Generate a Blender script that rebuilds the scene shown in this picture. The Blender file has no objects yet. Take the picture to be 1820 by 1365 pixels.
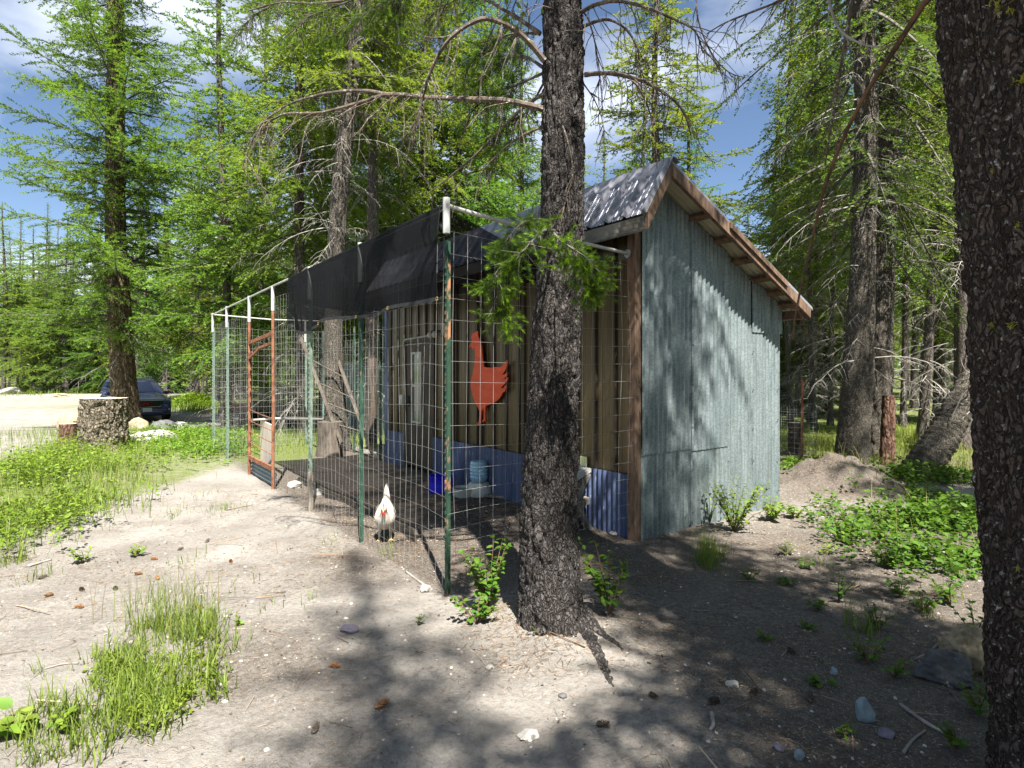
import bpy, math, random
import numpy as np
from mathutils import Vector, Matrix, noise as mnoise

R = math.radians
SC = bpy.context.scene
COL = SC.collection

# ------------------------------------------------------------------ camera, sky, sun, exposure
CAM_H, FOC, HOR = 1.6, 1007.0, 658.0        # eye height, focal length and horizon row of the 1820 px wide photograph
cam = bpy.data.cameras.new('camera')
cam.sensor_width = 36.0
cam.lens = 36.0 * FOC / 1820.0
cam.shift_y = -(682.5 - HOR) / 1820.0
cam.clip_start = 0.05
cam.clip_end = 2000.0
cam_ob = bpy.data.objects.new('camera', cam)
cam_ob.location = (0, 0, CAM_H)
cam_ob.rotation_euler = (R(90), 0, 0)
COL.objects.link(cam_ob)
SC.camera = cam_ob

SUN_EL, SUN_AZ = R(59.0), R(-16.0)          # light travels forward and 16 degrees to the left
sun_dir = Vector((math.sin(SUN_AZ) * math.cos(SUN_EL), math.cos(SUN_AZ) * math.cos(SUN_EL), -math.sin(SUN_EL)))
sl = bpy.data.lights.new('sun', 'SUN')
sl.energy = 5.0
sl.angle = R(0.53)
sl.color = (1.0, 0.955, 0.87)
so = bpy.data.objects.new('sun', sl)
so.rotation_euler = sun_dir.to_track_quat('-Z', 'Y').to_euler()
so.location = (0, -20, 30)
COL.objects.link(so)

world = bpy.data.worlds.new('World')
SC.world = world
world.use_nodes = True
wn, wl = world.node_tree.nodes, world.node_tree.links
wn.clear()
w_out = wn.new('ShaderNodeOutputWorld')
w_bg = wn.new('ShaderNodeBackground')
w_bg.inputs[1].default_value = 0.05
sky = wn.new('ShaderNodeTexSky')
sky.sky_type = 'NISHITA'
sky.sun_disc = False
sky.sun_elevation = SUN_EL
sky.sun_rotation = math.atan2(-sun_dir.x, -sun_dir.y)
sky.altitude = 900
sky.air_density = 1.0
sky.dust_density = 0.3
sky.ozone_density = 2.2
tc = wn.new('ShaderNodeTexCoord')
mp = wn.new('ShaderNodeMapping')
mp.inputs['Scale'].default_value = (1.0, 1.0, 2.2)
mp.inputs['Location'].default_value = (0.35, 0.0, 0.2)
wl.new(tc.outputs['Generated'], mp.inputs[0])
cn = wn.new('ShaderNodeTexNoise')
cn.inputs['Scale'].default_value = 2.3
cn.inputs['Detail'].default_value = 7
cn.inputs['Roughness'].default_value = 0.52
wl.new(mp.outputs[0], cn.inputs['Vector'])
cr = wn.new('ShaderNodeValToRGB')
cr.color_ramp.elements[0].position = 0.47
cr.color_ramp.elements[1].position = 0.72
wl.new(cn.outputs[0], cr.inputs[0])
cm = wn.new('ShaderNodeMixRGB')
cm.inputs[2].default_value = (7.4, 7.9, 9.0, 1)
wl.new(cr.outputs[0], cm.inputs[0])
wl.new(sky.outputs[0], cm.inputs[1])
wl.new(cm.outputs[0], w_bg.inputs[0])
wl.new(w_bg.outputs[0], w_out.inputs[0])

SC.view_settings.view_transform = 'Standard'
SC.view_settings.look = 'None'
SC.view_settings.gamma = 1.0
SC.view_settings.exposure = 1.75
SC.view_settings.use_curve_mapping = False
SC.cycles.max_bounces = 6
SC.cycles.transparent_max_bounces = 12
SC.cycles.caustics_reflective = False
SC.cycles.caustics_refractive = False

# ------------------------------------------------------------------ helpers: places
def ss(a, b, x):
    t = np.clip((x - a) / (b - a), 0, 1)
    return t * t * (3 - 2 * t)

def _vn(x, y, seed=0):                      # cheap smooth value noise for arrays
    xi, yi = np.floor(x).astype(np.int64), np.floor(y).astype(np.int64)
    fx, fy = x - xi, y - yi
    fx, fy = fx * fx * (3 - 2 * fx), fy * fy * (3 - 2 * fy)
    def h(a, b):
        n = (a * 374761393 + b * 668265263 + seed * 2147483647 // 7) & 0x7fffffff
        n = ((n ^ (n >> 13)) * 1274126177) & 0x7fffffff
        return ((n ^ (n >> 16)) & 0xffff) / 65535.0
    return (h(xi, yi) * (1 - fx) + h(xi + 1, yi) * fx) * (1 - fy) + (h(xi, yi + 1) * (1 - fx) + h(xi + 1, yi + 1) * fx) * fy

def fbm(x, y, seed=0, octs=4):
    s, a, f = 0, 0.5, 1.0
    for k in range(octs):
        s = s + a * (_vn(x * f, y * f, seed + k * 17) - 0.5)
        a *= 0.5; f *= 2.03
    return s

def ground_np(x, y):
    x, y = np.asarray(x, float), np.asarray(y, float)
    h = -0.52 * ss(12, 22, y) * ss(1.5, -5, x)
    h = h + 0.05 * fbm(x * 0.8, y * 0.8, 3, 3)
    near = ss(16, 6, np.hypot(x, y))
    h = h + 0.05 * near * fbm(x * 3.1, y * 3.1, 9, 4)
    h = h + 0.02 * near * fbm(x * 13, y * 13, 21, 3)
    # the little mound of old roots by the rear corner of the coop
    h = h + 0.44 * np.exp(-(((x - 4.35) / 0.80) ** 2 + ((y - 7.6) / 0.55) ** 2)) * (1 + 1.1 * fbm(x * 4, y * 4, 5, 4))
    # raised ground round the big trunk, litter heap by the corner
    h = h + 0.06 * np.exp(-(((x - 0.27) / 0.45) ** 2 + ((y - 3.6) / 0.4) ** 2))
    h = h + 0.09 * np.exp(-(((x - 0.95) / 0.35) ** 2 + ((y - 4.75) / 0.35) ** 2)) * (1 + 0.8 * fbm(x * 9, y * 9, 31, 3))
    # bank beside the drive
    h = h + 0.10 * np.exp(-(((x + 6.5) / 1.6) ** 2 + ((y - 8.5) / 3.5) ** 2))
    h = h - 0.16 * ss(-7.2, -9.0, x) * ss(14, 9, y)
    # far hills of the woodland floor
    h = h + 0.6 * ss(35, 75, y) * ss(-14, 4, x)
    return h

def ground(x, y):
    return float(ground_np(np.array([x]), np.array([y]))[0])

def at(px, py, d):                          # a point at distance d ahead, seen at that place
    return Vector(((px - 910) / FOC * d, d, CAM_H - (py - HOR) / FOC * d))

def gp(px, py):                             # the ground point seen there (level ground)
    d = CAM_H * FOC / max(py - HOR, 8)
    x = (px - 910) / FOC * d
    for _ in range(4):
        d = (CAM_H - ground(x, d)) * FOC / max(py - HOR, 8)
        x = (px - 910) / FOC * d
    return Vector((x, d, ground(x, d)))

# ------------------------------------------------------------------ helpers: meshes
ORG = {}
class MB:
    def __init__(s):
        s.v, s.f, s.n, s.mi = [], [], 0, []
    def add(s, verts, faces, mi=0):
        b = s.n
        s.v.extend([tuple(p) for p in verts]); s.n += len(verts)
        s.f.extend([tuple(b + i for i in f) for f in faces])
        s.mi.extend([mi] * len(faces))
    def box(s, c, size, M=None, mi=0):
        x, y, z = (k / 2 for k in size)
        vs = [Vector((a * x, b * y, e * z)) for a in (-1, 1) for b in (-1, 1) for e in (-1, 1)]
        if M is not None: vs = [M @ v for v in vs]
        c = Vector(c)
        s.add([v + c for v in vs], [(0, 1, 3, 2), (4, 6, 7, 5), (0, 4, 5, 1), (2, 3, 7, 6), (0, 2, 6, 4), (1, 5, 7, 3)], mi)
    def hexa(s, p, mi=0):                   # 8 corner points: bottom ring 4, top ring 4
        s.add(p, [(0, 3, 2, 1), (4, 5, 6, 7), (0, 1, 5, 4), (1, 2, 6, 5), (2, 3, 7, 6), (3, 0, 4, 7)], mi)
    def bar(s, a, b, w, h, up=(0, 0, 1), mi=0):   # a board from a to b
        a, b, up = Vector(a), Vector(b), Vector(up)
        d = (b - a).normalized()
        r = d.cross(up).normalized(); u = r.cross(d)
        q = [r * (-w / 2) + u * (-h / 2), r * (w / 2) + u * (-h / 2), r * (w / 2) + u * (h / 2), r * (-w / 2) + u * (h / 2)]
        s.hexa([a + k for k in q] + [b + k for k in q], mi)
    def tube(s, pts, rad, sides=6, mi=0, cap=True):
        P = np.array([tuple(p) for p in pts], float)
        n = len(P)
        rad = np.full(n, rad) if np.isscalar(rad) else np.asarray(rad, float)
        T = np.gradient(P, axis=0)
        T /= np.linalg.norm(T, axis=1)[:, None] + 1e-9
        ref = np.array([0, 0, 1.0]) if abs(T[:, 2]).mean() < 0.8 else np.array([1.0, 0, 0])
        U = np.cross(T, ref); U /= np.linalg.norm(U, axis=1)[:, None] + 1e-9
        V = np.cross(T, U)
        a = np.linspace(0, 2 * np.pi, sides, endpoint=False)
        vs = P[:, None] + rad[:, None, None] * (np.cos(a)[None, :, None] * U[:, None] + np.sin(a)[None, :, None] * V[:, None])
        fs = [(i * sides + j, i * sides + (j + 1) % sides, (i + 1) * sides + (j + 1) % sides, (i + 1) * sides + j) for i in range(n - 1) for j in range(sides)]
        if cap:
            fs += [tuple(range(sides - 1, -1, -1)), tuple((n - 1) * sides + j for j in range(sides))]
        s.add(vs.reshape(-1, 3), fs, mi)
    def lathe(s, c, prof, sides=24, mi=0, sq=(1, 1)):   # profile [(radius, z)]
        c = Vector(c); n = len(prof)
        vs = [c + Vector((r * sq[0] * math.cos(2 * math.pi * j / sides), r * sq[1] * math.sin(2 * math.pi * j / sides), z)) for r, z in prof for j in range(sides)]
        fs = [(i * sides + j, i * sides + (j + 1) % sides, (i + 1) * sides + (j + 1) % sides, (i + 1) * sides + j) for i in range(n - 1) for j in range(sides)]
        s.add(vs, fs, mi)

def mesh_from(name, V, F, mats, smooth=False, mi=None, tint=None):
    me = bpy.data.meshes.new(name)
    V = np.asarray(V, np.float32)
    if isinstance(F, np.ndarray):
        k = F.shape[1]
        me.vertices.add(len(V)); me.vertices.foreach_set('co', V.ravel())
        me.loops.add(F.size); me.loops.foreach_set('vertex_index', F.astype(np.int32).ravel())
        me.polygons.add(len(F))
        me.polygons.foreach_set('loop_start', np.arange(0, F.size, k, dtype=np.int32))
        me.polygons.foreach_set('loop_total', np.full(len(F), k, np.int32))
        me.update(calc_edges=True)
    else:
        me.from_pydata([tuple(map(float, p)) for p in V], [], F)
    for m in (mats if isinstance(mats, (list, tuple)) else [mats]):
        me.materials.append(m)
    if mi is not None and any(mi):
        me.polygons.foreach_set('material_index', np.array(mi, np.int32))
    if smooth is True:
        me.polygons.foreach_set('use_smooth', np.ones(len(me.polygons), bool))
    if tint is not None:
        at_ = me.attributes.new('tint', 'FLOAT', 'POINT')
        at_.data.foreach_set('value', np.asarray(tint, np.float32))
    me.update()
    return me

def origin_of(o):
    return ORG.get(o.name, Vector((0, 0, 0)))

def mk(name, mb, mat, parent=None, smooth=False, local=False, base=None, tint=None, auto=None):
    """one mesh object; verts are world coordinates unless local"""
    V = np.array(mb.v if isinstance(mb, MB) else mb[0], float)
    F = mb.f if isinstance(mb, MB) else mb[1]
    mi = mb.mi if isinstance(mb, MB) else None
    if local: off = Vector((0, 0, 0))
    elif parent is not None: off = origin_of(parent)
    else:
        off = Vector(base) if base is not None else Vector(((V[:, 0].min() + V[:, 0].max()) / 2, (V[:, 1].min() + V[:, 1].max()) / 2, V[:, 2].min()))
    V = V - np.array(off)
    me = mesh_from(name, V, F, mat, smooth, mi, tint)
    if auto is not None:
        me.polygons.foreach_set('use_smooth', np.ones(len(me.polygons), bool))
        me.set_sharp_from_angle(angle=R(auto))
    o = bpy.data.objects.new(name, me)
    COL.objects.link(o)
    if parent is not None:
        o.parent = parent
    elif not local:
        o.location = off
    ORG[o.name] = off
    return o

def tag(o, label=None, cat=None, group=None, kind=None):
    if label: o['label'] = label
    if cat: o['category'] = cat
    if group: o['group'] = group
    if kind: o['kind'] = kind
    return o

def thing(name, loc, label, cat, group=None, rotz=0.0):
    o = bpy.data.objects.new(name, None)
    o.empty_display_size = 0.2
    o.location = loc
    o.rotation_euler = (0, 0, rotz)
    COL.objects.link(o)
    ORG[o.name] = Vector(loc)
    return tag(o, label, cat, group)

def piece(name, me, parent, loc, rot=(0, 0, 0), scale=(1, 1, 1)):
    o = bpy.data.objects.new(name, me)
    COL.objects.link(o)
    o.parent = parent
    o.location = loc
    o.rotation_euler = rot
    o.scale = scale
    return o

# ------------------------------------------------------------------ materials
def new_mat(name):
    m = bpy.data.materials.new(name); m.use_nodes = True
    n, l = m.node_tree.nodes, m.node_tree.links
    return m, n, l, n['Principled BSDF']

def c4(c): return (c[0], c[1], c[2], 1)

def nmat(name, c1, c2, scale=8.0, stretch=(1, 1, 1), rough=0.8, metal=0.0, bump=0.3, bdist=0.01, lo=0.35, hi=0.65, spec=0.3, detail=6, fine=None, c3=None, s3=40.0, t3=0.62):
    """two colours mixed by noise, with bump; optional third colour in flecks"""
    m, n, l, b = new_mat(name)
    tcn = n.new('ShaderNodeTexCoord'); mpn = n.new('ShaderNodeMapping')
    mpn.inputs['Scale'].default_value = stretch
    l.new(tcn.outputs['Object'], mpn.inputs[0])
    nz = n.new('ShaderNodeTexNoise'); nz.inputs['Scale'].default_value = scale; nz.inputs['Detail'].default_value = detail
    nz.inputs['Roughness'].default_value = 0.6
    l.new(mpn.outputs[0], nz.inputs['Vector'])
    r = n.new('ShaderNodeValToRGB')
    r.color_ramp.elements[0].position, r.color_ramp.elements[1].position = lo, hi
    r.color_ramp.elements[0].color, r.color_ramp.elements[1].color = c4(c1), c4(c2)
    l.new(nz.outputs[0], r.inputs[0])
    col = r.outputs[0]
    if c3 is not None:
        n3 = n.new('ShaderNodeTexNoise'); n3.inputs['Scale'].default_value = s3; n3.inputs['Detail'].default_value = 4
        l.new(mpn.outputs[0], n3.inputs['Vector'])
        r3 = n.new('ShaderNodeValToRGB')
        r3.color_ramp.elements[0].position, r3.color_ramp.elements[1].position = t3, t3 + 0.05
        l.new(n3.outputs[0], r3.inputs[0])
        mx = n.new('ShaderNodeMixRGB'); mx.inputs[2].default_value = c4(c3)
        l.new(r3.outputs[0], mx.inputs[0]); l.new(col, mx.inputs[1])
        col = mx.outputs[0]
    l.new(col, b.inputs['Base Color'])
    b.inputs['Roughness'].default_value = rough
    b.inputs['Metallic'].default_value = metal
    b.inputs['Specular IOR Level'].default_value = spec
    if bump:
        bm_ = n.new('ShaderNodeBump'); bm_.inputs['Strength'].default_value = bump; bm_.inputs['Distance'].default_value = bdist
        src = nz
        if fine:
            src = n.new('ShaderNodeTexNoise'); src.inputs['Scale'].default_value = fine; src.inputs['Detail'].default_value = 5
            l.new(mpn.outputs[0], src.inputs['Vector'])
        l.new(src.outputs[0], bm_.inputs['Height']); l.new(bm_.outputs[0], b.inputs['Normal'])
    return m

def bark_mat(name, dark, mid, pale, scale=14.0, zs=0.4, fleck=0.66, bump=0.8, lichen=None, fs=4.0):
    m, n, l, b = new_mat(name)
    tcn = n.new('ShaderNodeTexCoord'); mpn = n.new('ShaderNodeMapping')
    mpn.inputs['Scale'].default_value = (1, 1, zs)
    l.new(tcn.outputs['Object'], mpn.inputs[0])
    wob = n.new('ShaderNodeTexNoise'); wob.inputs['Scale'].default_value = 11; wob.inputs['Detail'].default_value = 5
    l.new(mpn.outputs[0], wob.inputs['Vector'])
    va = n.new('ShaderNodeVectorMath'); va.operation = 'MULTIPLY_ADD'
    va.inputs[1].default_value = (0.16, 0.16, 0.16)
    l.new(wob.outputs['Color'], va.inputs[0]); l.new(mpn.outputs[0], va.inputs[2])
    vo = n.new('ShaderNodeTexVoronoi'); vo.feature = 'DISTANCE_TO_EDGE'; vo.inputs['Scale'].default_value = scale
    l.new(va.outputs[0], vo.inputs['Vector'])
    vc = n.new('ShaderNodeTexVoronoi'); vc.inputs['Scale'].default_value = scale
    l.new(va.outputs[0], vc.inputs['Vector'])
    r = n.new('ShaderNodeValToRGB')
    r.color_ramp.elements[0].position, r.color_ramp.elements[1].position = 0.02, 0.2
    r.color_ramp.elements[0].color, r.color_ramp.elements[1].color = c4([k * 0.35 for k in dark]), c4((1, 1, 1))
    l.new(vo.outputs['Distance'], r.inputs[0])
    nz = n.new('ShaderNodeTexNoise'); nz.inputs['Scale'].default_value = scale * 2.2; nz.inputs['Detail'].default_value = 8; nz.inputs['Roughness'].default_value = 0.7
    l.new(mpn.outputs[0], nz.inputs['Vector'])
    rc = n.new('ShaderNodeValToRGB')
    rc.color_ramp.elements[0].position, rc.color_ramp.elements[1].position = 0.3, 0.75
    rc.color_ramp.elements[0].color, rc.color_ramp.elements[1].color = c4(dark), c4(mid)
    l.new(nz.outputs[0], rc.inputs[0])
    mc = n.new('ShaderNodeMixRGB'); mc.blend_type = 'MULTIPLY'; mc.inputs[0].default_value = 0.6
    l.new(rc.outputs[0], mc.inputs[1]); l.new(r.outputs[0], mc.inputs[2])
    # pale flakes
    nf = n.new('ShaderNodeTexNoise'); nf.inputs['Scale'].default_value = scale * fs; nf.inputs['Detail'].default_value = 5
    l.new(tcn.outputs['Object'], nf.inputs['Vector'])
    rf = n.new('ShaderNodeValToRGB')
    rf.color_ramp.elements[0].position, rf.color_ramp.elements[1].position = fleck, fleck + 0.04
    l.new(nf.outputs[0], rf.inputs[0])
    m2 = n.new('ShaderNodeMixRGB'); m2.inputs[2].default_value = c4(pale)
    l.new(rf.outputs[0], m2.inputs[0]); l.new(mc.outputs[0], m2.inputs[1])
    col = m2.outputs[0]
    if lichen is not None:
        nl = n.new('ShaderNodeTexNoise'); nl.inputs['Scale'].default_value = 9.0; nl.inputs['Detail'].default_value = 5
        l.new(tcn.outputs['Object'], nl.inputs['Vector'])
        rl = n.new('ShaderNodeValToRGB')
        rl.color_ramp.elements[0].position, rl.color_ramp.elements[1].position = 0.67, 0.72
        l.new(nl.outputs[0], rl.inputs[0])
        m3 = n.new('ShaderNodeMixRGB'); m3.inputs[2].default_value = c4(lichen)
        l.new(rl.outputs[0], m3.inputs[0]); l.new(col, m3.inputs[1])
        col = m3.outputs[0]
    l.new(col, b.inputs['Base Color'])
    b.inputs['Roughness'].default_value = 0.9
    b.inputs['Specular IOR Level'].default_value = 0.2
    mm = n.new('ShaderNodeMath'); mm.operation = 'MULTIPLY_ADD'; mm.inputs[1].default_value = 0.5
    l.new(nz.outputs[0], mm.inputs[0]); l.new(r.outputs[0], mm.inputs[2])
    bp = n.new('ShaderNodeBump'); bp.inputs['Strength'].default_value = bump; bp.inputs['Distance'].default_value = 0.02
    l.new(mm.outputs[0], bp.inputs['Height']); l.new(bp.outputs[0], b.inputs['Normal'])
    return m

def leaf_mat(name, c_lo, c_hi, trans=0.35, hue=0.06, rough=0.55):
    m, n, l, b = new_mat(name)
    out = n['Material Output']
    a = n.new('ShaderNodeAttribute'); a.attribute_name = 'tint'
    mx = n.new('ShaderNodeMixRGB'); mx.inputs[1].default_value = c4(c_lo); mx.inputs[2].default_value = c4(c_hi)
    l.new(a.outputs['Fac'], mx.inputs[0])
    oi = n.new('ShaderNodeObjectInfo')
    hs = n.new('ShaderNodeHueSaturation')
    mr = n.new('ShaderNodeMapRange'); mr.inputs[3].default_value = 0.5 - hue * 0.5; mr.inputs[4].default_value = 0.5 + hue * 0.5
    l.new(oi.outputs['Random'], mr.inputs[0]); l.new(mr.outputs[0], hs.inputs['Hue'])
    mv = n.new('ShaderNodeMath'); mv.operation = 'MULTIPLY'; mv.inputs[1].default_value = 7.31
    fr2 = n.new('ShaderNodeMath'); fr2.operation = 'FRACT'
    l.new(oi.outputs['Random'], mv.inputs[0]); l.new(mv.outputs[0], fr2.inputs[0])
    mr2 = n.new('ShaderNodeMapRange'); mr2.inputs[3].default_value = 1.0 - hue * 4; mr2.inputs[4].default_value = 1.0 + hue * 3.4
    l.new(fr2.outputs[0], mr2.inputs[0]); l.new(mr2.outputs[0], hs.inputs['Value'])
    l.new(mx.outputs[0], hs.inputs['Color'])
    l.new(hs.outputs[0], b.inputs['Base Color'])
    b.inputs['Roughness'].default_value = rough
    b.inputs['Specular IOR Level'].default_value = 0.25
    tr = n.new('ShaderNodeBsdfTranslucent')
    h2 = n.new('ShaderNodeMixRGB'); h2.blend_type = 'MULTIPLY'; h2.inputs[0].default_value = 1; h2.inputs[2].default_value = (1.25, 1.2, 0.6, 1)
    l.new(hs.outputs[0], h2.inputs[1]); l.new(h2.outputs[0], tr.inputs[0])
    ms = n.new('ShaderNodeMixShader'); ms.inputs[0].default_value = trans
    l.new(b.outputs[0], ms.inputs[1]); l.new(tr.outputs[0], ms.inputs[2])
    l.new(ms.outputs[0], out.inputs['Surface'])
    return m

M = {}
M['bark_a'] = bark_mat('bark_dark_fir', (0.036, 0.032, 0.031), (0.172, 0.153, 0.143), (0.41, 0.39, 0.36), 44, 0.45, 0.70, 1.0)
M['bark_b'] = bark_mat('bark_old_fir', (0.045, 0.036, 0.032), (0.215, 0.165, 0.138), (0.42, 0.41, 0.39), 40, 0.45, 0.635, 1.0, (0.10, 0.10, 0.06), 1.3)
M['bark_c'] = bark_mat('bark_ochre', (0.07, 0.055, 0.04), (0.25, 0.19, 0.11), (0.36, 0.30, 0.17), 16, 0.25, 0.66)
M['bark_e'] = bark_mat('bark_grey', (0.06, 0.053, 0.045), (0.25, 0.22, 0.18), (0.40, 0.37, 0.32), 40, 0.5, 0.66)
M['bark_far'] = bark_mat('bark_far', (0.06, 0.05, 0.045), (0.20, 0.17, 0.15), (0.34, 0.31, 0.28), 22, 0.3, 0.66, 0.5)
M['bark_stump'] = bark_mat('bark_stump', (0.10, 0.085, 0.06), (0.42, 0.36, 0.27), (0.52, 0.45, 0.33), 20, 0.6, 0.66, 1.0)
M['bark_red'] = bark_mat('bark_red', (0.08, 0.045, 0.033), (0.26, 0.15, 0.105), (0.36, 0.27, 0.20), 14, 0.3, 0.68)
M['dead_twig'] = nmat('dead_twig', (0.16, 0.145, 0.13), (0.40, 0.37, 0.33), 5, rough=0.9, bump=0)
M['twig_dark'] = nmat('twig_dark', (0.045, 0.04, 0.036), (0.17, 0.15, 0.13), 12, rough=0.9, bump=0)
M['limb'] = nmat('limb', (0.05, 0.04, 0.034), (0.17, 0.13, 0.10), 18, (1, 1, 1), rough=0.9, bump=0.6, bdist=0.004, c3=(0.32, 0.32, 0.29), s3=55, t3=0.6)
M['limb_red'] = nmat('limb_red', (0.05, 0.033, 0.023), (0.19, 0.11, 0.065), 10, (1, 1, 1), rough=0.9, bump=0.6, bdist=0.004)
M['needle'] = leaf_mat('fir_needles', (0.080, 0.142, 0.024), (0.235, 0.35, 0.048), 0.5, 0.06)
M['needle_shaded'] = leaf_mat('fir_needles_shaded', (0.05, 0.085, 0.02), (0.18, 0.26, 0.045), 0.42, 0.03)  # shade of the backlit crowns is put into the needle colour
M['needle_tuft'] = leaf_mat('fir_tuft_needles', (0.028, 0.07, 0.012), (0.19, 0.32, 0.014), 0.4, 0.0)
M['weed'] = leaf_mat('weed_leaves', (0.06, 0.125, 0.012), (0.20, 0.30, 0.035), 0.35, 0.05)
M['herb'] = leaf_mat('herb_leaves', (0.040, 0.11, 0.014), (0.13, 0.24, 0.025), 0.40, 0.04)
M['grass'] = leaf_mat('grass_blades', (0.07, 0.125, 0.016), (0.24, 0.30, 0.05), 0.35, 0.04)

def ground_mat():
    m, n, l, b = new_mat('forest_ground')
    tcn = n.new('ShaderNodeTexCoord')
    def nz(scale, detail=6, rough=0.6):
        q = n.new('ShaderNodeTexNoise'); q.inputs['Scale'].default_value = scale; q.inputs['Detail'].default_value = detail; q.inputs['Roughness'].default_value = rough
        l.new(tcn.outputs['Object'], q.inputs['Vector']); return q.outputs[0]
    def ramp(src, a, b_, ca=(0, 0, 0), cb=(1, 1, 1)):
        q = n.new('ShaderNodeValToRGB'); q.color_ramp.elements[0].position = a; q.color_ramp.elements[1].position = b_
        q.color_ramp.elements[0].color = c4(ca); q.color_ramp.elements[1].color = c4(cb)
        l.new(src, q.inputs[0]); return q.outputs[0]
    def mix(f, a, b_):
        q = n.new('ShaderNodeMixRGB')
        l.new(f, q.inputs[0]); l.new(a, q.inputs[1])
        if isinstance(b_, tuple): q.inputs[2].default_value = c4(b_)
        else: l.new(b_, q.inputs[2])
        return q.outputs[0]
    def attr(name):
        q = n.new('ShaderNodeAttribute'); q.attribute_name = name; return q.outputs['Fac']
    def madd(a, k, c):
        q = n.new('ShaderNodeMath'); q.operation = 'MULTIPLY_ADD'; q.inputs[1].default_value = k
        l.new(a, q.inputs[0])
        if isinstance(c, float): q.inputs[2].default_value = c
        else: l.new(c, q.inputs[2])
        return q.outputs[0]
    def half(a):
        q = n.new('ShaderNodeMath'); q.operation = 'MULTIPLY'; q.inputs[1].default_value = 0.5
        l.new(a, q.inputs[0]); return q.outputs[0]
    dust = ramp(nz(1.7, 8), 0.32, 0.7, (0.215, 0.198, 0.18), (0.345, 0.325, 0.298))
    speck = ramp(nz(70, 4, 0.7), 0.57, 0.66)
    dust = mix(speck, dust, (0.30, 0.24, 0.18))
    duff = ramp(nz(38, 8, 0.75), 0.3, 0.72, (0.028, 0.025, 0.024), (0.17, 0.135, 0.105))
    duff = mix(ramp(nz(110, 3), 0.60, 0.66), duff, (0.38, 0.33, 0.28))
    lit = half(madd(nz(30, 10, 0.85), 1.9, attr('litter')))
    f = ramp(lit, 0.45, 0.73)
    fm = n.new('ShaderNodeMath'); fm.operation = 'MULTIPLY'; fm.inputs[1].default_value = 0.86
    l.new(f, fm.inputs[0])
    col = mix(fm.outputs[0], dust, duff)
    gr = ramp(nz(24, 6, 0.7), 0.3, 0.7, (0.055, 0.09, 0.02), (0.19, 0.22, 0.055))
    gf = ramp(half(madd(nz(9, 9, 0.78), 1.7, attr('grass'))), 0.56, 0.84)
    col = mix(gf, col, gr)
    l.new(col, b.inputs['Base Color'])
    b.inputs['Roughness'].default_value = 0.95
    b.inputs['Specular IOR Level'].default_value = 0.1
    bp = n.new('ShaderNodeBump'); bp.inputs['Strength'].default_value = 0.9; bp.inputs['Distance'].default_value = 0.03
    l.new(madd(nz(120, 4, 0.7), 0.35, nz(28, 8, 0.7)), bp.inputs['Height']); l.new(bp.outputs[0], b.inputs['Normal'])
    return m

M['ground'] = ground_mat()
GABLE_C = Vector((1.22, 5.33, 0))           # near corner of the coop
DW = Vector((-0.595, 0.804, 0)).normalized()  # along the front wall, away
DG = Vector((0.804, 0.595, 0)).normalized()   # along the gable, to the right
def W(s, r, z): return GABLE_C + DW * s + DG * r + Vector((0, 0, z))

def litter_at(x, y):
    """how much needle litter lies on the bare soil (0..1), by place"""
    s = (x - GABLE_C.x) * DW.x + (y - GABLE_C.y) * DW.y
    r = (x - GABLE_C.x) * DG.x + (y - GABLE_C.y) * DG.y
    pen = ss(-2.35, -1.9, r) * ss(0.25, -0.1, r) * ss(-0.5, 0.1, s) * ss(9.2, 8.6, s)
    right = ss(0.35, 1.2, x + 0.25 * (y - 3)) * ss(7, 5.0, y)
    left = ss(-2.2, -3.4, x) * ss(6.5, 4.0, y) * 0.7
    woods = ss(7.5, 9.5, y) * ss(2.5, 4.5, x)
    side = np.exp(-(((x - 4.35) / 0.95) ** 2 + ((y - 7.5) / 0.8) ** 2)) * 1.1
    heap = np.exp(-(((x - 0.9) / 0.6) ** 2 + ((y - 4.6) / 0.5) ** 2))
    edge = np.exp(-(((x + 1.3) / 0.9) ** 2 + ((y - 4.7) / 0.6) ** 2)) * 0.35
    lo = np.exp(-(((x + 1.2) / 0.8) ** 2 + ((y - 3.1) / 0.6) ** 2)) * 0.3
    v = np.maximum.reduce([pen * 0.72, right * 0.50, left * 0.14, woods * 0.6, side, heap, edge, lo])
    return np.clip(v + 0.42 * fbm(x * 1.3, y * 1.3, 77, 4), 0, 1)

def grass_at(x, y):
    far_l = ss(8.2, 10.5, y) * ss(-3.2, -4.0, x) * ss(-11.5, -8.5, x) * ss(19, 15, y)
    bank = ss(-4.3, -5.0, x) * ss(-8.3, -7.0, x) * ss(4.3, 5.5, y)
    behind = ss(11.0, 12.5, y) * ss(-4.6, -3.6, x) * ss(22, 18, y)
    drive_far = ss(24.5, 27, y + 0.15 * x) * ss(-45, -10, x + 0.0 * y)
    right_w = ss(8.8, 11.0, y) * ss(2.6, 4.2, x)
    far = ss(48, 56, y)
    return np.clip(np.maximum.reduce([far_l * 0.8, bank * 0.75, behind * 0.8, drive_far * 0.75, right_w * 0.72, far]) + 0.25 * fbm(x * 0.7, y * 0.7, 41, 4), 0, 1)

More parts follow.
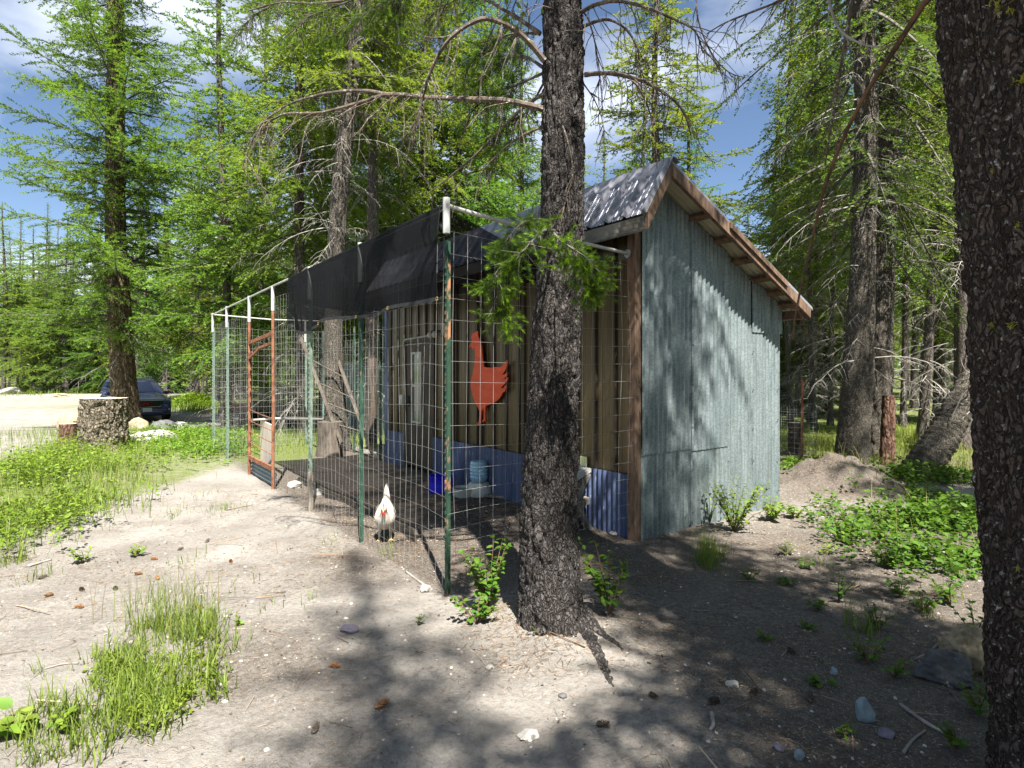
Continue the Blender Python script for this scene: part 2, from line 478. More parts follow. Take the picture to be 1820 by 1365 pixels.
def build_ground():
    def axis(lo, hi, fine_lo, fine_hi, f):
        a = [fine_lo]
        while a[-1] < fine_hi: a.append(a[-1] + f)
        st = f
        up = []
        v = a[-1]
        while v < hi: st *= 1.13; v += st; up.append(v)
        st = f; dn = []; v = a[0]
        while v > lo: st *= 1.13; v -= st; dn.append(v)
        return np.array(dn[::-1] + a + up)
    X = axis(-1200, 1200, -4.2, 4.8, 0.04)
    Y = axis(-400, 1500, 1.7, 7.5, 0.04)
    gx, gy = np.meshgrid(X, Y)
    z = ground_np(gx, gy)
    z = np.where(np.hypot(gx, gy) > 200, 0.0, z)
    V = np.stack([gx.ravel(), gy.ravel(), z.ravel()], 1)
    nx, ny = len(X), len(Y)
    i = np.arange(nx * ny).reshape(ny, nx)
    F = np.stack([i[:-1, :-1].ravel(), i[:-1, 1:].ravel(), i[1:, 1:].ravel(), i[1:, :-1].ravel()], 1)
    me = mesh_from('ground', V, F, M['ground'], True)
    for nm, fn in (('litter', litter_at), ('grass', grass_at)):
        a = me.attributes.new(nm, 'FLOAT', 'POINT')
        a.data.foreach_set('value', fn(gx.ravel(), gy.ravel()).astype(np.float32))
    o = bpy.data.objects.new('ground', me); COL.objects.link(o)
    tag(o, 'pale dusty forest soil strewn with needles and patches of grass', None, None, 'structure')
build_ground()

# ------------------------------------------------------------------ the coop
def galv_mat():
    m, n, l, b = new_mat('galvanised_sheet')
    tcn = n.new('ShaderNodeTexCoord'); mpn = n.new('ShaderNodeMapping'); mpn.inputs['Scale'].default_value = (9, 9, 0.7)
    l.new(tcn.outputs['Object'], mpn.inputs[0])
    a = n.new('ShaderNodeTexNoise'); a.inputs['Scale'].default_value = 2.0; a.inputs['Detail'].default_value = 8; a.inputs['Roughness'].default_value = 0.7
    l.new(mpn.outputs[0], a.inputs['Vector'])
    v = n.new('ShaderNodeTexVoronoi'); v.inputs['Scale'].default_value = 75
    l.new(tcn.outputs['Object'], v.inputs['Vector'])
    r = n.new('ShaderNodeValToRGB'); r.color_ramp.elements[0].position, r.color_ramp.elements[1].position = 0.3, 0.75
    r.color_ramp.elements[0].color, r.color_ramp.elements[1].color = c4((0.12, 0.165, 0.175)), c4((0.355, 0.405, 0.415))
    l.new(a.outputs[0], r.inputs[0])
    hs = n.new('ShaderNodeHueSaturation'); l.new(r.outputs[0], hs.inputs['Color'])
    sp = n.new('ShaderNodeSeparateColor'); l.new(v.outputs['Color'], sp.inputs[0])
    mr = n.new('ShaderNodeMapRange'); mr.inputs[3].default_value = 0.8; mr.inputs[4].default_value = 1.2
    l.new(sp.outputs[0], mr.inputs[0]); l.new(mr.outputs[0], hs.inputs['Value'])
    # rust streaks and old splashes
    mp2 = n.new('ShaderNodeMapping'); mp2.inputs['Scale'].default_value = (22, 22, 0.8); l.new(tcn.outputs['Object'], mp2.inputs[0])
    st = n.new('ShaderNodeTexNoise'); st.inputs['Scale'].default_value = 1.0; st.inputs['Detail'].default_value = 5; l.new(mp2.outputs[0], st.inputs['Vector'])
    sr = n.new('ShaderNodeValToRGB'); sr.color_ramp.elements[0].position, sr.color_ramp.elements[1].position = 0.60, 0.78
    sr.color_ramp.elements[1].color = (0.6, 0.6, 0.6, 1)
    l.new(st.outputs[0], sr.inputs[0])
    mxr = n.new('ShaderNodeMixRGB'); mxr.inputs[2].default_value = (0.15, 0.125, 0.10, 1)
    l.new(sr.outputs[0], mxr.inputs[0]); l.new(hs.outputs[0], mxr.inputs[1])
    l.new(mxr.outputs[0], b.inputs['Base Color'])
    b.inputs['Metallic'].default_value = 0.6
    b.inputs['Roughness'].default_value = 0.58
    return m
M['galv'] = galv_mat()
M['wall_tan'] = nmat('tan_steel', (0.062, 0.047, 0.026), (0.155, 0.118, 0.06), 1.6, (6, 6, 0.5), rough=0.36, metal=0.45, bump=0.05, spec=0.5, lo=0.25, hi=0.8)
M['old_tin'] = nmat('old_tin', (0.13, 0.11, 0.085), (0.28, 0.25, 0.20), 4, rough=0.6, metal=0.3, bump=0.1)
M['wall_rib'] = nmat('shaded_rib', (0.035, 0.028, 0.022), (0.06, 0.048, 0.035), 3, rough=0.4, metal=0.2, bump=0)  # shadow on the ribs is put into this darker sheet colour
M['blue_sheet'] = nmat('blue_sheet', (0.055, 0.078, 0.165), (0.115, 0.15, 0.26), 2.2, (5, 5, 0.8), rough=0.5, bump=0.05, c3=(0.33, 0.36, 0.42), s3=9, t3=0.66)
M['roof_steel'] = nmat('roof_steel', (0.19, 0.19, 0.225), (0.30, 0.30, 0.35), 2.5, (3, 3, 3), rough=0.45, metal=0.35, bump=0.03, spec=0.5)
M['roof_under'] = nmat('roof_underside', (0.42, 0.40, 0.30), (0.56, 0.53, 0.42), 3, rough=0.5, metal=0.0, bump=0.0)
M['wood_red'] = nmat('fir_lumber', (0.09, 0.056, 0.04), (0.215, 0.14, 0.093), 2.4, (9, 9, 1.6), rough=0.8, bump=0.3, bdist=0.003, c3=(0.07, 0.045, 0.035), s3=7, t3=0.62)
M['wood_grey'] = nmat('weathered_wood', (0.16, 0.14, 0.115), (0.34, 0.30, 0.25), 3.2, (8, 8, 1.2), rough=0.85, bump=0.4, bdist=0.004)
M['wood_dark'] = nmat('dark_door_wood', (0.035, 0.027, 0.022), (0.11, 0.085, 0.065), 2.5, (9, 9, 1.0), rough=0.6, bump=0.2, bdist=0.003)
M['white_pvc'] = nmat('white_pvc', (0.36, 0.36, 0.34), (0.54, 0.54, 0.51), 4, rough=0.45, bump=0, spec=0.4)
M['grey_pvc'] = nmat('grey_pvc', (0.34, 0.35, 0.34), (0.50, 0.51, 0.50), 6, rough=0.5, bump=0)
M['red_paint'] = nmat('red_paint', (0.70, 0.055, 0.006), (0.90, 0.095, 0.010), 3, (1, 1, 3), rough=0.45, bump=0.05, spec=0.45)
M['black'] = nmat('black_plastic', (0.012, 0.012, 0.013), (0.03, 0.03, 0.03), 9, rough=0.5, bump=0)
M['screw'] = nmat('screw_head', (0.03, 0.03, 0.03), (0.06, 0.055, 0.05), 9, rough=0.5, metal=0.5, bump=0)
M['interior'] = nmat('dark_lining', (0.02, 0.018, 0.016), (0.04, 0.035, 0.03), 4, rough=0.9, bump=0)
def glass_mat(name, tint, rough=0.05, spec=0.6):
    m, n, l, b = new_mat(name)
    b.inputs['Base Color'].default_value = c4(tint); b.inputs['Roughness'].default_value = rough
    b.inputs['Specular IOR Level'].default_value = spec; b.inputs['Coat Weight'].default_value = 0.4
    return m
M['glass'] = glass_mat('window_glass', (0.10, 0.13, 0.13), 0.12)

S_LEN, G_LEN = 5.70, 2.473
EAVE_F, RIDGE, EAVE_B = (-0.26, 2.98), (0.062, 3.475), (2.62, 2.335)
def under(r):                               # underside of the back slope
    return 3.30 - 0.448 * (r - 0.35)
def wall_top(r):
    front = EAVE_F[1] + (r - EAVE_F[0]) * (RIDGE[1] - EAVE_F[1]) / (RIDGE[0] - EAVE_F[0]) - 0.04
    return min(front, under(r))

coop = thing('chicken_coop', GABLE_C, 'tan and blue metal chicken coop with corrugated gable and steep visor roof', 'coop')

def corrugated(name, p0, dirv, outv, width, z0f, z1f, mat, parent, pitch=0.0675, amp=0.011, per=8, lift=0.0, tilt=0.0):
    """a wavy sheet along dirv from p0; z0f/z1f give its lower and upper edge"""
    n = max(2, int(width / pitch * per))
    t = np.linspace(0, width, n + 1)
    V, F = [], []
    rows = 4
    for i, q in enumerate(t):
        w = amp * math.sin(2 * math.pi * q / pitch) + lift
        a, b = z0f(q), z1f(q)
        for k in range(rows):
            zz = a + (b - a) * k / (rows - 1)
            p = p0 + dirv * q + outv * (w + tilt * q) + Vector((0, 0, zz))
            V.append(p)
    for i in range(n):
        for k in range(rows - 1):
            a = i * rows + k
            F.append((a, a + rows, a + rows + 1, a + 1))
    return mk(name, (V, F), mat, parent, smooth=True)

# inner shell so that no light leaks
mb = MB()
e = 0.06
mb.hexa([W(e, e, -0.1), W(e, G_LEN - e, -0.1), W(S_LEN - e, G_LEN - e, -0.1), W(S_LEN - e, e, -0.1),
         W(e, e, 2.95), W(e, G_LEN - e, 2.20), W(S_LEN - e, G_LEN - e, 2.20), W(S_LEN - e, e, 2.95)])
mk('inner_lining', mb, M['interior'], coop)

OG = -DW                                    # outward of the gable
rs = [-0.015, 0.7237, 1.345, 1.839, 2.371, 2.475]
rng = random.Random(5)
for i in range(5):
    r0, r1 = rs[i], rs[i + 1] + (0.02 if i < 4 else 0)
    lift = (0.004, 0.016, 0.006, 0.015, 0.004)[i]
    low = i < 2
    zc = 0.86 - 0.02 * i
    top = (lambda q, r0=r0: wall_top(r0 + q) + 0.01)
    if low:
        corrugated('corrugated_sheet', W(0, r0, 0), DG, OG, r1 - r0, lambda q: -0.06, lambda q, zc=zc: zc + 0.03 * math.sin(9 * q), M['galv'], coop, lift=lift, tilt=0.006)
        corrugated('corrugated_sheet', W(0, r0, 0), DG, OG, r1 - r0, lambda q, zc=zc: zc - 0.06, top, M['galv'], coop, lift=lift + 0.014)
    else:
        corrugated('corrugated_sheet', W(0, r0, 0), DG, OG, r1 - r0, lambda q: -0.06, (lambda q: 2.08) if i >= 3 else top, M['galv'], coop, lift=lift)
        if i == 3:
            corrugated('corrugated_sheet', W(0, r0, 0), DG, OG, 0.63, lambda q: 2.03, top, M['galv'], coop, lift=lift + 0.014)
# nails of the gable sheets
nm_ = MB(); nm_.lathe((0, 0, 0), [(0.0, 0.006), (0.006, 0.005), (0.009, 0.0)], 7)
nail_me = mesh_from('nail', nm_.v, nm_.f, M['screw'])
for r in rs[1:5]:
    for z in np.arange(0.15, wall_top(r) - 0.1, 0.42):
        piece('nail', nail_me, coop, W(-0.036, r + 0.01, z + rng.uniform(-0.05, 0.05)) - GABLE_C, (math.pi / 2, 0, math.atan2(DG.y, DG.x)))
# far end and rear walls
corrugated('corrugated_sheet', W(S_LEN, 0, 0), DG, DW, G_LEN, lambda q: -0.1, lambda q: wall_top(q), M['galv'], coop)
corrugated('corrugated_sheet', W(0, G_LEN, 0), DW, DG, S_LEN, lambda q: -0.1, lambda q: 2.36, M['galv'], coop)

# front wall: ribbed tan panels over a blue skirting
OF = -DG
def ribbed(p0, width, z0, z1, first):
    prof = [(0.0, 0.0), (0.012, 0.028), (0.032, 0.028), (0.044, 0.0), (0.085, 0.0), (0.096, 0.004), (0.108, 0.004), (0.118, 0.0), (0.178, 0.0), (0.188, 0.004), (0.20, 0.004), (0.21, 0.0)]
    pitch = 0.27
    xs, os_ = [], []
    k = 0
    while k * pitch < width:
        for a, b in prof:
            if k * pitch + a <= width:
                xs.append(k * pitch + a); os_.append(b)
        k += 1
    xs.append(width); os_.append(0.0)
    V, F, mi = [], [], []
    zz = np.linspace(z0, z1, 5)
    for x, o_ in zip(xs, os_):
        for z in zz: V.append(p0 + DW * x + OF * (o_ + 0.004) + Vector((0, 0, z)))
    for i in range(len(xs) - 1):
        for j in range(4):
            F.append((i * 5 + j, i * 5 + j + 1, (i + 1) * 5 + j + 1, (i + 1) * 5 + j))
            rib = os_[i] > 0.02 or os_[i + 1] > 0.02
            mi.append(1 if rib else 0)
    me = mesh_from('wall_panel', np.array([tuple(v - GABLE_C) for v in V]), F, [M['wall_tan'], M['wall_rib']], False, mi)
    o = bpy.data.objects.new('wall_panel', me); COL.objects.link(o); o.parent = coop
DOOR = (4.02, 4.92)
for s0, s1 in ((0.03, 0.95), (0.95, 1.86), (1.86, 2.78), (2.78, 3.40), (3.40, DOOR[0] - 0.05), (DOOR[1] + 0.05, S_LEN)):
    ribbed(W(s0, 0, 0), s1 - s0, 0.55, 2.97, 0)
ribbed(W(DOOR[0] - 0.05, 0, 0), DOOR[1] - DOOR[0] + 0.1, 2.10, 2.97, 0)
for s0, s1 in ((0.03, 1.25), (1.25, 2.45), (2.45, 3.55), (3.55, DOOR[0] - 0.05)):
    corrugated('blue_skirting', W(s0, 0, 0), DW, OF, s1 - s0 + 0.01, lambda q: -0.12, lambda q: 0.60, M['blue_sheet'], coop, lift=0.042 + (s0 > 1) * 0.004)
mb = MB(); mb.hexa([W(DOOR[1] + 0.05, 0.0, -0.1), W(S_LEN, 0.0, -0.1), W(S_LEN, -0.03, -0.1), W(DOOR[1] + 0.05, -0.03, -0.1),
                    W(DOOR[1] + 0.05, 0.0, 0.56), W(S_LEN, 0.0, 0.56), W(S_LEN, -0.03, 0.56), W(DOOR[1] + 0.05, -0.03, 0.56)])
mk('blue_skirting', mb, M['blue_sheet'], coop)
mb = MB(); mb.bar(W(S_LEN + 0.02, -0.01, -0.1), W(S_LEN + 0.02, -0.01, 2.95), 0.09, 0.05, DG)
mk('corner_trim', mb, M['blue_sheet'], coop)
mb = MB(); mb.lathe((0, 0, 0), [(0.0, 0.006), (0.006, 0.005), (0.009, 0.0)], 7)
for z in (0.72, 0.98, 1.62, 2.25):
    for s in np.arange(0.12, S_LEN - 0.05, 0.229):
        if DOOR[0] - 0.1 < s < DOOR[1] + 0.1 and z < 2.1: continue
        piece('screw', nail_me, coop, W(s + 0.02, -0.006, z) - GABLE_C, (math.pi / 2, 0, math.atan2(DW.y, DW.x)))

# corner post
mb = MB(); mb.bar(W(0.045, -0.05, -0.1), W(0.045, -0.05, 2.93), 0.09, 0.09, DG)
mk('corner_post', mb, M['wood_red'], coop)
# door
door = MB()
door.hexa([W(DOOR[0], 0.0, 0.07), W(DOOR[1], 0.0, 0.07), W(DOOR[1], -0.025, 0.07), W(DOOR[0], -0.025, 0.07), W(DOOR[0], 0.0, 2.05), W(DOOR[1], 0.0, 2.05), W(DOOR[1], -0.025, 2.05), W(DOOR[0], -0.025, 2.05)])
door_o = mk('door', door, M['wood_dark'], coop)
mb = MB()
for a, b in ((DOOR[0] - 0.03, DOOR[0] - 0.03), (DOOR[1] + 0.03, DOOR[1] + 0.03)):
    mb.bar(W(a, -0.015, 0.0), W(b, -0.015, 2.10), 0.06, 0.06, DG)
mb.bar(W(DOOR[0] - 0.06, -0.015, 2.08), W(DOOR[1] + 0.06, -0.015, 2.08), 0.06, 0.058)
mk('door_frame', mb, M['wood_dark'], coop)
ws0, ws1, wz0, wz1 = 4.367, 4.674, 0.78, 1.87
mb = MB()
for s in (ws0, ws1): mb.bar(W(s, -0.04, wz0), W(s, -0.04, wz1), 0.03, 0.035, DG)
for z in (wz0, (wz0 + wz1) / 2 + 0.03, wz1): mb.bar(W(ws0 - 0.014, -0.042, z), W(ws1 + 0.014, -0.042, z), 0.03, 0.035)
mk('window_frame', mb, M['white_pvc'], door_o)
for a, b in ((wz0 + 0.015, (wz0 + wz1) / 2 + 0.015), ((wz0 + wz1) / 2 + 0.045, wz1 - 0.015)):
    mb = MB(); mb.hexa([W(ws0 + .015, -.028, a), W(ws1 - .015, -.028, a), W(ws1 - .015, -.036, a), W(ws0 + .015, -.036, a), W(ws0 + .015, -.028, b), W(ws1 - .015, -.028, b), W(ws1 - .015, -.036, b), W(ws0 + .015, -.036, b)])
    mk('window_pane', mb, M['glass'], door_o)
mb = MB(); mb.box(W(4.84, -0.05, 1.10), (0.06, 0.05, 0.16)); mb.tube([W(4.80, -0.045, 1.07), W(4.72, -0.06, 1.07)], 0.012, 8)
mk('latch', mb, M['black'], door_o)
mb = MB(); mb.box(W(5.05, -0.06, 1.12), (0.06, 0.06, 0.15)); mk('switch_box', mb, M['white_pvc'], coop)
mb = MB()
zc = 2.10
mb.tube([W(4.98, -0.05, 0.0), W(4.98, -0.05, zc - 0.08), W(4.965, -0.05, zc - 0.03), W(4.92, -0.05, zc), W(3.95, -0.05, zc + 0.03)], 0.014, 8)
mk('conduit', mb, M['grey_pvc'], coop)
mb = MB(); mb.box(W(3.62, -0.06, 2.19), (0.09, 0.09, 0.17)); mk('lamp_box', mb, M['white_pvc'], coop)
for ds in (0.16, 0.30):
    mb = MB()
    c = W(3.62 + ds, -0.13, 2.12)
    mb.tube([W(3.66, -0.07, 2.17), c + Vector((0.02, 0.02, 0.05))], 0.018, 8)
    lamp = mk('lamp_head', mb, M['black'], coop)
    mb = MB(); mb.lathe(c, [(0.001, -0.045), (0.03, -0.038), (0.045, -0.01), (0.043, 0.02), (0.02, 0.05)], 14)
    mk('bulb', mb, M['white_pvc'], lamp, smooth=True)

# roof
OV = 0.30
def roof_slope(a, b, name, cols):
    """panels of one slope from the eave point a=(r,z) to the ridge b; ribs run up the slope"""
    n = (Vector((DG.x * (b[0] - a[0]), DG.y * (b[0] - a[0]), b[1] - a[1]))).cross(DW).normalized()
    if n.z < 0: n = -n
    L = S_LEN + 2 * OV
    w = L / cols
    for i in range(cols):
        s0 = -OV + i * w
        prof = []
        q = 0.0
        while q < w - 0.001:
            for x, h in ((0, 0), (0.012, 0.038), (0.036, 0.038), (0.05, 0), (0.10, 0), (0.105, 0.006), (0.118, 0.006), (0.123, 0), (0.165, 0), (0.17, 0.006), (0.183, 0.006), (0.188, 0)):
                if q + x < w: prof.append((q + x, h))
            q += 0.229
        prof.append((w + 0.004, 0.0))
        V, F = [], []
        lift = 0.002 * (i % 2)
        for x, h in prof:
            for (r, z) in (a, b):
                V.append(W(s0 + x, r, z) + n * (h + lift))
        m_ = len(V)
        for k in range(len(prof) - 1):
            F.append((2 * k, 2 * k + 2, 2 * k + 3, 2 * k + 1))
        V2 = [v - n * 0.0025 for v in V]
        F2 = [(f[3] + m_, f[2] + m_, f[1] + m_, f[0] + m_) for f in F]
        me = mesh_from(name, np.array([tuple(v - GABLE_C) for v in V + V2]), F + F2, [M['roof_steel'], M['roof_under']], False, [0] * len(F) + [1] * len(F2))
        o = bpy.data.objects.new(name, me); COL.objects.link(o); o.parent = coop
roof_slope((EAVE_F[0] - 0.03, EAVE_F[1] - 0.01), (RIDGE[0], RIDGE[1] + 0.03), 'roof_panel', 7)
roof_slope((EAVE_B[0] + 0.05, under(EAVE_B[0] + 0.05) + 0.05), (RIDGE[0], under(RIDGE[0]) + 0.05), 'roof_panel', 7)
mb = MB()
fr = Vector((DG.x * (EAVE_F[0] - RIDGE[0]), DG.y * (EAVE_F[0] - RIDGE[0]), EAVE_F[1] - RIDGE[1])).normalized()
bk = Vector((DG.x, DG.y, -0.448)).normalized()
A0, A1 = W(-OV - 0.02, RIDGE[0], RIDGE[1] + 0.06), W(S_LEN + OV, RIDGE[0], RIDGE[1] + 0.06)
mb.add([A0, A1, A1 + fr * 0.15, A0 + fr * 0.15, A1 + bk * 0.10, A0 + bk * 0.10, A0 + fr * 0.15 - Vector((0, 0, 0.02)), A1 + fr * 0.15 - Vector((0, 0, 0.02))],
       [(0, 1, 2, 3), (1, 0, 5, 4), (3, 2, 7, 6)])
mk('ridge_cap', mb, M['roof_steel'], coop)
# rake boards of the gable end
mb = MB()
def rake(r0, z0, r1, z1, depth, s=-OV, th=0.038):
    mb.hexa([W(s, r0, z0 - depth), W(s, r1, z1 - depth), W(s + th, r1, z1 - depth), W(s + th, r0, z0 - depth),
             W(s, r0, z0), W(s, r1, z1), W(s + th, r1, z1), W(s + th, r0, z0)])
rake(RIDGE[0] - 0.0, under(RIDGE[0]) + 0.048, EAVE_B[0], under(EAVE_B[0]) + 0.048, 0.115)
mk('rake_board', mb, M['wood_red'], coop)
mb = MB(); rake(EAVE_F[0] - 0.005, EAVE_F[1] - 0.0, RIDGE[0] - 0.002, RIDGE[1] + 0.02, 0.15); mk('rake_board', mb, M['wood_red'], coop)
mb = MB(); rake(RIDGE[0] + 0.9, under(RIDGE[0] + 0.9) + 0.05, EAVE_B[0] - 0.55, under(EAVE_B[0] - 0.55) + 0.05, 0.055, -OV - 0.022, 0.02); mk('rake_trim', mb, M['wood_red'], coop)
for r in (0.72, 1.12, 1.50, 1.86, 2.16, 2.42):
    mb = MB(); mb.bar(W(-OV + 0.04, r, under(r) + 0.0), W(0.04, r, under(r) + 0.0), 0.085, 0.04, (DG.x * .41, DG.y * .41, .91)); mk('lookout', mb, M['wood_red'], coop)
mb = MB(); mb.bar(W(-OV + 0.042, EAVE_B[0] - 0.06, under(EAVE_B[0]) - 0.03), W(S_LEN + OV, EAVE_B[0] - 0.06, under(EAVE_B[0]) - 0.03), 0.14, 0.10, (0, 0, 1)); mk('eave_fascia', mb, M['wood_red'], coop)
# corrugated valance below the front eave
def valance():
    V, F = [], []
    n = 5
    prof = [(0.0, 0.0), (0.012, -0.02), (-0.012, -0.045), (0.012, -0.07), (-0.012, -0.095), (0.012, -0.12), (-0.004, -0.14)]
    for s in (-OV + 0.03, S_LEN + OV):
        for o_, z in prof: V.append(W(s, EAVE_F[0] - 0.015 - o_, EAVE_F[1] - 0.02 + z))
    k = len(prof)
    for i in range(k - 1): F.append((i, i + 1, k + i + 1, k + i))
    mk('eave_valance', (V, F), M['old_tin'], coop, smooth=True)
valance()
mb = MB(); mb.hexa([W(.0, EAVE_F[0], 2.93), W(S_LEN + OV, EAVE_F[0], 2.93), W(S_LEN + OV, 0.0, 2.97), W(.0, 0.0, 2.97), W(.0, EAVE_F[0], 2.945), W(S_LEN + OV, EAVE_F[0], 2.945), W(S_LEN + OV, 0.0, 2.985), W(.0, 0.0, 2.985)])
mk('soffit', mb, M['wood_dark'], coop)
mb = MB(); mb.lathe((0, 0, 0), [(0.0, 0.0)], 3)

# red hen board on the front wall
out_px = [(1050,175),(1058,190),(1056,215),(1065,245),(1085,290),(1097,350),(1103,430),(1112,510),(1125,570),(1150,578),(1215,580),(1250,572),(1300,575),(1325,560),(1350,520),(1375,497),(1383,515),(1375,560),(1360,605),(1325,655),(1345,658),(1378,632),(1376,665),(1355,695),(1330,710),(1355,708),(1388,683),(1382,720),(1360,750),(1335,775),(1308,808),(1335,805),(1365,768),(1368,800),(1355,840),(1330,855),(1320,880),(1290,925),(1255,955),(1215,975),(1175,990),(1142,1003),(1138,1060),(1137,1100),(1138,1155),(1150,1170),(1125,1165),(1115,1190),(1112,1165),(1088,1172),(1120,1150),(1122,1090),(1120,1030),(1112,1030),(1100,1060),(1090,1110),(1085,1170),(1098,1185),(1072,1190),(1055,1215),(1055,1195),(1038,1195),(1068,1175),(1076,1110),(1075,1060),(1055,1015),(1025,960),(1000,890),(985,820),(978,760),(985,700),(1000,640),(1015,570),(1022,500),(1025,430),(1022,385),(1015,358),(1005,375),(990,370),(985,345),(960,355),(965,335),(985,310),(992,270),(985,260),(990,215),(1005,195),(1020,200),(1025,185),(1038,182)]
def hen_board():
    import bmesh
    bm = bmesh.new()
    vs = []
    for x, y in out_px:
        px, py = 680 + x * 240 / 1489.0, 560 + y * 220 / 1365.0
        k = (px - 910) / FOC
        s = (GABLE_C.x - k * GABLE_C.y - 0.06 * (DG.x - k * DG.y)) / (k * DW.y - DW.x)
        p = W(s, -0.06, 0)
        z = CAM_H - (py - HOR) / FOC * p.y
        vs.append(bm.verts.new(W(s, -0.052, z) - GABLE_C))
    f = bm.faces.new(vs)
    bm.normal_update()
    bmesh.ops.triangulate(bm, faces=[f])
    g = bmesh.ops.extrude_face_region(bm, geom=bm.faces[:])
    for e_ in g['geom']:
        if isinstance(e_, bmesh.types.BMVert): e_.co += OF * 0.018
    bmesh.ops.recalc_face_normals(bm, faces=bm.faces[:])
    me = bpy.data.meshes.new('hen_sign'); bm.to_mesh(me); bm.free()
    me.materials.append(M['red_paint'])
    o = bpy.data.objects.new('hen_sign', me); COL.objects.link(o); o.location = GABLE_C
    tag(o, 'flat red wooden hen silhouette hung on the tan wall', 'sign')
hen_board()
# small note card on the wall
mb = MB(); mb.hexa([W(0.80, -0.032, 0.60), W(0.70, -0.032, 0.60), W(0.70, -0.037, 0.60), W(0.80, -0.037, 0.60), W(0.80, -0.032, 0.70), W(0.70, -0.032, 0.70), W(0.70, -0.037, 0.70), W(0.80, -0.037, 0.70)])
M['card'] = nmat('pale_card', (0.55, 0.58, 0.22), (0.75, 0.77, 0.60), 18, rough=0.6, bump=0)
tag(mk('note_card', mb, M['card']), 'small pale yellow card on the coop wall above the tilted stand', 'card')

# ------------------------------------------------------------------ the run: posts, rails, wire, gate, shade cloth
M['post_green'] = nmat('green_steel_post', (0.018, 0.050, 0.034), (0.05, 0.11, 0.075), 9, rough=0.6, bump=0.1, c3=(0.28, 0.17, 0.09), s3=6, t3=0.66)
M['post_pale'] = nmat('faded_green_post', (0.11, 0.17, 0.135), (0.21, 0.28, 0.23), 9, rough=0.7, bump=0.1)
M['post_patch'] = nmat('peeling_green_post', (0.022, 0.06, 0.038), (0.33, 0.17, 0.09), 9, (1, 1, 0.5), rough=0.7, bump=0.1, lo=0.53, hi=0.60)
M['rust'] = nmat('rusty_steel', (0.12, 0.045, 0.024), (0.32, 0.14, 0.075), 10, rough=0.85, bump=0.4, bdist=0.003)
M['wire'] = nmat('galvanised_wire', (0.20, 0.205, 0.20), (0.36, 0.36, 0.345), 5, rough=0.55, metal=0.4, bump=0)
FP, FQ = Vector((-0.47, 4.06, 0)), Vector((-5.81, 11.0, 0))     # near and far corner of the front fence
FD = (FQ - FP).normalized()
FL = (FQ - FP).length
TOPZ = 2.78
run = thing('chicken_run_fence', FP, 'tall wire fence of the chicken run on green posts with white pipe rails', 'fence')
def zt(t): return TOPZ - 0.10 * t
posts = [(0.0, 'post_patch'), (0.178, 'post_green'), (0.343, 'post_pale'), (0.853, 'post_pale'), (1.0, 'post_pale')]
def tpost(p, ztop, mat, name='post'):
    """a steel T post with its studs"""
    mb = MB()
    g = ground(p.x, p.y) - 0.05
    mb.bar(Vector((p.x, p.y, g)), Vector((p.x, p.y, ztop)), 0.036, 0.006, (-FD.y, FD.x, 0))
    mb.bar(Vector((p.x, p.y, g)) + FD.cross(Vector((0, 0, 1))) * 0.016, Vector((p.x, p.y, ztop)) + FD.cross(Vector((0, 0, 1))) * 0.016, 0.006, 0.034, (-FD.y, FD.x, 0))
    for z in np.arange(0.25, ztop - 0.1, 0.055):
        mb.box(p + Vector((0, 0, z)) - FD.cross(Vector((0, 0, 1))) * 0.006, (0.012, 0.012, 0.022), Matrix.Rotation(math.atan2(FD.y, FD.x), 3, 'Z'))
    return mk(name, mb, M[mat], run)
def sleeve(p, z0, z1, r=0.024, mat='grey_pvc'):
    mb = MB(); mb.tube([p + Vector((0, 0, z0)), p + Vector((0, 0, z1))], r, 12); return mk('pipe_sleeve', mb, M[mat], run, smooth=False)
for t, m_ in posts:
    p = FP + (FQ - FP) * t
    z = zt(t)
    tpost(p, z - 0.25, m_)
    sleeve(p, z - (0.20 if t == 0 else 0.34), z + (0.055 if t == 0 else 0.03), 0.026 if t == 0 else 0.022, 'grey_pvc')
mb = MB(); mb.tube([FP + Vector((0, 0, zt(0) - 0.015)), FP + (FQ - FP) * 0.5 + Vector((0, 0, zt(.5) + 0.005)), FQ + Vector((0, 0, zt(1)))], 0.013, 10)
mk('top_rail', mb, M['white_pvc'], run)
# short end: near post to the corner of the coop; far end
NE = W(0.09, -0.05, 2.70)
mb = MB(); mb.tube([FP + Vector((0, 0, zt(0))), (FP + NE) / 2 + Vector((0, 0, (zt(0)) / 2 - 0.02)), NE], 0.0155, 10); mk('top_rail', mb, M['white_pvc'], run)
mb = MB(); mb.lathe((0, 0, 0), [(0.0, 0.0), (0.04, 0.0), (0.042, 0.012), (0.03, 0.02)], 14)
fl = piece('pipe_flange', mesh_from('pipe_flange', mb.v, mb.f, M['white_pvc']), run, W(0.09, -0.10, 2.70) - FP, (math.pi / 2, 0, math.atan2(OF.x, -OF.y) + math.pi))
KQ = FQ + DG * 2.13
KZ = 2.66
mb = MB(); mb.tube([FQ + Vector((0, 0, zt(1))), FQ.lerp(KQ, .5) + Vector((0, 0, 2.64)), KQ + Vector((0, 0, KZ))], 0.014, 10); mk('top_rail', mb, M['white_pvc'], run)
for q in (FQ + DG * 1.76, KQ, KQ.lerp(W(S_LEN, -0.05, 0), 0.55), KQ.lerp(W(S_LEN, -0.05, 0), 0.93)):
    tpost(q, 2.45, 'post_pale' if q.y > 11.8 else 'post_green')
sleeve(FQ + DG * 1.76, 2.2, KZ - 0.02, 0.02, 'white_pvc')

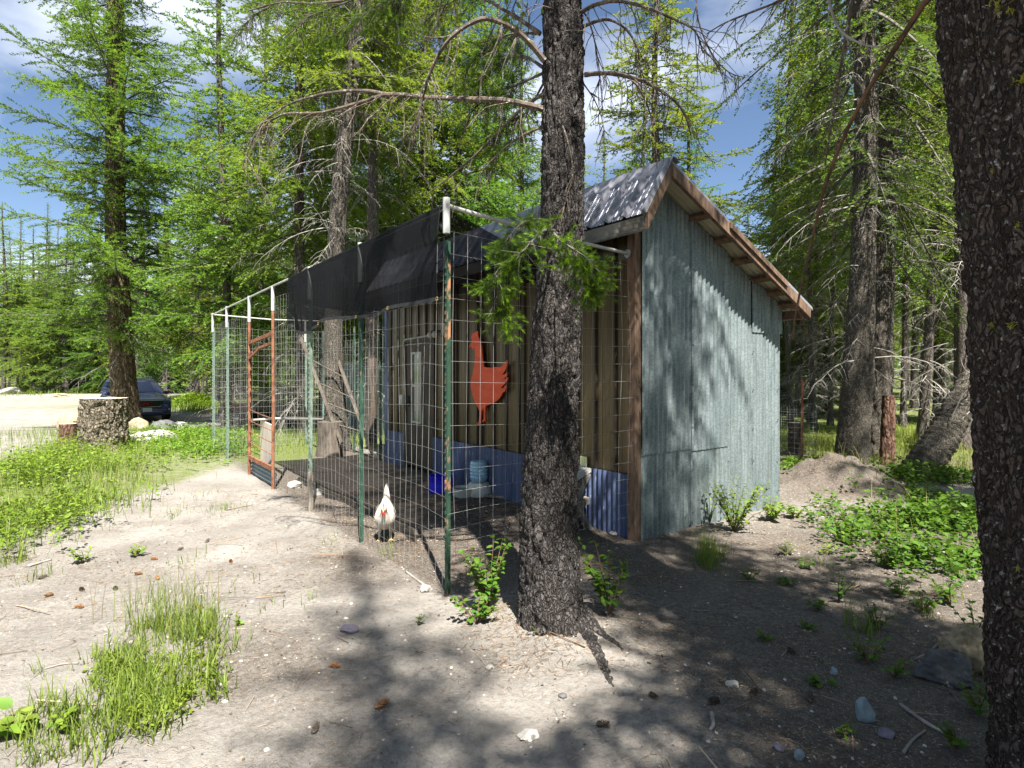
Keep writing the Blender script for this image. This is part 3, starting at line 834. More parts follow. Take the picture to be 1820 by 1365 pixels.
def wire_panel(a, b, z0f, z1, hs, vs, seed, r=0.00115, wob=0.010):
    """welded wire between two feet a, b"""
    rg = np.random.default_rng(seed)
    a, b = np.array(a, float), np.array(b, float)
    L = np.linalg.norm((b - a)[:2])
    mb = MB()
    nx = max(4, int(L / 0.3))
    side = np.array([-(b - a)[1], (b - a)[0], 0]) / L
    z = z0f
    zs = []
    k = 0
    while z < z1:
        zs.append(z); z += hs * (0.75 if k < 3 else 1.0); k += 1
    ph = rg.uniform(0, 6, 4)
    def off(u, z_):
        return wob * (math.sin(u * 5 + ph[0] + z_ * 2) + 0.6 * math.sin(u * 11 + ph[1] + 3 * z_))
    def sag(u, z_): return 0.012 * math.sin(u * 7 + ph[2]) + 0.008 * math.sin(u * 17 + ph[3] + z_ * 5)
    gz = lambda u: ground(*(a + (b - a) * u)[:2])
    gs = [gz(u) for u in np.linspace(0, 1, nx + 1)]
    for z_ in zs:
        pts = []
        for i, u in enumerate(np.linspace(0, 1, nx + 1)):
            p = a + (b - a) * u + side * off(u * L, z_)
            p[2] = z_ + sag(u * L, z_) + gs[i] * max(0, 1 - z_)
            pts.append(p)
        mb.tube(pts, r * 1.15, 3, cap=False)
    for u in np.arange(0.5 * vs / L, 1, vs / L):
        pts = []
        i = min(int(u * nx), nx - 1)
        for z_ in (zs[0], zs[len(zs) // 3], zs[2 * len(zs) // 3], zs[-1]):
            p = a + (b - a) * u + side * off(u * L, z_)
            p[2] = z_ + sag(u * L, z_) + gs[i] * max(0, 1 - z_)
            pts.append(p)
        mb.tube(pts, r, 3, cap=False)
    o = mk('wire_mesh', mb, M['wire'], run)
    o['kind'] = 'stuff'
sp = [0.0, 0.178, 0.343, 0.5156]
for i in range(3):
    wire_panel(FP + (FQ - FP) * sp[i], FP + (FQ - FP) * sp[i + 1], 0.05, 2.62, 0.155, 0.10, 10 + i)
wire_panel(FP + (FQ - FP) * 0.666, FP + (FQ - FP) * 0.853, 0.05, 2.5, 0.14, 0.12, 21)
wire_panel(FP + (FQ - FP) * 0.853, FQ, 0.05, 2.5, 0.14, 0.12, 22)
wire_panel(FP, W(0.04, -0.08, 0), 0.22, 2.62, 0.155, 0.12, 23, wob=0.02)
wire_panel(FQ, KQ, 0.05, 2.45, 0.13, 0.11, 24, 0.002)
wire_panel(KQ, W(S_LEN, -0.05, 0), 0.05, 2.3, 0.14, 0.12, 25, 0.002)
mb = MB()
gp0 = FP + (FQ - FP) * 0.343
mb.bar(gp0 + Vector((0, 0, -0.05)) + FD * -0.04, gp0 + Vector((0, 0, 0.45)) + FD * -0.03, 0.05, 0.04, FD)
mk('stake', mb, M['wood_grey'], run)

# the gate
GA, GB = FP + (FQ - FP) * 0.5156, FP + (FQ - FP) * 0.666
gate = thing('run_gate', GA, 'rusty steel gate frame with torn mesh stubs and corrugated kick plate', 'gate')
for g_, zz in ((GA, 2.42), (GB, 2.36)):
    mb = MB(); mb.tube([g_ + Vector((0, 0, ground(g_.x, g_.y) - 0.05)), g_ + Vector((0.006, 0, 1.2)), g_ + Vector((0, 0, zz))], 0.021, 10); mk('gate_post', mb, M['rust'], gate)
    sl_ = MB(); sl_.tube([g_ + Vector((0, 0, zz - 0.02)), g_ + Vector((0, 0, 2.735))], 0.024, 10); mk('pipe_sleeve', sl_, M['grey_pvc'], gate)
mb = MB(); mb.bar(GA + Vector((0, 0, 2.10)), GB + Vector((0, 0, 2.02)), 0.03, 0.05); mb.bar(GA + Vector((0, 0, 1.97)), GA.lerp(GB, .5) + Vector((0, 0, 1.93)), 0.03, 0.035)
mb.bar(GA.lerp(GB, .5) + Vector((0, 0, 1.93)), GB + Vector((0, 0, 1.78)), 0.03, 0.035)
mk('cross_bar', mb, M['rust'], gate)
mb = MB(); mb.bar(GA + Vector((0, 0, 0.27)), GB + Vector((0, 0, 0.27)), 0.03, 0.06); mk('cross_bar', mb, M['rust'], gate)
rg = random.Random(3)
for z in np.arange(0.45, 1.75, 0.165):
    ln = rg.uniform(0.05, 0.14) if z > 0.95 else None
    mb = MB()
    if ln:
        b0 = GB + Vector((0, 0, z)); d = (GA - GB).normalized()
        mb.add([b0 + Vector((0, 0, -.02)), b0 + d * 0.05 + Vector((0, 0, -.018)), b0 + d * ln + Vector((0, 0, .002)), b0 + d * ln * .8 + Vector((0, 0, .012)), b0 + d * .04 + Vector((0, 0, .03)), b0 + Vector((0, 0, .035))] +
               [q + Vector((.006, .006, 0)) for q in (b0 + Vector((0, 0, -.02)), b0 + d * 0.05 + Vector((0, 0, -.018)), b0 + d * ln + Vector((0, 0, .002)), b0 + d * ln * .8 + Vector((0, 0, .012)), b0 + d * .04 + Vector((0, 0, .03)), b0 + Vector((0, 0, .035)))],
               [(0, 1, 2, 3, 4, 5), (11, 10, 9, 8, 7, 6), (0, 6, 7, 1), (1, 7, 8, 2), (2, 8, 9, 3), (3, 9, 10, 4), (4, 10, 11, 5)])
        mk('mesh_stub', mb, M['rust'], gate)
    else:
        mb.tube([GA + Vector((0, 0, z)), GA.lerp(GB, .5) + Vector((0.02, 0, z + 0.012)), GB + Vector((0, 0, z + 0.05))], 0.006, 5)
        mk('cross_rod', mb, M['rust'], gate)
V, F = [], []
for q in np.linspace(-0.02, 1.02, 3):
    for k in range(25):
        z = 0.0 + 0.235 * k / 24
        p = GA.lerp(GB, q) + FD.cross(Vector((0, 0, 1))) * (0.035 + 0.012 * math.sin(k / 24 * 4 * 2 * math.pi)) + Vector((0, 0, z + 0.01))
        V.append(p)
for i in range(2):
    for k in range(24): F.append((i * 25 + k, (i + 1) * 25 + k, (i + 1) * 25 + k + 1, i * 25 + k + 1))
mk('kick_plate', (V, F), M['galv'], gate, smooth=True)
# pale board with a curved rim standing behind the gate
M['pale_board'] = nmat('pale_board', (0.52, 0.46, 0.38), (0.70, 0.63, 0.54), 2.5, (4, 4, 1), rough=0.8, bump=0.1)
bA, bB = GA + Vector((-0.35, 0.75, 0)), GB + Vector((0.05, 0.35, 0))
pb = thing('pale_board', (bA + bB) / 2, 'pale plywood board propped upright just inside the rusty gate', 'board')
mb = MB(); mb.bar(bA.lerp(bB, .5) + Vector((0, 0, 0.02)), bA.lerp(bB, .5) + Vector((0, 0, 0.80)), (bB - bA).length + 0.30, 0.02, Vector((0, 0, 1)).cross(bB - bA).normalized()); mk('board', mb, M['pale_board'], pb)
mb = MB(); e0 = at(447, 747, 8.9); e1 = at(575, 745, 8.4)
mb.tube([e0 + Vector((0.0, 0, -0.05)), e0, e0.lerp(e1, .3) + Vector((0, 0, .02)), e0.lerp(e1, .7) + Vector((0, 0, .012)), e1], 0.018, 8); mk('pole', mb, M['pale_board'], pb, smooth=True)

# shade cloth
def cloth_mat():
    m, n, l, b = new_mat('shade_cloth')
    out = n['Material Output']
    b.inputs['Base Color'].default_value = (0.007, 0.008, 0.0095, 1); b.inputs['Roughness'].default_value = 0.8; b.inputs['Specular IOR Level'].default_value = 0.08
    tr = n.new('ShaderNodeBsdfTransparent'); ms = n.new('ShaderNodeMixShader')
    tcn = n.new('ShaderNodeTexCoord'); nz = n.new('ShaderNodeTexNoise'); nz.inputs['Scale'].default_value = 1.3
    l.new(tcn.outputs['Object'], nz.inputs['Vector'])
    mr = n.new('ShaderNodeMapRange'); mr.inputs[3].default_value = 0.90; mr.inputs[4].default_value = 0.76
    l.new(nz.outputs[0], mr.inputs[0]); l.new(mr.outputs[0], ms.inputs[0])
    l.new(tr.outputs[0], ms.inputs[1]); l.new(b.outputs[0], ms.inputs[2]); l.new(ms.outputs[0], out.inputs['Surface'])
    return m
M['cloth'] = cloth_mat()
M['hem'] = nmat('cloth_hem', (0.012, 0.013, 0.014), (0.03, 0.03, 0.03), 9, rough=0.7, bump=0)
M['brass'] = nmat('brass', (0.45, 0.32, 0.12), (0.60, 0.45, 0.20), 9, rough=0.4, metal=0.8, bump=0)
cloth = thing('shade_cloth', FP + Vector((0, 0, 2.1)), 'black mesh shade cloth draped over the chicken run', 'shade cloth')
S1 = 3.72                                   # how far along the fence the cloth runs
def hem_z(s): return 2.11 + 0.045 * math.sin(s * 3.3 + 0.4) * (s / S1) - 0.06 * math.exp(-((s - 2.9) / 0.5) ** 2) + 0.05 * ss(3.2, 3.7, s)
outn = FD.cross(Vector((0, 0, 1)))           # away from the coop
if outn.dot(DG) > 0: outn = -outn
V, F = [], []
ns, nz_ = 90, 14
for i in range(ns + 1):
    s = 0.03 + (S1 - 0.03) * i / ns
    for k in range(nz_ + 1):
        u = k / nz_
        ztop = zt(s / FL) + 0.004
        z = ztop + (hem_z(s) - ztop) * u
        wv = (0.02 * math.sin(s * 8 + 1.5 * u) + 0.03 * math.sin(s * 3.1) + 0.04 * math.sin(s * 19) * ss(2.0, 3.4, s)) * u
        V.append(FP + FD * s + outn * (0.03 + wv + 0.02 * math.sin(math.pi * u)) + Vector((0, 0, z)))
for i in range(ns):
    for k in range(nz_):
        a = i * (nz_ + 1) + k
        F.append((a, a + nz_ + 1, a + nz_ + 2, a + 1))
mk('hanging_flap', (V, F), M['cloth'], cloth, smooth=True)
def strip(pts, w, name, mat):
    V, F = [], []
    for p in pts: V += [p + Vector((0, 0, w / 2)) + outn * .004, p - Vector((0, 0, w / 2)) + outn * .004]
    for i in range(len(pts) - 1): F.append((2 * i, 2 * i + 2, 2 * i + 3, 2 * i + 1))
    return mk(name, (V, F), mat, cloth, smooth=True)
hp = [Vector(V[i * (nz_ + 1) + nz_]) for i in range(ns + 1)]
strip(hp, 0.03, 'hem', M['hem'])
mb = MB(); mb.tube([FP + FD * s + Vector((0, 0, zt(s / FL) - 0.002)) for s in np.linspace(0.03, S1, 12)], 0.021, 8); mk('hem', mb, M['hem'], cloth)
strip([Vector(V[k]) for k in range(nz_ + 1)], 0.025, 'hem', M['hem'])
gm = MB(); a_ = np.linspace(0, 2 * np.pi, 13)
gm.tube([(0.012 * math.cos(q), 0, 0.012 * math.sin(q)) for q in a_], 0.004, 6, cap=False)
gme = mesh_from('grommet', gm.v, gm.f, M['brass'])
for s in (0.05, 0.85, 1.62, 2.55):
    i = int((s - 0.03) / (S1 - 0.03) * ns)
    piece('grommet', gme, cloth, hp[max(i, 0)] + outn * 0.008 - (FP + Vector((0, 0, 2.1))), (0, 0, math.atan2(FD.y, FD.x)))
# roof part from the rail to the coop wall, sagging
V, F = [], []
nu, nv = 40, 22
for i in range(nu + 1):
    s = 0.03 + 5.3 * i / nu
    for k in range(nv + 1):
        u = k / nv
        pf = FP + FD * min(s, 5.3) + Vector((0, 0, zt(s / FL)))
        pw = W(min(s, 5.55), -0.05, 2.66 + 0.03 * math.sin(s * 4))
        p = pf.lerp(pw, u)
        sag = 0.20 * math.sin(math.pi * u) * (0.8 + 0.35 * math.sin(s * 1.9)) + 0.025 * math.sin(s * 9 + 4 * u) * math.sin(math.pi * u)
        V.append(p - Vector((0, 0, sag)))
for i in range(nu):
    for k in range(nv):
        a = i * (nv + 1) + k
        F.append((a, a + nv + 1, a + nv + 2, a + 1))
mk('overhead_sheet', (V, F), M['cloth'], cloth, smooth=True)

# ------------------------------------------------------------------ things in the run
M['blue_plastic'] = nmat('blue_plastic', (0.012, 0.012, 0.62), (0.02, 0.02, 0.78), 6, rough=0.4, bump=0, spec=0.5)
M['cream_plastic'] = nmat('cream_plastic', (0.58, 0.57, 0.50), (0.70, 0.69, 0.62), 6, rough=0.4, bump=0)
M['bottle_blue'] = nmat('blue_bottle', (0.32, 0.55, 0.70), (0.42, 0.66, 0.80), 5, rough=0.2, bump=0, spec=0.6)
M['water'] = glass_mat('dark_water', (0.05, 0.06, 0.06), 0.03)
p = gp(785, 874)
bowl = thing('feed_bowl', p, 'deep bright blue plastic feed bowl by the coop wall', 'bowl')
mb = MB(); mb.lathe(p, [(0.001, 0.01), (0.165, 0.0), (0.172, 0.02), (0.158, 0.10), (0.166, 0.205), (0.172, 0.215), (0.165, 0.22), (0.150, 0.205), (0.145, 0.08), (0.001, 0.07)], 32)
mk('bowl', mb, M['blue_plastic'], bowl, auto=40)
mb = MB(); mb.lathe(p, [(0.001, 0.10), (0.1465, 0.098)], 24); mk('feed', mb, M['wood_grey'], bowl)
p = gp(851, 880)
wt = thing('poultry_waterer', p, 'cream poultry waterer with a blue ribbed bottle on top', 'waterer')
mb = MB(); mb.lathe(p, [(0.001, 0.0), (0.155, 0.0), (0.165, 0.02), (0.155, 0.12), (0.12, 0.165), (0.085, 0.17), (0.001, 0.17)], 28); mk('base', mb, M['cream_plastic'], wt, auto=40)
q = p + Vector((-0.20, -0.06, 0)); mb = MB(); mb.lathe(q, [(0.001, 0.0), (0.12, 0.0), (0.128, 0.02), (0.14, 0.10), (0.147, 0.112), (0.134, 0.112), (0.12, 0.05), (0.001, 0.045)], 28); tr_ = mk('trough', mb, M['cream_plastic'], wt, auto=40)
mb = MB(); mb.lathe(q, [(0.001, 0.085), (0.1275, 0.085)], 24); mk('water', mb, M['water'], tr_)
prof = [(0.05, 0.165), (0.09, 0.18), (0.112, 0.215)]
for z in np.arange(0.23, 0.40, 0.045): prof += [(0.115, z), (0.117, z + 0.015), (0.109, z + 0.024), (0.109, z + 0.032), (0.115, z + 0.042)]
prof += [(0.114, 0.415), (0.10, 0.44), (0.001, 0.445)]
mb = MB(); mb.lathe(p, prof, 28); mk('bottle', mb, M['bottle_blue'], wt, auto=50)
mb = MB(); b0 = gp(880, 884); mb.bar(b0 + Vector((-.2, .1, .02)), b0 + Vector((.25, -.10, .03)), .16, .03); tag(mk('plank', mb, M['wood_grey']), 'short weathered plank lying beside the poultry waterer', 'plank')

# tilted stand behind the big trunk
def stand():
    o = W(0.62, -0.1, 0)
    st = thing('tilted_stand', o, 'old tilted wooden stand on crossed legs by the blue skirting', 'stand')
    a, b = W(0.60, -0.07, 0.60), W(0.60, -0.52, 0.44)
    c, d = W(0.98, -0.52, 0.44), W(0.98, -0.07, 0.60)
    dn = Vector((0, 0, -0.035))
    mb = MB(); mb.hexa([a + dn, b + dn, c + dn, d + dn, a, b, c, d]); mk('top', mb, M['white_pvc'], st)
    a, b = W(0.62, -0.07, 0.30), W(0.62, -0.48, 0.16); c, d = W(0.95, -0.48, 0.16), W(0.95, -0.07, 0.30)
    dn = Vector((0, 0, -0.06))
    mb = MB(); mb.hexa([a + dn, b + dn, c + dn, d + dn, a, b, c, d]); mk('shelf', mb, M['wood_grey'], st)
    for s in (0.585, 1.0):
        mb = MB(); mb.bar(W(s, -0.40, 0.44), W(s, -0.10, -0.03), 0.035, 0.07, DW); mk('leg', mb, M['wood_grey'], st)
        mb = MB(); mb.bar(W(s + 0.04, -0.10, 0.55), W(s + 0.04, -0.45, -0.03), 0.035, 0.07, DW); mk('leg', mb, M['wood_grey'], st)
stand()

# the hen
def loft(mb, spine, sides=16, mi=0):
    """spine: (x, y, z, rx, rz) rings across the local x axis, ordered tail to beak"""
    P = np.array([q[:3] for q in spine], float); n = len(P)
    T = np.gradient(P, axis=0); T /= np.linalg.norm(T, axis=1)[:, None]
    X = np.array([1.0, 0, 0])
    vs = []
    for i in range(n):
        U = X; V_ = np.cross(T[i], U)
        for j in range(sides):
            a = 2 * math.pi * j / sides
            vs.append(P[i] + U * math.cos(a) * spine[i][3] + V_ * math.sin(a) * spine[i][4])
    fs = [(i * sides + j, i * sides + (j + 1) % sides, (i + 1) * sides + (j + 1) % sides, (i + 1) * sides + j) for i in range(n - 1) for j in range(sides)]
    fs += [tuple(range(sides)), tuple((n - 1) * sides + j for j in range(sides))[::-1]]
    mb.add(vs, fs, mi)
def hen():
    M['feather'] = nmat('white_feathers', (0.42, 0.37, 0.30), (0.60, 0.57, 0.52), 34, (1, 1, 0.45), rough=0.8, bump=0.5, bdist=0.008)
    M['comb'] = nmat('red_comb', (0.35, 0.02, 0.015), (0.52, 0.04, 0.03), 30, rough=0.5, bump=0.2)
    M['shank'] = nmat('yellow_shank', (0.50, 0.34, 0.14), (0.62, 0.46, 0.22), 30, rough=0.6, bump=0.2)
    M['eye'] = glass_mat('eye_dark', (0.01, 0.008, 0.006), 0.1)
    p = gp(685, 960)
    h = thing('hen', p, 'white hen with red comb facing out through the wire fence', 'hen', None, R(8))
    mb = MB()
    loft(mb, [(0, .165, .505, .006, .004), (0, .158, .47, .018, .012), (0, .145, .42, .026, .02), (0, .125, .37, .034, .034), (0, .10, .325, .05, .055), (0, .06, .285, .075, .085),
              (0, .015, .25, .092, .105), (0, -.035, .225, .097, .108), (0, -.08, .22, .088, .098), (0, -.115, .235, .065, .075), (0, -.138, .26, .046, .05), (0, -.155, .29, .034, .036),
              (0, -.168, .318, .028, .03), (0, -.185, .335, .026, .027), (0, -.205, .335, .019, .02), (0, -.215, .331, .011, .012)], 18)
    loft(mb, [(0, -.212, .331, .010, .010), (0, -.228, .327, .006, .006), (0, -.243, .320, .001, .001)], 8, 2)
    for sx in (-1, 1):
        mb.tube([(sx * .045, .0, .17), (sx * .048, -.005, .115), (sx * .052, .0, .07), (sx * .055, -.01, .012)], [.035, .022, .0085, .008], 10, 2 if False else 0)
        mb.tube([(sx * .05, -.002, .10), (sx * .053, .002, .06), (sx * .055, -.008, .012)], [.0095, .008, .009], 8, 2)
        for an, ln in ((-25, .055), (0, .065), (25, .055), (180, .03)):
            a = R(an)
            mb.tube([(sx * .055, -.008, .012), (sx * .055 + math.sin(a) * ln * .5, -.008 - math.cos(a) * ln * .5, .012), (sx * .055 + math.sin(a) * ln, -.008 - math.cos(a) * ln, .003)], [.006, .005, .002], 6, 2)
    # folded wings
    for sx in (-1, 1):
        V, F = [], []
        for i in range(9):
            u = i / 8
            for k in range(5):
                w = (k / 4 - .5)
                y = -.07 + .22 * u; z = .255 + .045 * u + w * .12 * (1 - .75 * u * u)
                V.append((sx * (.098 - .055 * u * u - .02 * abs(w) * 2 + .004), y, z))
        for i in range(8):
            for k in range(4): F.append((i * 5 + k, i * 5 + k + 1, i * 5 + k + 6, i * 5 + k + 5))
        mb.add(V, F, 0)
    body = mk('body', mb, [M['feather'], M['comb'], M['shank']], h, smooth=True, local=True)
    mb = MB()
    pr = [(-.16, .36), (-.165, .385), (-.175, .375), (-.185, .395), (-.195, .378), (-.205, .388), (-.212, .365), (-.222, .352), (-.215, .345), (-.19, .352)]
    V = [(-.004, y, z) for y, z in pr] + [(.004, y, z) for y, z in pr]; n = len(pr)
    mb.add(V, [tuple(range(n)), tuple(range(2 * n - 1, n - 1, -1))] + [(i, i + n, (i + 1) % n + n, (i + 1) % n) for i in range(n)])
    mk('comb', mb, M['comb'], h, local=True)
    for sx in (-1, 1):
        mb = MB(); mb.lathe((sx * .010, -.212, .305), [(0.001, -.028), (.009, -.02), (.010, -.008), (.006, .008), (.001, .015)], 8, 0, (.6, 1)); mk('wattle', mb, M['comb'], h, smooth=True, local=True)
        mb = MB(); mb.lathe((sx * .0245, -.195, .342), [(0.001, -.005), (.004, -.002), (.004, .002), (.001, .005)], 8); mk('eye', mb, M['eye'], h, smooth=True, local=True)
        mb = MB(); mb.lathe((sx * .0255, -.19, .334), [(0.001, -.016), (.011, -.006), (.011, .008), (.001, .016)], 10, 0, (.3, 1)); mk('cheek', mb, M['comb'], h, smooth=True, local=True)
hen()
SHADE = [
    (2.8, -2.2, 4, 14.5, 'drooping fir just behind the viewpoint on the coop side', 1.0),
    (1.5, -4.8, 5, 17, 'thin pole conifer straight behind the viewpoint', 1.0),
    (4.3, -4.6, 1, 17, 'fir with dead lower limbs farther behind the viewpoint', 1.0),
    (3.0, 0.5, 4, 16.5, 'narrow drooping fir just beside the viewpoint', 0.52),
    (7.5, 1.5, 1, 18, 'fir with dead limbs out of frame past the foreground trunk', 1.0),
]

# ------------------------------------------------------------------ trees
def nrm(a): return a / (np.linalg.norm(a, axis=-1, keepdims=True) + 1e-9)

def leaf_quads(P, D, L, Wd, rg, flat=1.1):
    """narrow diamond sprays at P along D"""
    n = len(P)
    up = np.tile(np.array([0, 0, 1.0]), (n, 1)) + rg.normal(0, flat, (n, 3))
    S = nrm(np.cross(D, up))
    mid = P + D * (L * 0.45)[:, None]
    V = np.stack([P, mid + S * (Wd / 2)[:, None], P + D * L[:, None], mid - S * (Wd / 2)[:, None]], 1).reshape(-1, 3)
    F = np.arange(4 * n).reshape(n, 4)
    return V, F

def prisms(A, B, ra, rb):
    """three-sided straight twigs"""
    n = len(A)
    D = nrm(B - A)
    ref = np.where(np.abs(D[:, 2:3]) < 0.9, np.array([[0, 0, 1.0]]), np.array([[1.0, 0, 0]]))
    U = nrm(np.cross(D, ref)); Vv = np.cross(D, U)
    vs = []
    for P, r in ((A, ra), (B, rb)):
        for k in range(3):
            a = 2 * math.pi * k / 3
            vs.append(P + (U * math.cos(a) + Vv * math.sin(a)) * np.asarray(r).reshape(-1, 1))
    V = np.stack(vs, 1).reshape(-1, 3)
    b = (np.arange(n) * 6)[:, None]
    F = np.concatenate([b + np.array([[0, 1, 4, 3]]), b + np.array([[1, 2, 5, 4]]), b + np.array([[2, 0, 3, 5]])], 0)
    return V, F

def cat_vf(parts):
    V, F, o = [], [], 0
    for v, f in parts:
        V.append(v); F.append(f + o); o += len(v)
    return np.concatenate(V), np.concatenate(F)

def conifer(seed, H, cb, Rad, nb, r0=0.18, leaf=0.085, lw=0.026, sec=0.12, tw=0.045, droop=0.22, tip_up=0.3, elev=(-12, 38), dead=None, sway=0.12, prof=0.85,
            axis=None, top_r=0.02, sides=14, sparse=1.0, fill=1.0):
    """returns trunk (V,F), wood (V,F), dead wood (V,F), foliage (V,F,tint)"""
    rg = np.random.default_rng(seed)
    ph = rg.uniform(0, 6, 2)
    if axis is None:
        def axis(z):
            z = np.asarray(z, float)
            return np.stack([sway * np.sin(z * 0.32 + ph[0]) - sway * math.sin(ph[0]), sway * np.sin(z * 0.27 + ph[1]) - sway * math.sin(ph[1]), z], -1)
    def rad(z): return top_r + (r0 - top_r) * np.clip(1 - z / H, 0, 1) ** 0.8 + r0 * 0.45 * np.exp(-np.clip(z, 0, None) / 0.25)
    zs = np.concatenate([np.linspace(-0.15, 1.2, 8), np.linspace(1.6, H, 22)])
    C = axis(zs); a = np.linspace(0, 2 * np.pi, sides, endpoint=False)
    lob = 1 + 0.06 * np.sin(a * 3 + ph[0])[None] + 0.05 * rg.normal(0, 1, (len(zs), sides)) * 0.5
    fl = 1 + 0.18 * np.sin(a * 5 + ph[1])[None] * np.exp(-np.clip(zs, 0, None) / 0.2)[:, None]
    rr = rad(zs)[:, None] * lob * fl
    TV = np.stack([C[:, 0:1] + rr * np.cos(a), C[:, 1:2] + rr * np.sin(a), np.repeat(zs[:, None], sides, 1)], -1).reshape(-1, 3)
    ii = np.arange(len(zs) * sides).reshape(len(zs), sides)
    TF = np.stack([ii[:-1].ravel(), np.roll(ii, -1, 1)[:-1].ravel(), np.roll(ii, -1, 1)[1:].ravel(), ii[1:].ravel()], 1)
    # live limbs
    u = np.sort(rg.uniform(0, 1, nb)) ** 0.92
    zb = cb + (H - cb) * u * 0.985
    ln = Rad * np.clip((1 - u) ** prof * (0.55 + 0.45 * np.clip(u / 0.12, 0, 1)), 0.06, None) * rg.uniform(0.42, 1.18, nb)
    az = np.arange(nb) * 2.399 + rg.normal(0, 0.5, nb)
    el = np.radians(elev[0] + (elev[1] - elev[0]) * u + rg.normal(0, 13, nb))
    K = 9
    t = np.linspace(0, 1, K)
    d0 = np.stack([np.cos(az) * np.cos(el), np.sin(az) * np.cos(el), np.sin(el)], -1)
    base = axis(zb)
    sidev = np.stack([-np.sin(az), np.cos(az), 0 * az], -1)
    bend = rg.normal(0, 0.10, nb)
    B = base[:, None] + d0[:, None] * (ln[:, None, None] * t[None, :, None])
    B[:, :, 2] += ln[:, None] * (-droop * t[None] ** 1.6 + tip_up * droop * t[None] ** 4)
    B += sidev[:, None] * (bend * ln)[:, None, None] * (t[None, :, None] ** 2)
    parts = []
    r_b = 0.011 * ln + 0.006
    for k in range(K - 1):
        parts.append(prisms(B[:, k], B[:, k + 1], r_b * (1 - 0.85 * t[k]), r_b * (1 - 0.85 * t[k + 1])))
    # secondary shoots
    cnt = np.maximum(2, (ln * 0.88 / sec * sparse).astype(int))
    bi = np.repeat(np.arange(nb), cnt)
    pos = np.concatenate([np.linspace(0.14 if fill > .9 else 0.35, 1.0, c) for c in cnt]) + rg.normal(0, 0.015, cnt.sum())
    pos = np.clip(pos, 0.1, 0.999)
    kf = pos * (K - 1); k0 = np.minimum(kf.astype(int), K - 2); fr_ = (kf - k0)[:, None]
    S0 = B[bi, k0] * (1 - fr_) + B[bi, k0 + 1] * fr_
    Tg = nrm(B[bi, k0 + 1] - B[bi, k0])
    sg = np.where(np.arange(len(bi)) % 2 == 0, 1.0, -1.0)
    ang = np.radians(rg.normal(55, 11, len(bi))) * np.clip(1.25 - pos, 0.1, 1)
    D2 = Tg * np.cos(ang)[:, None] + sidev[bi] * (sg * np.sin(ang))[:, None]
    D2[:, 2] += rg.normal(-0.08, 0.34, len(bi))
    D2 = nrm(D2)
    l2 = np.clip((0.16 + 0.5 * (1 - pos) * np.clip(pos * 3, 0, 1)) * ln[bi] * rg.uniform(0.55, 1.1, len(bi)), 0.08, 0.85)
    parts.append(prisms(S0, S0 + D2 * (l2 * 0.85)[:, None] - np.array([0, 0, 1.0]) * (0.10 * l2)[:, None], np.full(len(bi), 0.0042), np.full(len(bi), 0.0018)))
    WV, WF = cat_vf(parts)
    c2 = np.maximum(2, (l2 / tw).astype(int))
    si = np.repeat(np.arange(len(bi)), c2)
    q = np.concatenate([(np.arange(c) + 0.6) / c for c in c2])
    P = S0[si] + D2[si] * (q * l2[si])[:, None]
    P[:, 2] -= 0.12 * l2[si] * q ** 2
    sv = nrm(np.cross(D2[si], np.array([0, 0, 1.0])))
    out = []
    tint = []
    for s_ in (-1, 1):
        keep = rg.uniform(0, 1, len(si)) < 0.93
        sp_ = rg.normal(0.85, 0.2, len(si)) * (1 - 0.6 * q ** 3)
        D3 = nrm(D2[si] * 0.75 + sv * (s_ * sp_)[:, None] + rg.normal(0, 0.38, (len(si), 3)) + np.array([0, 0, 0.10]))
        Ls = leaf * rg.uniform(0.6, 1.25, len(si)) * (1 - 0.25 * q)
        Ws = lw * rg.uniform(0.7, 1.3, len(si))
        v, f = leaf_quads(P[keep], D3[keep], Ls[keep], Ws[keep], rg)
        out.append((v, f))
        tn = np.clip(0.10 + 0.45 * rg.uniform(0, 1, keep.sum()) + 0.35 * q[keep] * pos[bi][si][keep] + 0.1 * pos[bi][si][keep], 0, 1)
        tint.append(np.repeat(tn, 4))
    LV, LF = cat_vf(out)
    # dead limbs on the lower stem
    if dead:
        z0, z1, nd, dl = dead
        dz = rg.uniform(z0, z1, nd); da = rg.uniform(0, 2 * np.pi, nd); dln = dl * rg.uniform(0.25, 1.0, nd)
        dr = np.radians(rg.normal(2, 16, nd))
        dv = np.stack([np.cos(da) * np.cos(dr), np.sin(da) * np.cos(dr), np.sin(dr)], -1)
        bs = axis(dz)
        KK = 7; tt = np.linspace(0, 1, KK)
        dd = rg.uniform(0.15, 0.55, nd)
        sd = np.stack([-np.sin(da), np.cos(da), 0 * da], -1)
        DB = bs[:, None] + dv[:, None] * (dln[:, None, None] * tt[None, :, None])
        DB[:, :, 2] -= (dln * dd)[:, None] * tt[None] ** 2.2
        DB += sd[:, None] * (rg.normal(0, 0.12, nd) * dln)[:, None, None] * tt[None, :, None] ** 2
        dp = []
        rb0 = 0.007 * dln + 0.005
        for k in range(KK - 1):
            dp.append(prisms(DB[:, k], DB[:, k + 1], rb0 * (1 - .8 * tt[k]), rb0 * (1 - .8 * tt[k + 1])))
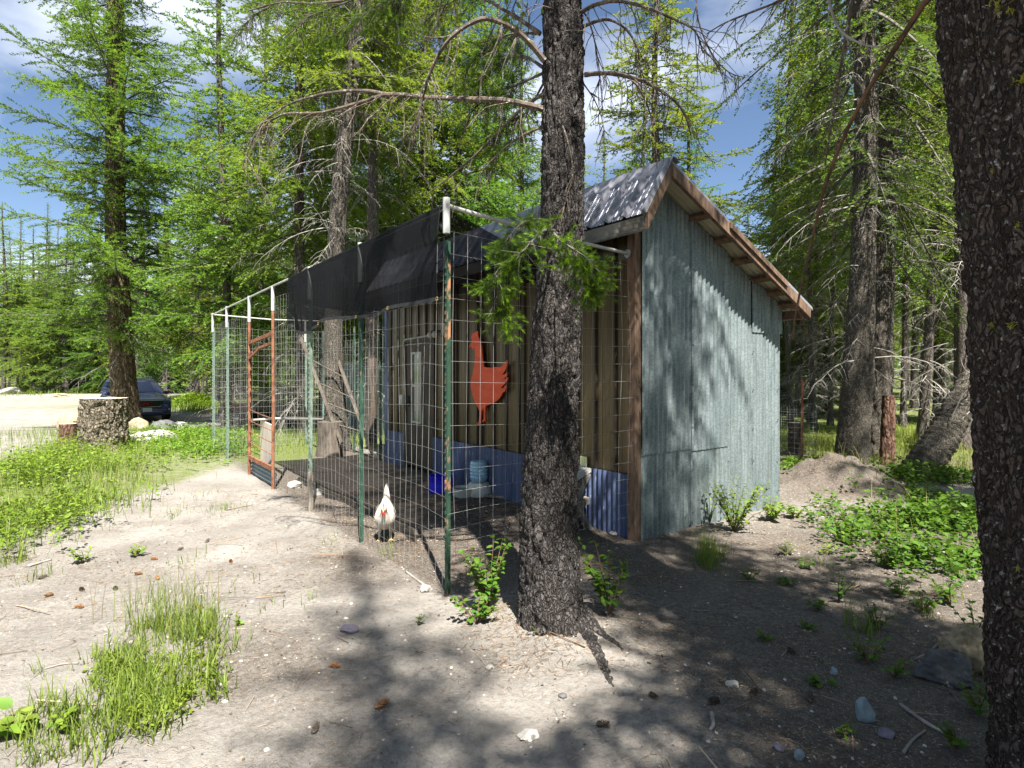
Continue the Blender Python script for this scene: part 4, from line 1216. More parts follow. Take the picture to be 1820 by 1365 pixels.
        for k in range(2, KK):
            for s_ in (-1, 1):
                A = DB[:, k]
                dirn = nrm((DB[:, k] - DB[:, k - 1])) * 0.7 + sd * s_ * rg.uniform(0.3, 0.9, nd)[:, None]
                dirn[:, 2] -= rg.uniform(0.0, 0.9, nd)
                lt = dln * rg.uniform(0.10, 0.34, nd)
                Mid = A + nrm(dirn) * (lt * .55)[:, None]
                E = Mid + nrm(dirn + np.array([0, 0, -0.55])) * (lt * .5)[:, None]
                dp.append(prisms(A, Mid, np.full(nd, .0042), np.full(nd, .003)))
                dp.append(prisms(Mid, E, np.full(nd, .003), np.full(nd, .0014)))
        DV, DF = cat_vf(dp)
    else: DV, DF = None, None
    return (TV, TF), (WV, WF), (DV, DF), (LV, LF, np.concatenate(tint))

def tree_thing(kit, name, loc, label, group=None, bark='bark_far', needle='needle', deadm='dead_twig', woodm='twig_dark'):
    """a tree with its own meshes; kit from conifer()"""
    t = thing(name, loc, label, 'tree', group)
    (TV, TF), (WV, WF), (DV, DF), (LV, LF, tint) = kit
    def ob(nm, V, F, m, sm, ti=None):
        me = mesh_from(nm, V, F, m, sm, None, ti)
        o = bpy.data.objects.new(nm, me); COL.objects.link(o); o.parent = t; return o
    ob('trunk', TV, TF, M[bark], True)
    ob('branches', WV, WF, M[woodm], False)['kind'] = 'stuff'
    if DV is not None: ob('dead_branches', DV, DF, M[deadm], False)['kind'] = 'stuff'
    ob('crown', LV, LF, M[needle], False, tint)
    return t

def copy_tree(src, loc, rz, scale, label, group):
    c = src.copy(); COL.objects.link(c)
    c.location = loc; c.rotation_euler = (0, 0, rz); c.scale = scale
    c['label'] = label; c['group'] = group
    for ch in src.children:
        d = ch.copy(); COL.objects.link(d); d.parent = c
    return c

LK = dict(leaf=0.098, lw=0.038, sec=0.094, tw=0.030)
kits = [
    conifer(11, 17, 1.8, 2.7, 215, 0.13, dead=(0.6, 3.0, 26, 1.3), **LK),                       # 0 full young fir
    conifer(12, 20, 4.6, 2.9, 200, 0.15, dead=(0.8, 7.0, 75, 1.7), elev=(-18, 35), **LK),        # 1 fir with dead lower limbs
    conifer(13, 22, 7.0, 2.5, 170, 0.16, dead=(0.8, 11.0, 95, 1.6), elev=(-22, 30), **LK),       # 2 tall, bare below
    conifer(14, 11, 0.6, 2.3, 200, 0.09, dead=(0.4, 1.4, 10, 0.8), **LK),                        # 3 small dense fir
    conifer(15, 19, 2.8, 3.0, 215, 0.15, droop=0.38, dead=(0.7, 5.0, 50, 1.6), elev=(-15, 40), **LK),  # 4 drooping
    conifer(16, 16, 4.5, 1.7, 140, 0.08, dead=(0.5, 8.0, 80, 1.1), elev=(-25, 30), **LK),        # 5 thin pole
]
protos = [None] * 6
TR = random.Random(42)
def tree(k, px, d, h, label, group, rz=None, wide=1.0, name='fir_tree'):
    x = (px - 910) / FOC * d
    return tree_xy(k, x, d, h, label, group, rz, wide, name)
def tree_xy(k, x, y, h, label, group, rz=None, wide=1.0, name='fir_tree'):
    if k == 5: name = 'slim_conifer'
    loc = (x, y, ground(x, y))
    hk = (17, 20, 22, 11, 19, 16)[k]
    sc = h / hk
    rz = TR.uniform(0, 6.28) if rz is None else rz
    sx = (0.55 + 0.45 * sc) * wide
    if protos[k] is None:
        t = tree_thing(kits[k], name, loc, label, group)
        t.rotation_euler = (0, 0, rz); t.scale = (sx, sx, sc)
        protos[k] = t
        return t
    t = copy_tree(protos[k], loc, rz, (sx, sx, sc), label, group)
    t.name = name
    return t

# --- the trees one can tell apart in the middle distance
GM = 'conifers behind the chicken run'
tree(0, 402, 17.0, 17.5, 'slender bright green fir with thin bare stem behind the far run corner', GM, 0.4)
tree(4, 350, 34.0, 19, 'leafy fir just right of the parked blue car', GM, 1.0)
tree(1, 540, 15.2, 21, 'dark stemmed fir with grey dead limbs behind the hanging shade cloth', GM, 2.2)
tree(0, 470, 23.0, 19, 'full fir between the slender fir and the dark stemmed fir', GM, 5.0)
tree(4, 690, 21.0, 21, 'fir with drooping limbs above the grey outbuilding', GM, 3.0)
tree(1, 772, 17.0, 22, 'tall fir whose stem rises behind the pipe topped corner post', GM, 0.7)
tree(0, 860, 22.0, 19, 'fir showing above the coop roof beside the big trunk', GM, 1.9)
tree(4, 925, 27.0, 20, 'fir mostly hidden behind the big dark trunk', GM, 4.1)
tree(2, 660, 14.0, 22, 'tall bare stemmed conifer behind the dark wooden post', GM, 4.4)
tree(4, 610, 27.0, 21, 'fir behind the curved trunk in the run', GM, 0.2)
tree(4, 1182, 24.0, 22.5, 'pointed fir standing alone above the coop roof ridge', GM, 2.6, 1.45)
tree(4, 575, 19.0, 22, 'drooping fir between the dark stemmed fir and the curved trunk', GM, 2.9)
tree(0, 825, 18.0, 21, 'full fir right of the tall fir behind the corner post', GM, 5.5)
tree(0, 255, 33.0, 19, 'full fir just behind the parked car', GM, 1.3)
tree(0, 1146, 29.0, 19.0, 'fir half hidden left behind the pointed fir over the roof', GM, 4.6, 1.2)
tree(4, 1222, 27.0, 16.0, 'lower fir right of the pointed fir over the roof ridge', GM, 0.3, 1.2)
tree(3, 1063, 30.0, 14.5, 'short fir top peeping over the roof between trunk and ridge', GM, 1.1)
tree(3, 1120, 44.0, 15.0, 'small distant fir over the roof visor', GM, 3.1)
GR = 'conifers in the woods right of the coop'
tree(0, 1392, 27.0, 14.0, 'bright fir above the low eave of the coop', GR, 0.9, 1.25)
tree(3, 1330, 36.0, 12.5, 'small distant fir above the sloping rake board', GR, 2.0)
tree(3, 1470, 21.0, 11.0, 'leafy young fir behind the paired grey trunks', GR, 4.0)
tree(5, 1440, 17.0, 16, 'thin pole conifer right of the coop corner', GR, 2.0)
tree(5, 1462, 24.0, 17, 'thin pole conifer behind the rusty stake', GR, 5.0)
tree(5, 1640, 13.0, 16, 'bent slim conifer left of the leaning trunk', GR, 1.2, 1.35)
tree(2, 1712, 11.5, 20, 'pale lit trunk beside the leaning trunk', GR, 3.3)
tree(2, 1668, 18.0, 20, 'straight conifer over the leaning trunk', GR, 0.1)
tree(1, 1625, 24.0, 19, 'leafy conifer between the paired trunks and the leaning trunk', GR, 2.4)
tree(5, 1605, 16.0, 15, 'slim dark conifer right of the reddish snag', GR, 0.6)
tree(4, 1760, 16.0, 18, 'drooping fir hidden behind the foreground trunk', GR, 1.6)
tree(0, 1540, 30.0, 17, 'full fir far behind the paired grey trunks', GR, 3.9)

# --- the woods behind: a scatter of individuals
GW_L = 'dense conifers across the drive'
GW_C = 'dense conifers far behind the run'
GW_R = 'dense conifers deep in the woods on the coop side'
placed = []
ADJ = ('full', 'dead limbed', 'tall bare stemmed', 'short bushy', 'drooping', 'thin pole')
def far_ok(x, y, gap):
    return all((x - a) ** 2 + (y - b) ** 2 > gap * gap for a, b in placed)
tries = 0
want = 190
while len(placed) < want and tries < 6000:
    tries += 1
    d = 20 + 50 * TR.random() ** 0.8
    px = TR.uniform(-160, 1980)
    x = (px - 910) / FOC * d
    if px < 205 and d < 52: continue                 # drive and clearing on the left
    if 205 <= px < 300 and d < 43: continue
    if 300 <= px < 395 and d < 33: continue
    if 395 <= px < 560 and d < 27: continue
    if 1030 < px < 1330 and (d < 34 or TR.random() < 0.35): continue
    if 560 <= px < 1030 and d < 24: continue
    if not far_ok(x, d, 1.5): continue
    placed.append((x, d))
    if px < 300:
        k = TR.choice((5, 1, 5, 1, 0)); h = TR.uniform(14, 20) if px < 200 else TR.uniform(14, 19)
        lab, g = 'conifer of the dense stand across the gravel drive beyond the car', GW_L
    elif px < 1030:
        k = TR.choice((0, 1, 4, 2, 5, 5, 3)); h = (TR.uniform(16, 23) if d < 42 else TR.uniform(11, 17)) if k != 3 else TR.uniform(7, 12)
        lab, g = 'conifer of the dense stand far behind the chicken run', GW_C
    elif px < 1400:
        k = TR.choice((3, 3, 0)); h = TR.uniform(9, 13)
        lab, g = 'distant conifer showing low over the coop roof', 'distant conifers over the coop roof'
    else:
        k = TR.choice((5, 2, 1, 5, 0, 5, 4, 3)); h = TR.uniform(13, 20) if k != 3 else TR.uniform(5, 11)
        lab, g = 'conifer deep in the woods right of the coop', GW_R
    tree(k, px, d, h, ADJ[k] + ' ' + lab, g)

cnt = 0
while cnt < 36:
    d = TR.uniform(51, 68); px = TR.uniform(-120, 330); x = (px - 910) / FOC * d
    if not far_ok(x, d, 1.2): continue
    placed.append((x, d)); cnt += 1
    kk = TR.choice((5, 1, 5, 1, 3))
    tree(kk, px, d, TR.uniform(13, 19), ADJ[kk] + ' conifer of the dense stand across the gravel drive beyond the car', GW_L, None, 1.3)

for lo_, hi_, d0, d1, m_, lab, g in ((1392, 1745, 13, 40, 30, 'slim pole conifer of the thicket right of the coop', GW_R), (270, 700, 25, 46, 34, 'slim pole conifer of the thicket behind the chicken run', GW_C)):
    cnt = 0
    while cnt < m_:
        d = TR.uniform(d0, d1); px = TR.uniform(lo_, hi_); x = (px - 910) / FOC * d
        if px < 400 and d < 36: continue
        if not far_ok(x, d, 0.8): continue
        placed.append((x, d)); cnt += 1
        tree(5, px, d, TR.uniform(11, 17), lab, g, None, TR.uniform(.7, 1.1))

# --- trees behind and beside the viewpoint that shade the foreground
GS = 'conifers standing behind the viewpoint'
for x, y, k, h, lab, wd in SHADE:
    tree_xy(k, x, y, h, lab, GS, None, wd)

# --- the same woods go on behind and beside the viewpoint
cnt = 0
while cnt < 36:
    a = TR.uniform(R(62), R(298)); D = TR.uniform(13, 34)
    x, y = D * math.sin(a), D * math.cos(a)
    if x < -3 and D < 20: continue
    if not far_ok(x, y, 2.0): continue
    placed.append((x, y)); cnt += 1
    kk = TR.choice((0, 1, 2, 4, 5, 3))
    tree_xy(kk, x, y, min(TR.uniform(12, 21), D * 1.35), ADJ[kk] + ' conifer of the woods going on behind the viewpoint', GS)

# --- the far edge of the woods: one mass
def far_woods():
    rg = np.random.default_rng(99)
    parts, tints = [], []
    n = 210
    dd = rg.uniform(72, 125, n); ax_ = rg.uniform(-1.25, 1.25, n)
    for d, a in zip(dd, ax_):
        x, y = a * d, d
        h = rg.uniform(11, 20) if a > -0.55 else rg.uniform(10, 15)
        if 0.1 < a < 0.45: h *= 0.72
        m = 320
        u = rg.uniform(0, 1, m) ** 1.3
        r_ = (1 - u) * h * 0.15 * np.sqrt(rg.uniform(0, 1, m)) + 0.1
        th = rg.uniform(0, 6.283, m)
        P = np.stack([x + np.cos(th) * r_, y + np.sin(th) * r_, 0.8 + u * (h - 0.8)], -1)
        D = nrm(np.stack([np.cos(th), np.sin(th), rg.normal(-.15, .3, m)], -1))
        v, f = leaf_quads(P, D, rg.uniform(.7, 1.4, m), rg.uniform(.3, .6, m), rg, .8)
        parts.append((v, f)); tints.append(np.repeat(rg.uniform(0, .8, m), 4))
    V, F = cat_vf(parts)
    o = bpy.data.objects.new('far_woodland', mesh_from('far_woodland', V, F, M['needle'], False, None, np.concatenate(tints))); COL.objects.link(o)
    tag(o, 'far conifer woodland closing the view behind the nearer trees', None, None, 'stuff')
far_woods()

# --- big single trunks with modelled bark
def cells(u, v, seed):
    """distance to cell centres F1, F2 and a random value of the cell, for arrays"""
    iu, iv = np.floor(u).astype(np.int64), np.floor(v).astype(np.int64)
    f1 = np.full(u.shape, 9.0); f2 = np.full(u.shape, 9.0); val = np.zeros(u.shape)
    for du in (-1, 0, 1):
        for dv in (-1, 0, 1):
            a, b = iu + du, iv + dv
            n = (a * 73856093 ^ b * 19349663 ^ seed * 83492791) & 0x7fffffff
            n = (n * 1103515245 + 12345) & 0x7fffffff
            jx = ((n >> 4) & 1023) / 1023.0; jy = ((n >> 14) & 1023) / 1023.0; rv = ((n >> 7) & 255) / 255.0
            d = np.hypot(a + jx - u, b + jy - v)
            m = d < f1
            f2 = np.where(m, f1, np.minimum(f2, d)); val = np.where(m, rv, val); f1 = np.where(m, d, f1)
    return f1, f2, val

def bark_trunk(path, seed, sides=150, dz=0.012, cw=0.035, ch=0.085, depth=0.012, flare=0.0, roots=(), zmax=None, ragged=0.0):
    """path: (x, y, z, r) from the foot up; plates of bark stand proud of the cracks"""
    P = np.array(path, float)
    z0, z1 = P[0, 2], P[-1, 2]
    zs = np.arange(z0, z1, dz)
    cx, cy, rr = (np.interp(zs, P[:, 2], P[:, k]) for k in (0, 1, 3))
    # smooth the path
    ker = np.ones(41) / 41
    def smt(a): return np.convolve(np.pad(a, 20, 'edge'), ker, 'valid') if len(a) > 60 else a
    cx, cy, rr = smt(cx), smt(cy), smt(rr)
    a = np.linspace(0, 2 * np.pi, sides, endpoint=False)
    A, Z = np.meshgrid(a, zs)
    Rr = np.repeat(rr[:, None], sides, 1)
    rm = rr.mean()
    nc = max(6, round(2 * np.pi * rm / cw))
    U = A / (2 * np.pi) * nc
    Vv = Z / ch
    U = U + 0.5 * fbm(Vv * 1.3 + seed, U * 0.7, seed, 3) * 1.6
    Vv = Vv + 0.8 * fbm(U * 1.1, Vv * 0.9, seed + 5, 3)
    f1, f2, val = cells(U, Vv, seed)
    edge = np.clip((f2 - f1) / 0.28, 0, 1)
    disp = depth * (edge ** 0.6) * (0.55 + 0.6 * val) + depth * 0.8 * fbm(U * 3, Vv * 3, seed + 2, 4) + depth * 0.7 * fbm(U * 9, Vv * 6, seed + 4, 2) + depth * 1.3 * fbm(U * 0.45, Vv * 0.4, seed + 8, 2)
    # broad plates and long furrows below the fine scales
    g1, g2, gv = cells(U * 0.42 + 7, Vv * 0.20 + 0.6 * fbm(U * 0.8, Vv * 0.3, seed + 11, 3), seed + 3)
    disp = disp * (0.55 + 0.45 * np.clip((g2 - g1) / 0.22, 0, 1)) + depth * 1.5 * (np.clip((g2 - g1) / 0.30, 0, 1) ** 0.7 * (0.6 + 0.5 * gv) - 0.6)
    fade = np.minimum(np.abs(A), 2 * np.pi - A) / 0.12
    disp = disp * np.clip(fade, 0.15, 1)
    rad = Rr + disp
    hz = Z - z0
    if flare: rad = rad + flare * np.exp(-hz / 0.14) * (1 + 0.5 * np.sin(A * 4 + seed) + 0.3 * np.sin(A * 7 + 2 * seed))
    for ra, rl, rw, rh in roots:
        dl = np.abs((A - ra + np.pi) % (2 * np.pi) - np.pi)
        rad = rad + rl * np.exp(-(dl / rw) ** 2) * np.exp(-hz / rh)
    X = cx[:, None] + rad * np.cos(A); Y = cy[:, None] + rad * np.sin(A)
    Zo = Z.copy()
    if ragged: Zo[-3:] += ragged * np.abs(fbm(A[-3:] * 2.5, A[-3:] * 0 + 3, seed, 3))
    V = np.stack([X, Y, Zo], -1).reshape(-1, 3)
    ii = np.arange(len(zs) * sides).reshape(len(zs), sides)
    F = np.stack([ii[:-1].ravel(), np.roll(ii, -1, 1)[:-1].ravel(), np.roll(ii, -1, 1)[1:].ravel(), ii[1:].ravel()], 1)
    return V, F

def part_np(name, V, F, mat, parent, smooth=True, tint=None):
    V = np.asarray(V) - np.array(origin_of(parent))
    me = mesh_from(name, V, F, mat, smooth, None, tint)
    o = bpy.data.objects.new(name, me); COL.objects.link(o); o.parent = parent
    if name in ('branches', 'dead_branches', 'needles'): o['kind'] = 'stuff'
    return o

def pix_path(rows, d):
    out = []
    for py, px, w in rows:
        out.append(((px - 910) / FOC * d, d, CAM_H - (py - HOR) / FOC * d, w / 2 / FOC * d))
    return sorted(out, key=lambda q: q[2])

def limb_tubes(mb, pts, r0, r1, sides=7, seg=5):
    """a smooth limb through the given points"""
    P = np.array([tuple(p) for p in pts], float)
    n = (len(P) - 1) * seg + 1
    t = np.linspace(0, len(P) - 1, n)
    i = np.clip(t.astype(int), 0, len(P) - 2); f = (t - i)[:, None]
    Pm = P[np.maximum(i - 1, 0)]; P0 = P[i]; P1 = P[i + 1]; P2 = P[np.minimum(i + 2, len(P) - 1)]
    Q = 0.5 * ((2 * P0) + (-Pm + P1) * f + (2 * Pm - 5 * P0 + 4 * P1 - P2) * f ** 2 + (-Pm + 3 * P0 - 3 * P1 + P2) * f ** 3)
    rr = np.linspace(r0, r1, n) * (1 + 0.08 * np.sin(np.arange(n) * 2.1))
    mb.tube(Q, rr, sides)
    return Q

def hang_twigs(mb, Q, rg, n, lmax, r=0.0035, down=0.9, sub=3, start=0.15):
    """dead twigs hanging from a limb polyline"""
    for _ in range(n):
        k = rg.integers(int(len(Q) * start), len(Q) - 1)
        p = Q[k]; tg = nrm((Q[min(k + 1, len(Q) - 1)] - Q[k - 1])[None])[0]
        sd = rg.normal(0, 1, 3); sd -= tg * sd.dot(tg); sd /= np.linalg.norm(sd)
        d = nrm((tg * rg.uniform(0.2, 0.9) + sd * 0.8 + np.array([0, 0, -down * rg.uniform(0.3, 1.3)]))[None])[0]
        L = lmax * rg.uniform(0.3, 1.0)
        pts = [p]
        for j in range(5):
            d = nrm((d + rg.normal(0, 0.16, 3) + np.array([0, 0, -0.16 * down]))[None])[0]
            pts.append(pts[-1] + d * L / 5)
        mb.tube(pts, np.linspace(r, r * 0.35, 6), 4, cap=False)
        for _ in range(sub):
            j = rg.integers(1, 5); q = pts[j]
            e = nrm((d + rg.normal(0, 0.7, 3) + np.array([0, 0, -0.35]))[None])[0]
            l2 = L * rg.uniform(0.15, 0.45)
            mb.tube([q, q + e * l2 * .5, q + e * l2 + np.array([0, 0, -0.12 * l2])], [r * .5, r * .4, r * .25], 3, cap=False)

def needle_shoots(starts, dirs, lens, rg, nlen=0.026, per=None, nw=0.0021, flat=0.0):
    """shoots set all round with thin needles -> V, F(tri), tint"""
    Vs, Ts = [], []
    for s, d, L, tp in zip(starts, dirs, lens, rg.uniform(0, 1, len(lens))):
        n = int(per * L)
        u = rg.uniform(0, 1, n) ** 0.85
        d = d / np.linalg.norm(d)
        ref = np.array([0, 0, 1.0]) if abs(d[2]) < .9 else np.array([1.0, 0, 0])
        a = np.cross(d, ref); a /= np.linalg.norm(a); b = np.cross(d, a)
        th = rg.uniform(0, 2 * np.pi, n)
        rad_ = np.cos(th)[:, None] * a + np.sin(th)[:, None] * b
        nd = nrm(rad_ * 0.85 + d * (0.35 + 0.9 * u)[:, None] + rg.normal(0, 0.15, (n, 3)))
        P = s + d * (u * L)[:, None]
        ln = nlen * rg.uniform(0.75, 1.2, n) * (1 - 0.15 * u)
        w = nrm(np.cross(nd, d))
        Vs.append(np.stack([P + w * nw / 2, P - w * nw / 2, P + nd * ln[:, None]], 1).reshape(-1, 3))
        Ts.append(np.repeat(np.clip(0.12 + 0.25 * rg.uniform(0, 1, n) + (0.65 * (u > 0.72)) * (0.25 + tp), 0, 1), 3))
    V = np.concatenate(Vs); F = np.arange(len(V)).reshape(-1, 3)
    return V, F, np.concatenate(Ts)

# ---- A: the big dark trunk in the middle
dA = 3.56
rowsA = [(-260, 1004, 52), (0, 1000, 63), (300, 1002, 69), (450, 996, 74), (600, 989, 80), (800, 979, 88), (950, 975, 98), (1050, 977, 104), (1120, 981, 108), (1160, 984, 112)]
pa = pix_path(rowsA, dA)
pa.append((0.34, dA + 0.1, 9.0, 0.085)); pa.append((0.36, dA + 0.15, 15.5, 0.02))
bigA = thing('fir_tree', (pa[1][0], dA, ground(0.27, dA)), 'big dark barked fir with dead arching limbs in front of the coop', 'tree')
V, F = bark_trunk([q for q in pa if q[2] < 5.2] , 7, 144, 0.012, 0.021, 0.038, 0.012, 0.035, [(R(-62), 0.16, 0.22, 0.15), (R(-112), 0.09, 0.20, 0.08), (R(-160), 0.10, 0.22, 0.09), (R(-22), 0.10, 0.2, 0.10), (R(160), 0.1, 0.3, 0.12), (R(60), 0.1, 0.3, 0.12)])
part_np('trunk', V, F, M['bark_a'], bigA)
mb = MB(); top = [q for q in pa if q[2] > 4.0]; mb.tube([(q[0], q[1], q[2]) for q in top], [q[3] * 0.97 for q in top], 14)
mk('trunk', mb, M['bark_a'], bigA, smooth=True)
# roots that run out over the soil
rg = np.random.default_rng(8)
for pts, r0 in (([(1010, 1075, 3.55), (1038, 1120, 3.42), (1062, 1165, 3.18), (1080, 1200, 2.97), (1095, 1228, 2.82)], 0.066), ([(1030, 1080, 3.52), (1065, 1125, 3.40), (1100, 1150, 3.27), (1112, 1172, 3.13)], 0.05),
                ([(1150, 1180, 3.09), (1200, 1178, 3.1), (1250, 1186, 3.05)], 0.014)):
    mb = MB()
    Q = []
    for i, (px, py, d) in enumerate(pts):
        x = (px - 910) / FOC * d
        Q.append((x, d, ground(x, d) + (0.09 if i == 0 and r0 > .04 else -0.012)))
    limb_tubes(mb, Q, r0, r0 * 0.12, 12, 9)
    vv = np.array(mb.v); c = vv.copy()
    vv += (fbm(c[:, 0] * 60, c[:, 1] * 60 + c[:, 2] * 40, 4, 3) * 0.028)[:, None] * np.array([0.5, 0.3, 1])
    mb.v = [tuple(q) for q in vv]
    mk('root', mb, M['bark_a'], bigA, smooth=True)
# dead limbs
LA = [
    ([(968, 108, 3.5), (935, 70, 3.45), (900, 45, 3.4), (855, 34, 3.35), (800, 68, 3.35), (768, 120, 3.4), (750, 180, 3.45), (742, 230, 3.5)], 0.020, 26, 0.5),
    ([(972, 196, 3.55), (935, 186, 3.5), (890, 178, 3.5), (830, 176, 3.55), (760, 173, 3.65), (690, 168, 3.75), (640, 182, 3.85), (570, 200, 3.9), (505, 203, 4.0), (468, 225, 4.05)], 0.021, 36, 0.55),
    ([(695, 169, 3.74), (640, 161, 3.85), (570, 168, 3.95), (500, 192, 4.1), (455, 235, 4.2), (430, 300, 4.25)], 0.013, 22, 0.5),
    ([(968, 165, 3.6), (925, 195, 3.75), (885, 235, 3.9), (840, 280, 4.0), (795, 318, 4.1), (760, 345, 4.15)], 0.013, 14, 0.3),
    ([(966, 225, 3.6), (930, 240, 3.7), (895, 265, 3.8), (865, 295, 3.9), (850, 315, 3.92)], 0.010, 8, 0.3),
    ([(1033, 22, 3.5), (1060, 8, 3.45), (1100, 2, 3.4), (1150, 14, 3.35), (1200, 35, 3.35), (1235, 55, 3.35), (1250, 95, 3.4)], 0.014, 24, 0.42),
    ([(1035, 48, 3.6), (1060, 38, 3.6), (1085, 36, 3.65), (1115, 55, 3.7), (1135, 95, 3.75), (1140, 160, 3.8)], 0.012, 14, 0.35),
    ([(1039, 133, 3.5), (1075, 130, 3.45), (1110, 134, 3.4), (1150, 148, 3.4), (1190, 172, 3.4), (1215, 200, 3.42), (1228, 240, 3.45)], 0.015, 22, 0.4),
    ([(1090, 133, 3.43), (1120, 140, 3.5), (1140, 165, 3.55), (1155, 200, 3.6), (1165, 255, 3.6), (1168, 300, 3.62)], 0.008, 8, 0.3),
    ([(1034, 18, 3.55), (1048, 40, 3.6), (1060, 90, 3.6), (1068, 150, 3.62), (1072, 215, 3.62)], 0.006, 12, 0.3),
    ([(1038, 150, 3.55), (1055, 175, 3.55), (1068, 205, 3.55), (1076, 245, 3.55)], 0.005, 8, 0.25),
    ([(1000, 224, 3.42), (1012, 262, 3.38), (1018, 310, 3.37), (1008, 345, 3.38), (1002, 370, 3.4)], 0.006, 8, 0.2),
    ([(960, 60, 3.7), (900, 20, 3.8), (840, -10, 4.0), (760, -20, 4.2)], 0.016, 16, 0.5),
    ([(966, -20, 3.6), (880, -60, 3.7), (760, -40, 3.9), (640, -5, 4.1), (560, 6, 4.2), (500, 4, 4.3), (440, 20, 4.35)], 0.018, 26, 0.5),
]
for k, (pts, r0, n, lm) in enumerate(LA):
    mb = MB()
    Q = limb_tubes(mb, [at(*p) for p in pts], r0, r0 * 0.28)
    hang_twigs(mb, Q, rg, n, lm, 0.0034)
    mk('dead_limb', mb, M['limb'], bigA)
# low living branch with bright shoot tips
def tuft_branch(parent, anchors, nsh, spread, seed, nlen=0.027, per=620, mat='needle_tuft', up=0.15):
    rg = np.random.default_rng(seed)
    St, Dr, Ln = [], [], []
    mb = MB()
    for pts, r0 in anchors:
        Q = limb_tubes(mb, [at(*p) for p in pts], r0, r0 * 0.3)
        for _ in range(nsh):
            k = rg.integers(int(len(Q) * .3), len(Q)); p = Q[k]
            tg = nrm((Q[min(k + 1, len(Q) - 1)] - Q[max(k - 1, 0)])[None])[0]
            d = nrm((tg * 0.7 + rg.normal(0, 0.6, 3) + np.array([0, 0, rg.uniform(-0.75, up)]))[None])[0]
            L = spread * rg.uniform(0.35, 1.0)
            e = p + d * L + np.array([0, 0, -0.15 * L])
            mb.tube([p, (p + e) / 2, e], [.0028, .002, .0012], 4, cap=False)
            for _j in range(4):
                q = p + (e - p) * rg.uniform(0.3, 1.0)
                dd = nrm((d + rg.normal(0, 0.5, 3))[None])[0]
                St.append(q); Dr.append(dd); Ln.append(rg.uniform(0.035, 0.09))
    mk('branch', mb, M['twig_dark'], parent)
    V, F, T = needle_shoots(St, Dr, Ln, rg, nlen, per)
    part_np('needles', V, F, M[mat], parent, False, T)
tuft_branch(bigA, [
    ([(975, 395, 3.45), (955, 390, 3.25), (930, 395, 3.1), (905, 420, 3.05)], 0.010),
    ([(985, 410, 3.4), (965, 410, 3.1), (950, 425, 2.95), (925, 450, 2.9), (890, 475, 2.9), (872, 500, 2.92)], 0.009),
    ([(990, 415, 3.35), (985, 415, 3.1), (1000, 430, 2.95), (1030, 450, 2.9), (1055, 468, 2.92)], 0.009),
    ([(960, 420, 3.2), (925, 440, 3.05), (895, 480, 3.0), (885, 530, 3.0), (893, 560, 3.0)], 0.006),
    ([(1010, 425, 3.2), (1030, 460, 3.05), (1045, 490, 3.02), (1050, 505, 3.0)], 0.006),
], 32, 0.14, 4, 0.030, 950)
# darker foliage behind the arching limbs
tuft_branch(bigA, [([(965, 120, 3.7), (930, 100, 3.8), (890, 110, 3.95), (850, 150, 4.05)], 0.012), ([(965, 130, 3.7), (920, 150, 3.85), (880, 165, 4.0), (835, 200, 4.1)], 0.010),
                   ([(960, 60, 3.7), (910, 60, 3.9), (870, 80, 4.0), (830, 120, 4.1)], 0.010), ([(965, 150, 3.7), (935, 200, 3.9), (905, 215, 4.0), (880, 250, 4.05)], 0.008)], 74, 0.28, 6, 0.030, 480, 'needle_tuft', 0.1)
tuft_branch(bigA, [([(720, -45, 4.0), (700, -10, 4.0), (660, 15, 4.05), (620, 40, 4.1)], 0.010), ([(640, -5, 4.1), (600, 10, 4.15), (560, 25, 4.2), (530, 40, 4.2)], 0.008), ([(760, -40, 3.9), (715, -10, 3.95), (700, 20, 4.0)], 0.008),
                   ([(900, -40, 4.0), (850, -20, 4.2), (800, 5, 4.4), (760, 30, 4.5)], 0.010), ([(560, -30, 4.4), (500, 0, 4.5), (450, 30, 4.6), (420, 60, 4.6)], 0.009)], 60, 0.30, 9, 0.030, 460, 'needle_tuft', 0.1)
# crown far above the frame
kA = conifer(31, 16.5, 5.2, 2.3, 130, 0.1, leaf=0.11, lw=0.036, sec=0.1, tw=0.04, elev=(-12, 35))
base = np.array(bigA.location)
for nm, (v, f), m_ in (('branches', kA[1], 'twig_dark'),):
    part_np(nm, v + base + np.array([0.07, 0.08, 0]), f, M[m_], bigA, False)
part_np('crown', kA[3][0] + base + np.array([0.07, 0.08, 0]), kA[3][1], M['needle'], bigA, False, kA[3][2])

# ---- B: the old trunk at the frame's edge
dB = 2.0
pb_ = [(2.105, dB, -0.2, 0.31), (2.08, dB, 0.2, 0.285), (2.04, dB, 0.7, 0.272), (1.99, dB, 1.3, 0.262), (1.945, dB, 1.9, 0.255), (1.89, dB, 2.4, 0.25), (1.83, dB, 2.9, 0.245), (1.75, dB, 3.9, 0.23), (1.68, dB, 5.2, 0.21)]
bigB = thing('fir_tree', (2.09, dB, ground(2.09, dB)), 'old scaly barked fir with yellow lichen tufts close at the picture edge', 'tree')
V, F = bark_trunk(pb_, 19, 170, 0.012, 0.030, 0.075, 0.016, 0.03)
part_np('trunk', V, F, M['bark_b'], bigB)
mb = MB(); mb.tube([(1.705, dB, 4.8), (1.62, dB, 8), (1.5, dB, 13), (1.5, dB, 18)], [.215, .17, .10, .02], 16); mk('trunk', mb, M['bark_b'], bigB, smooth=True)
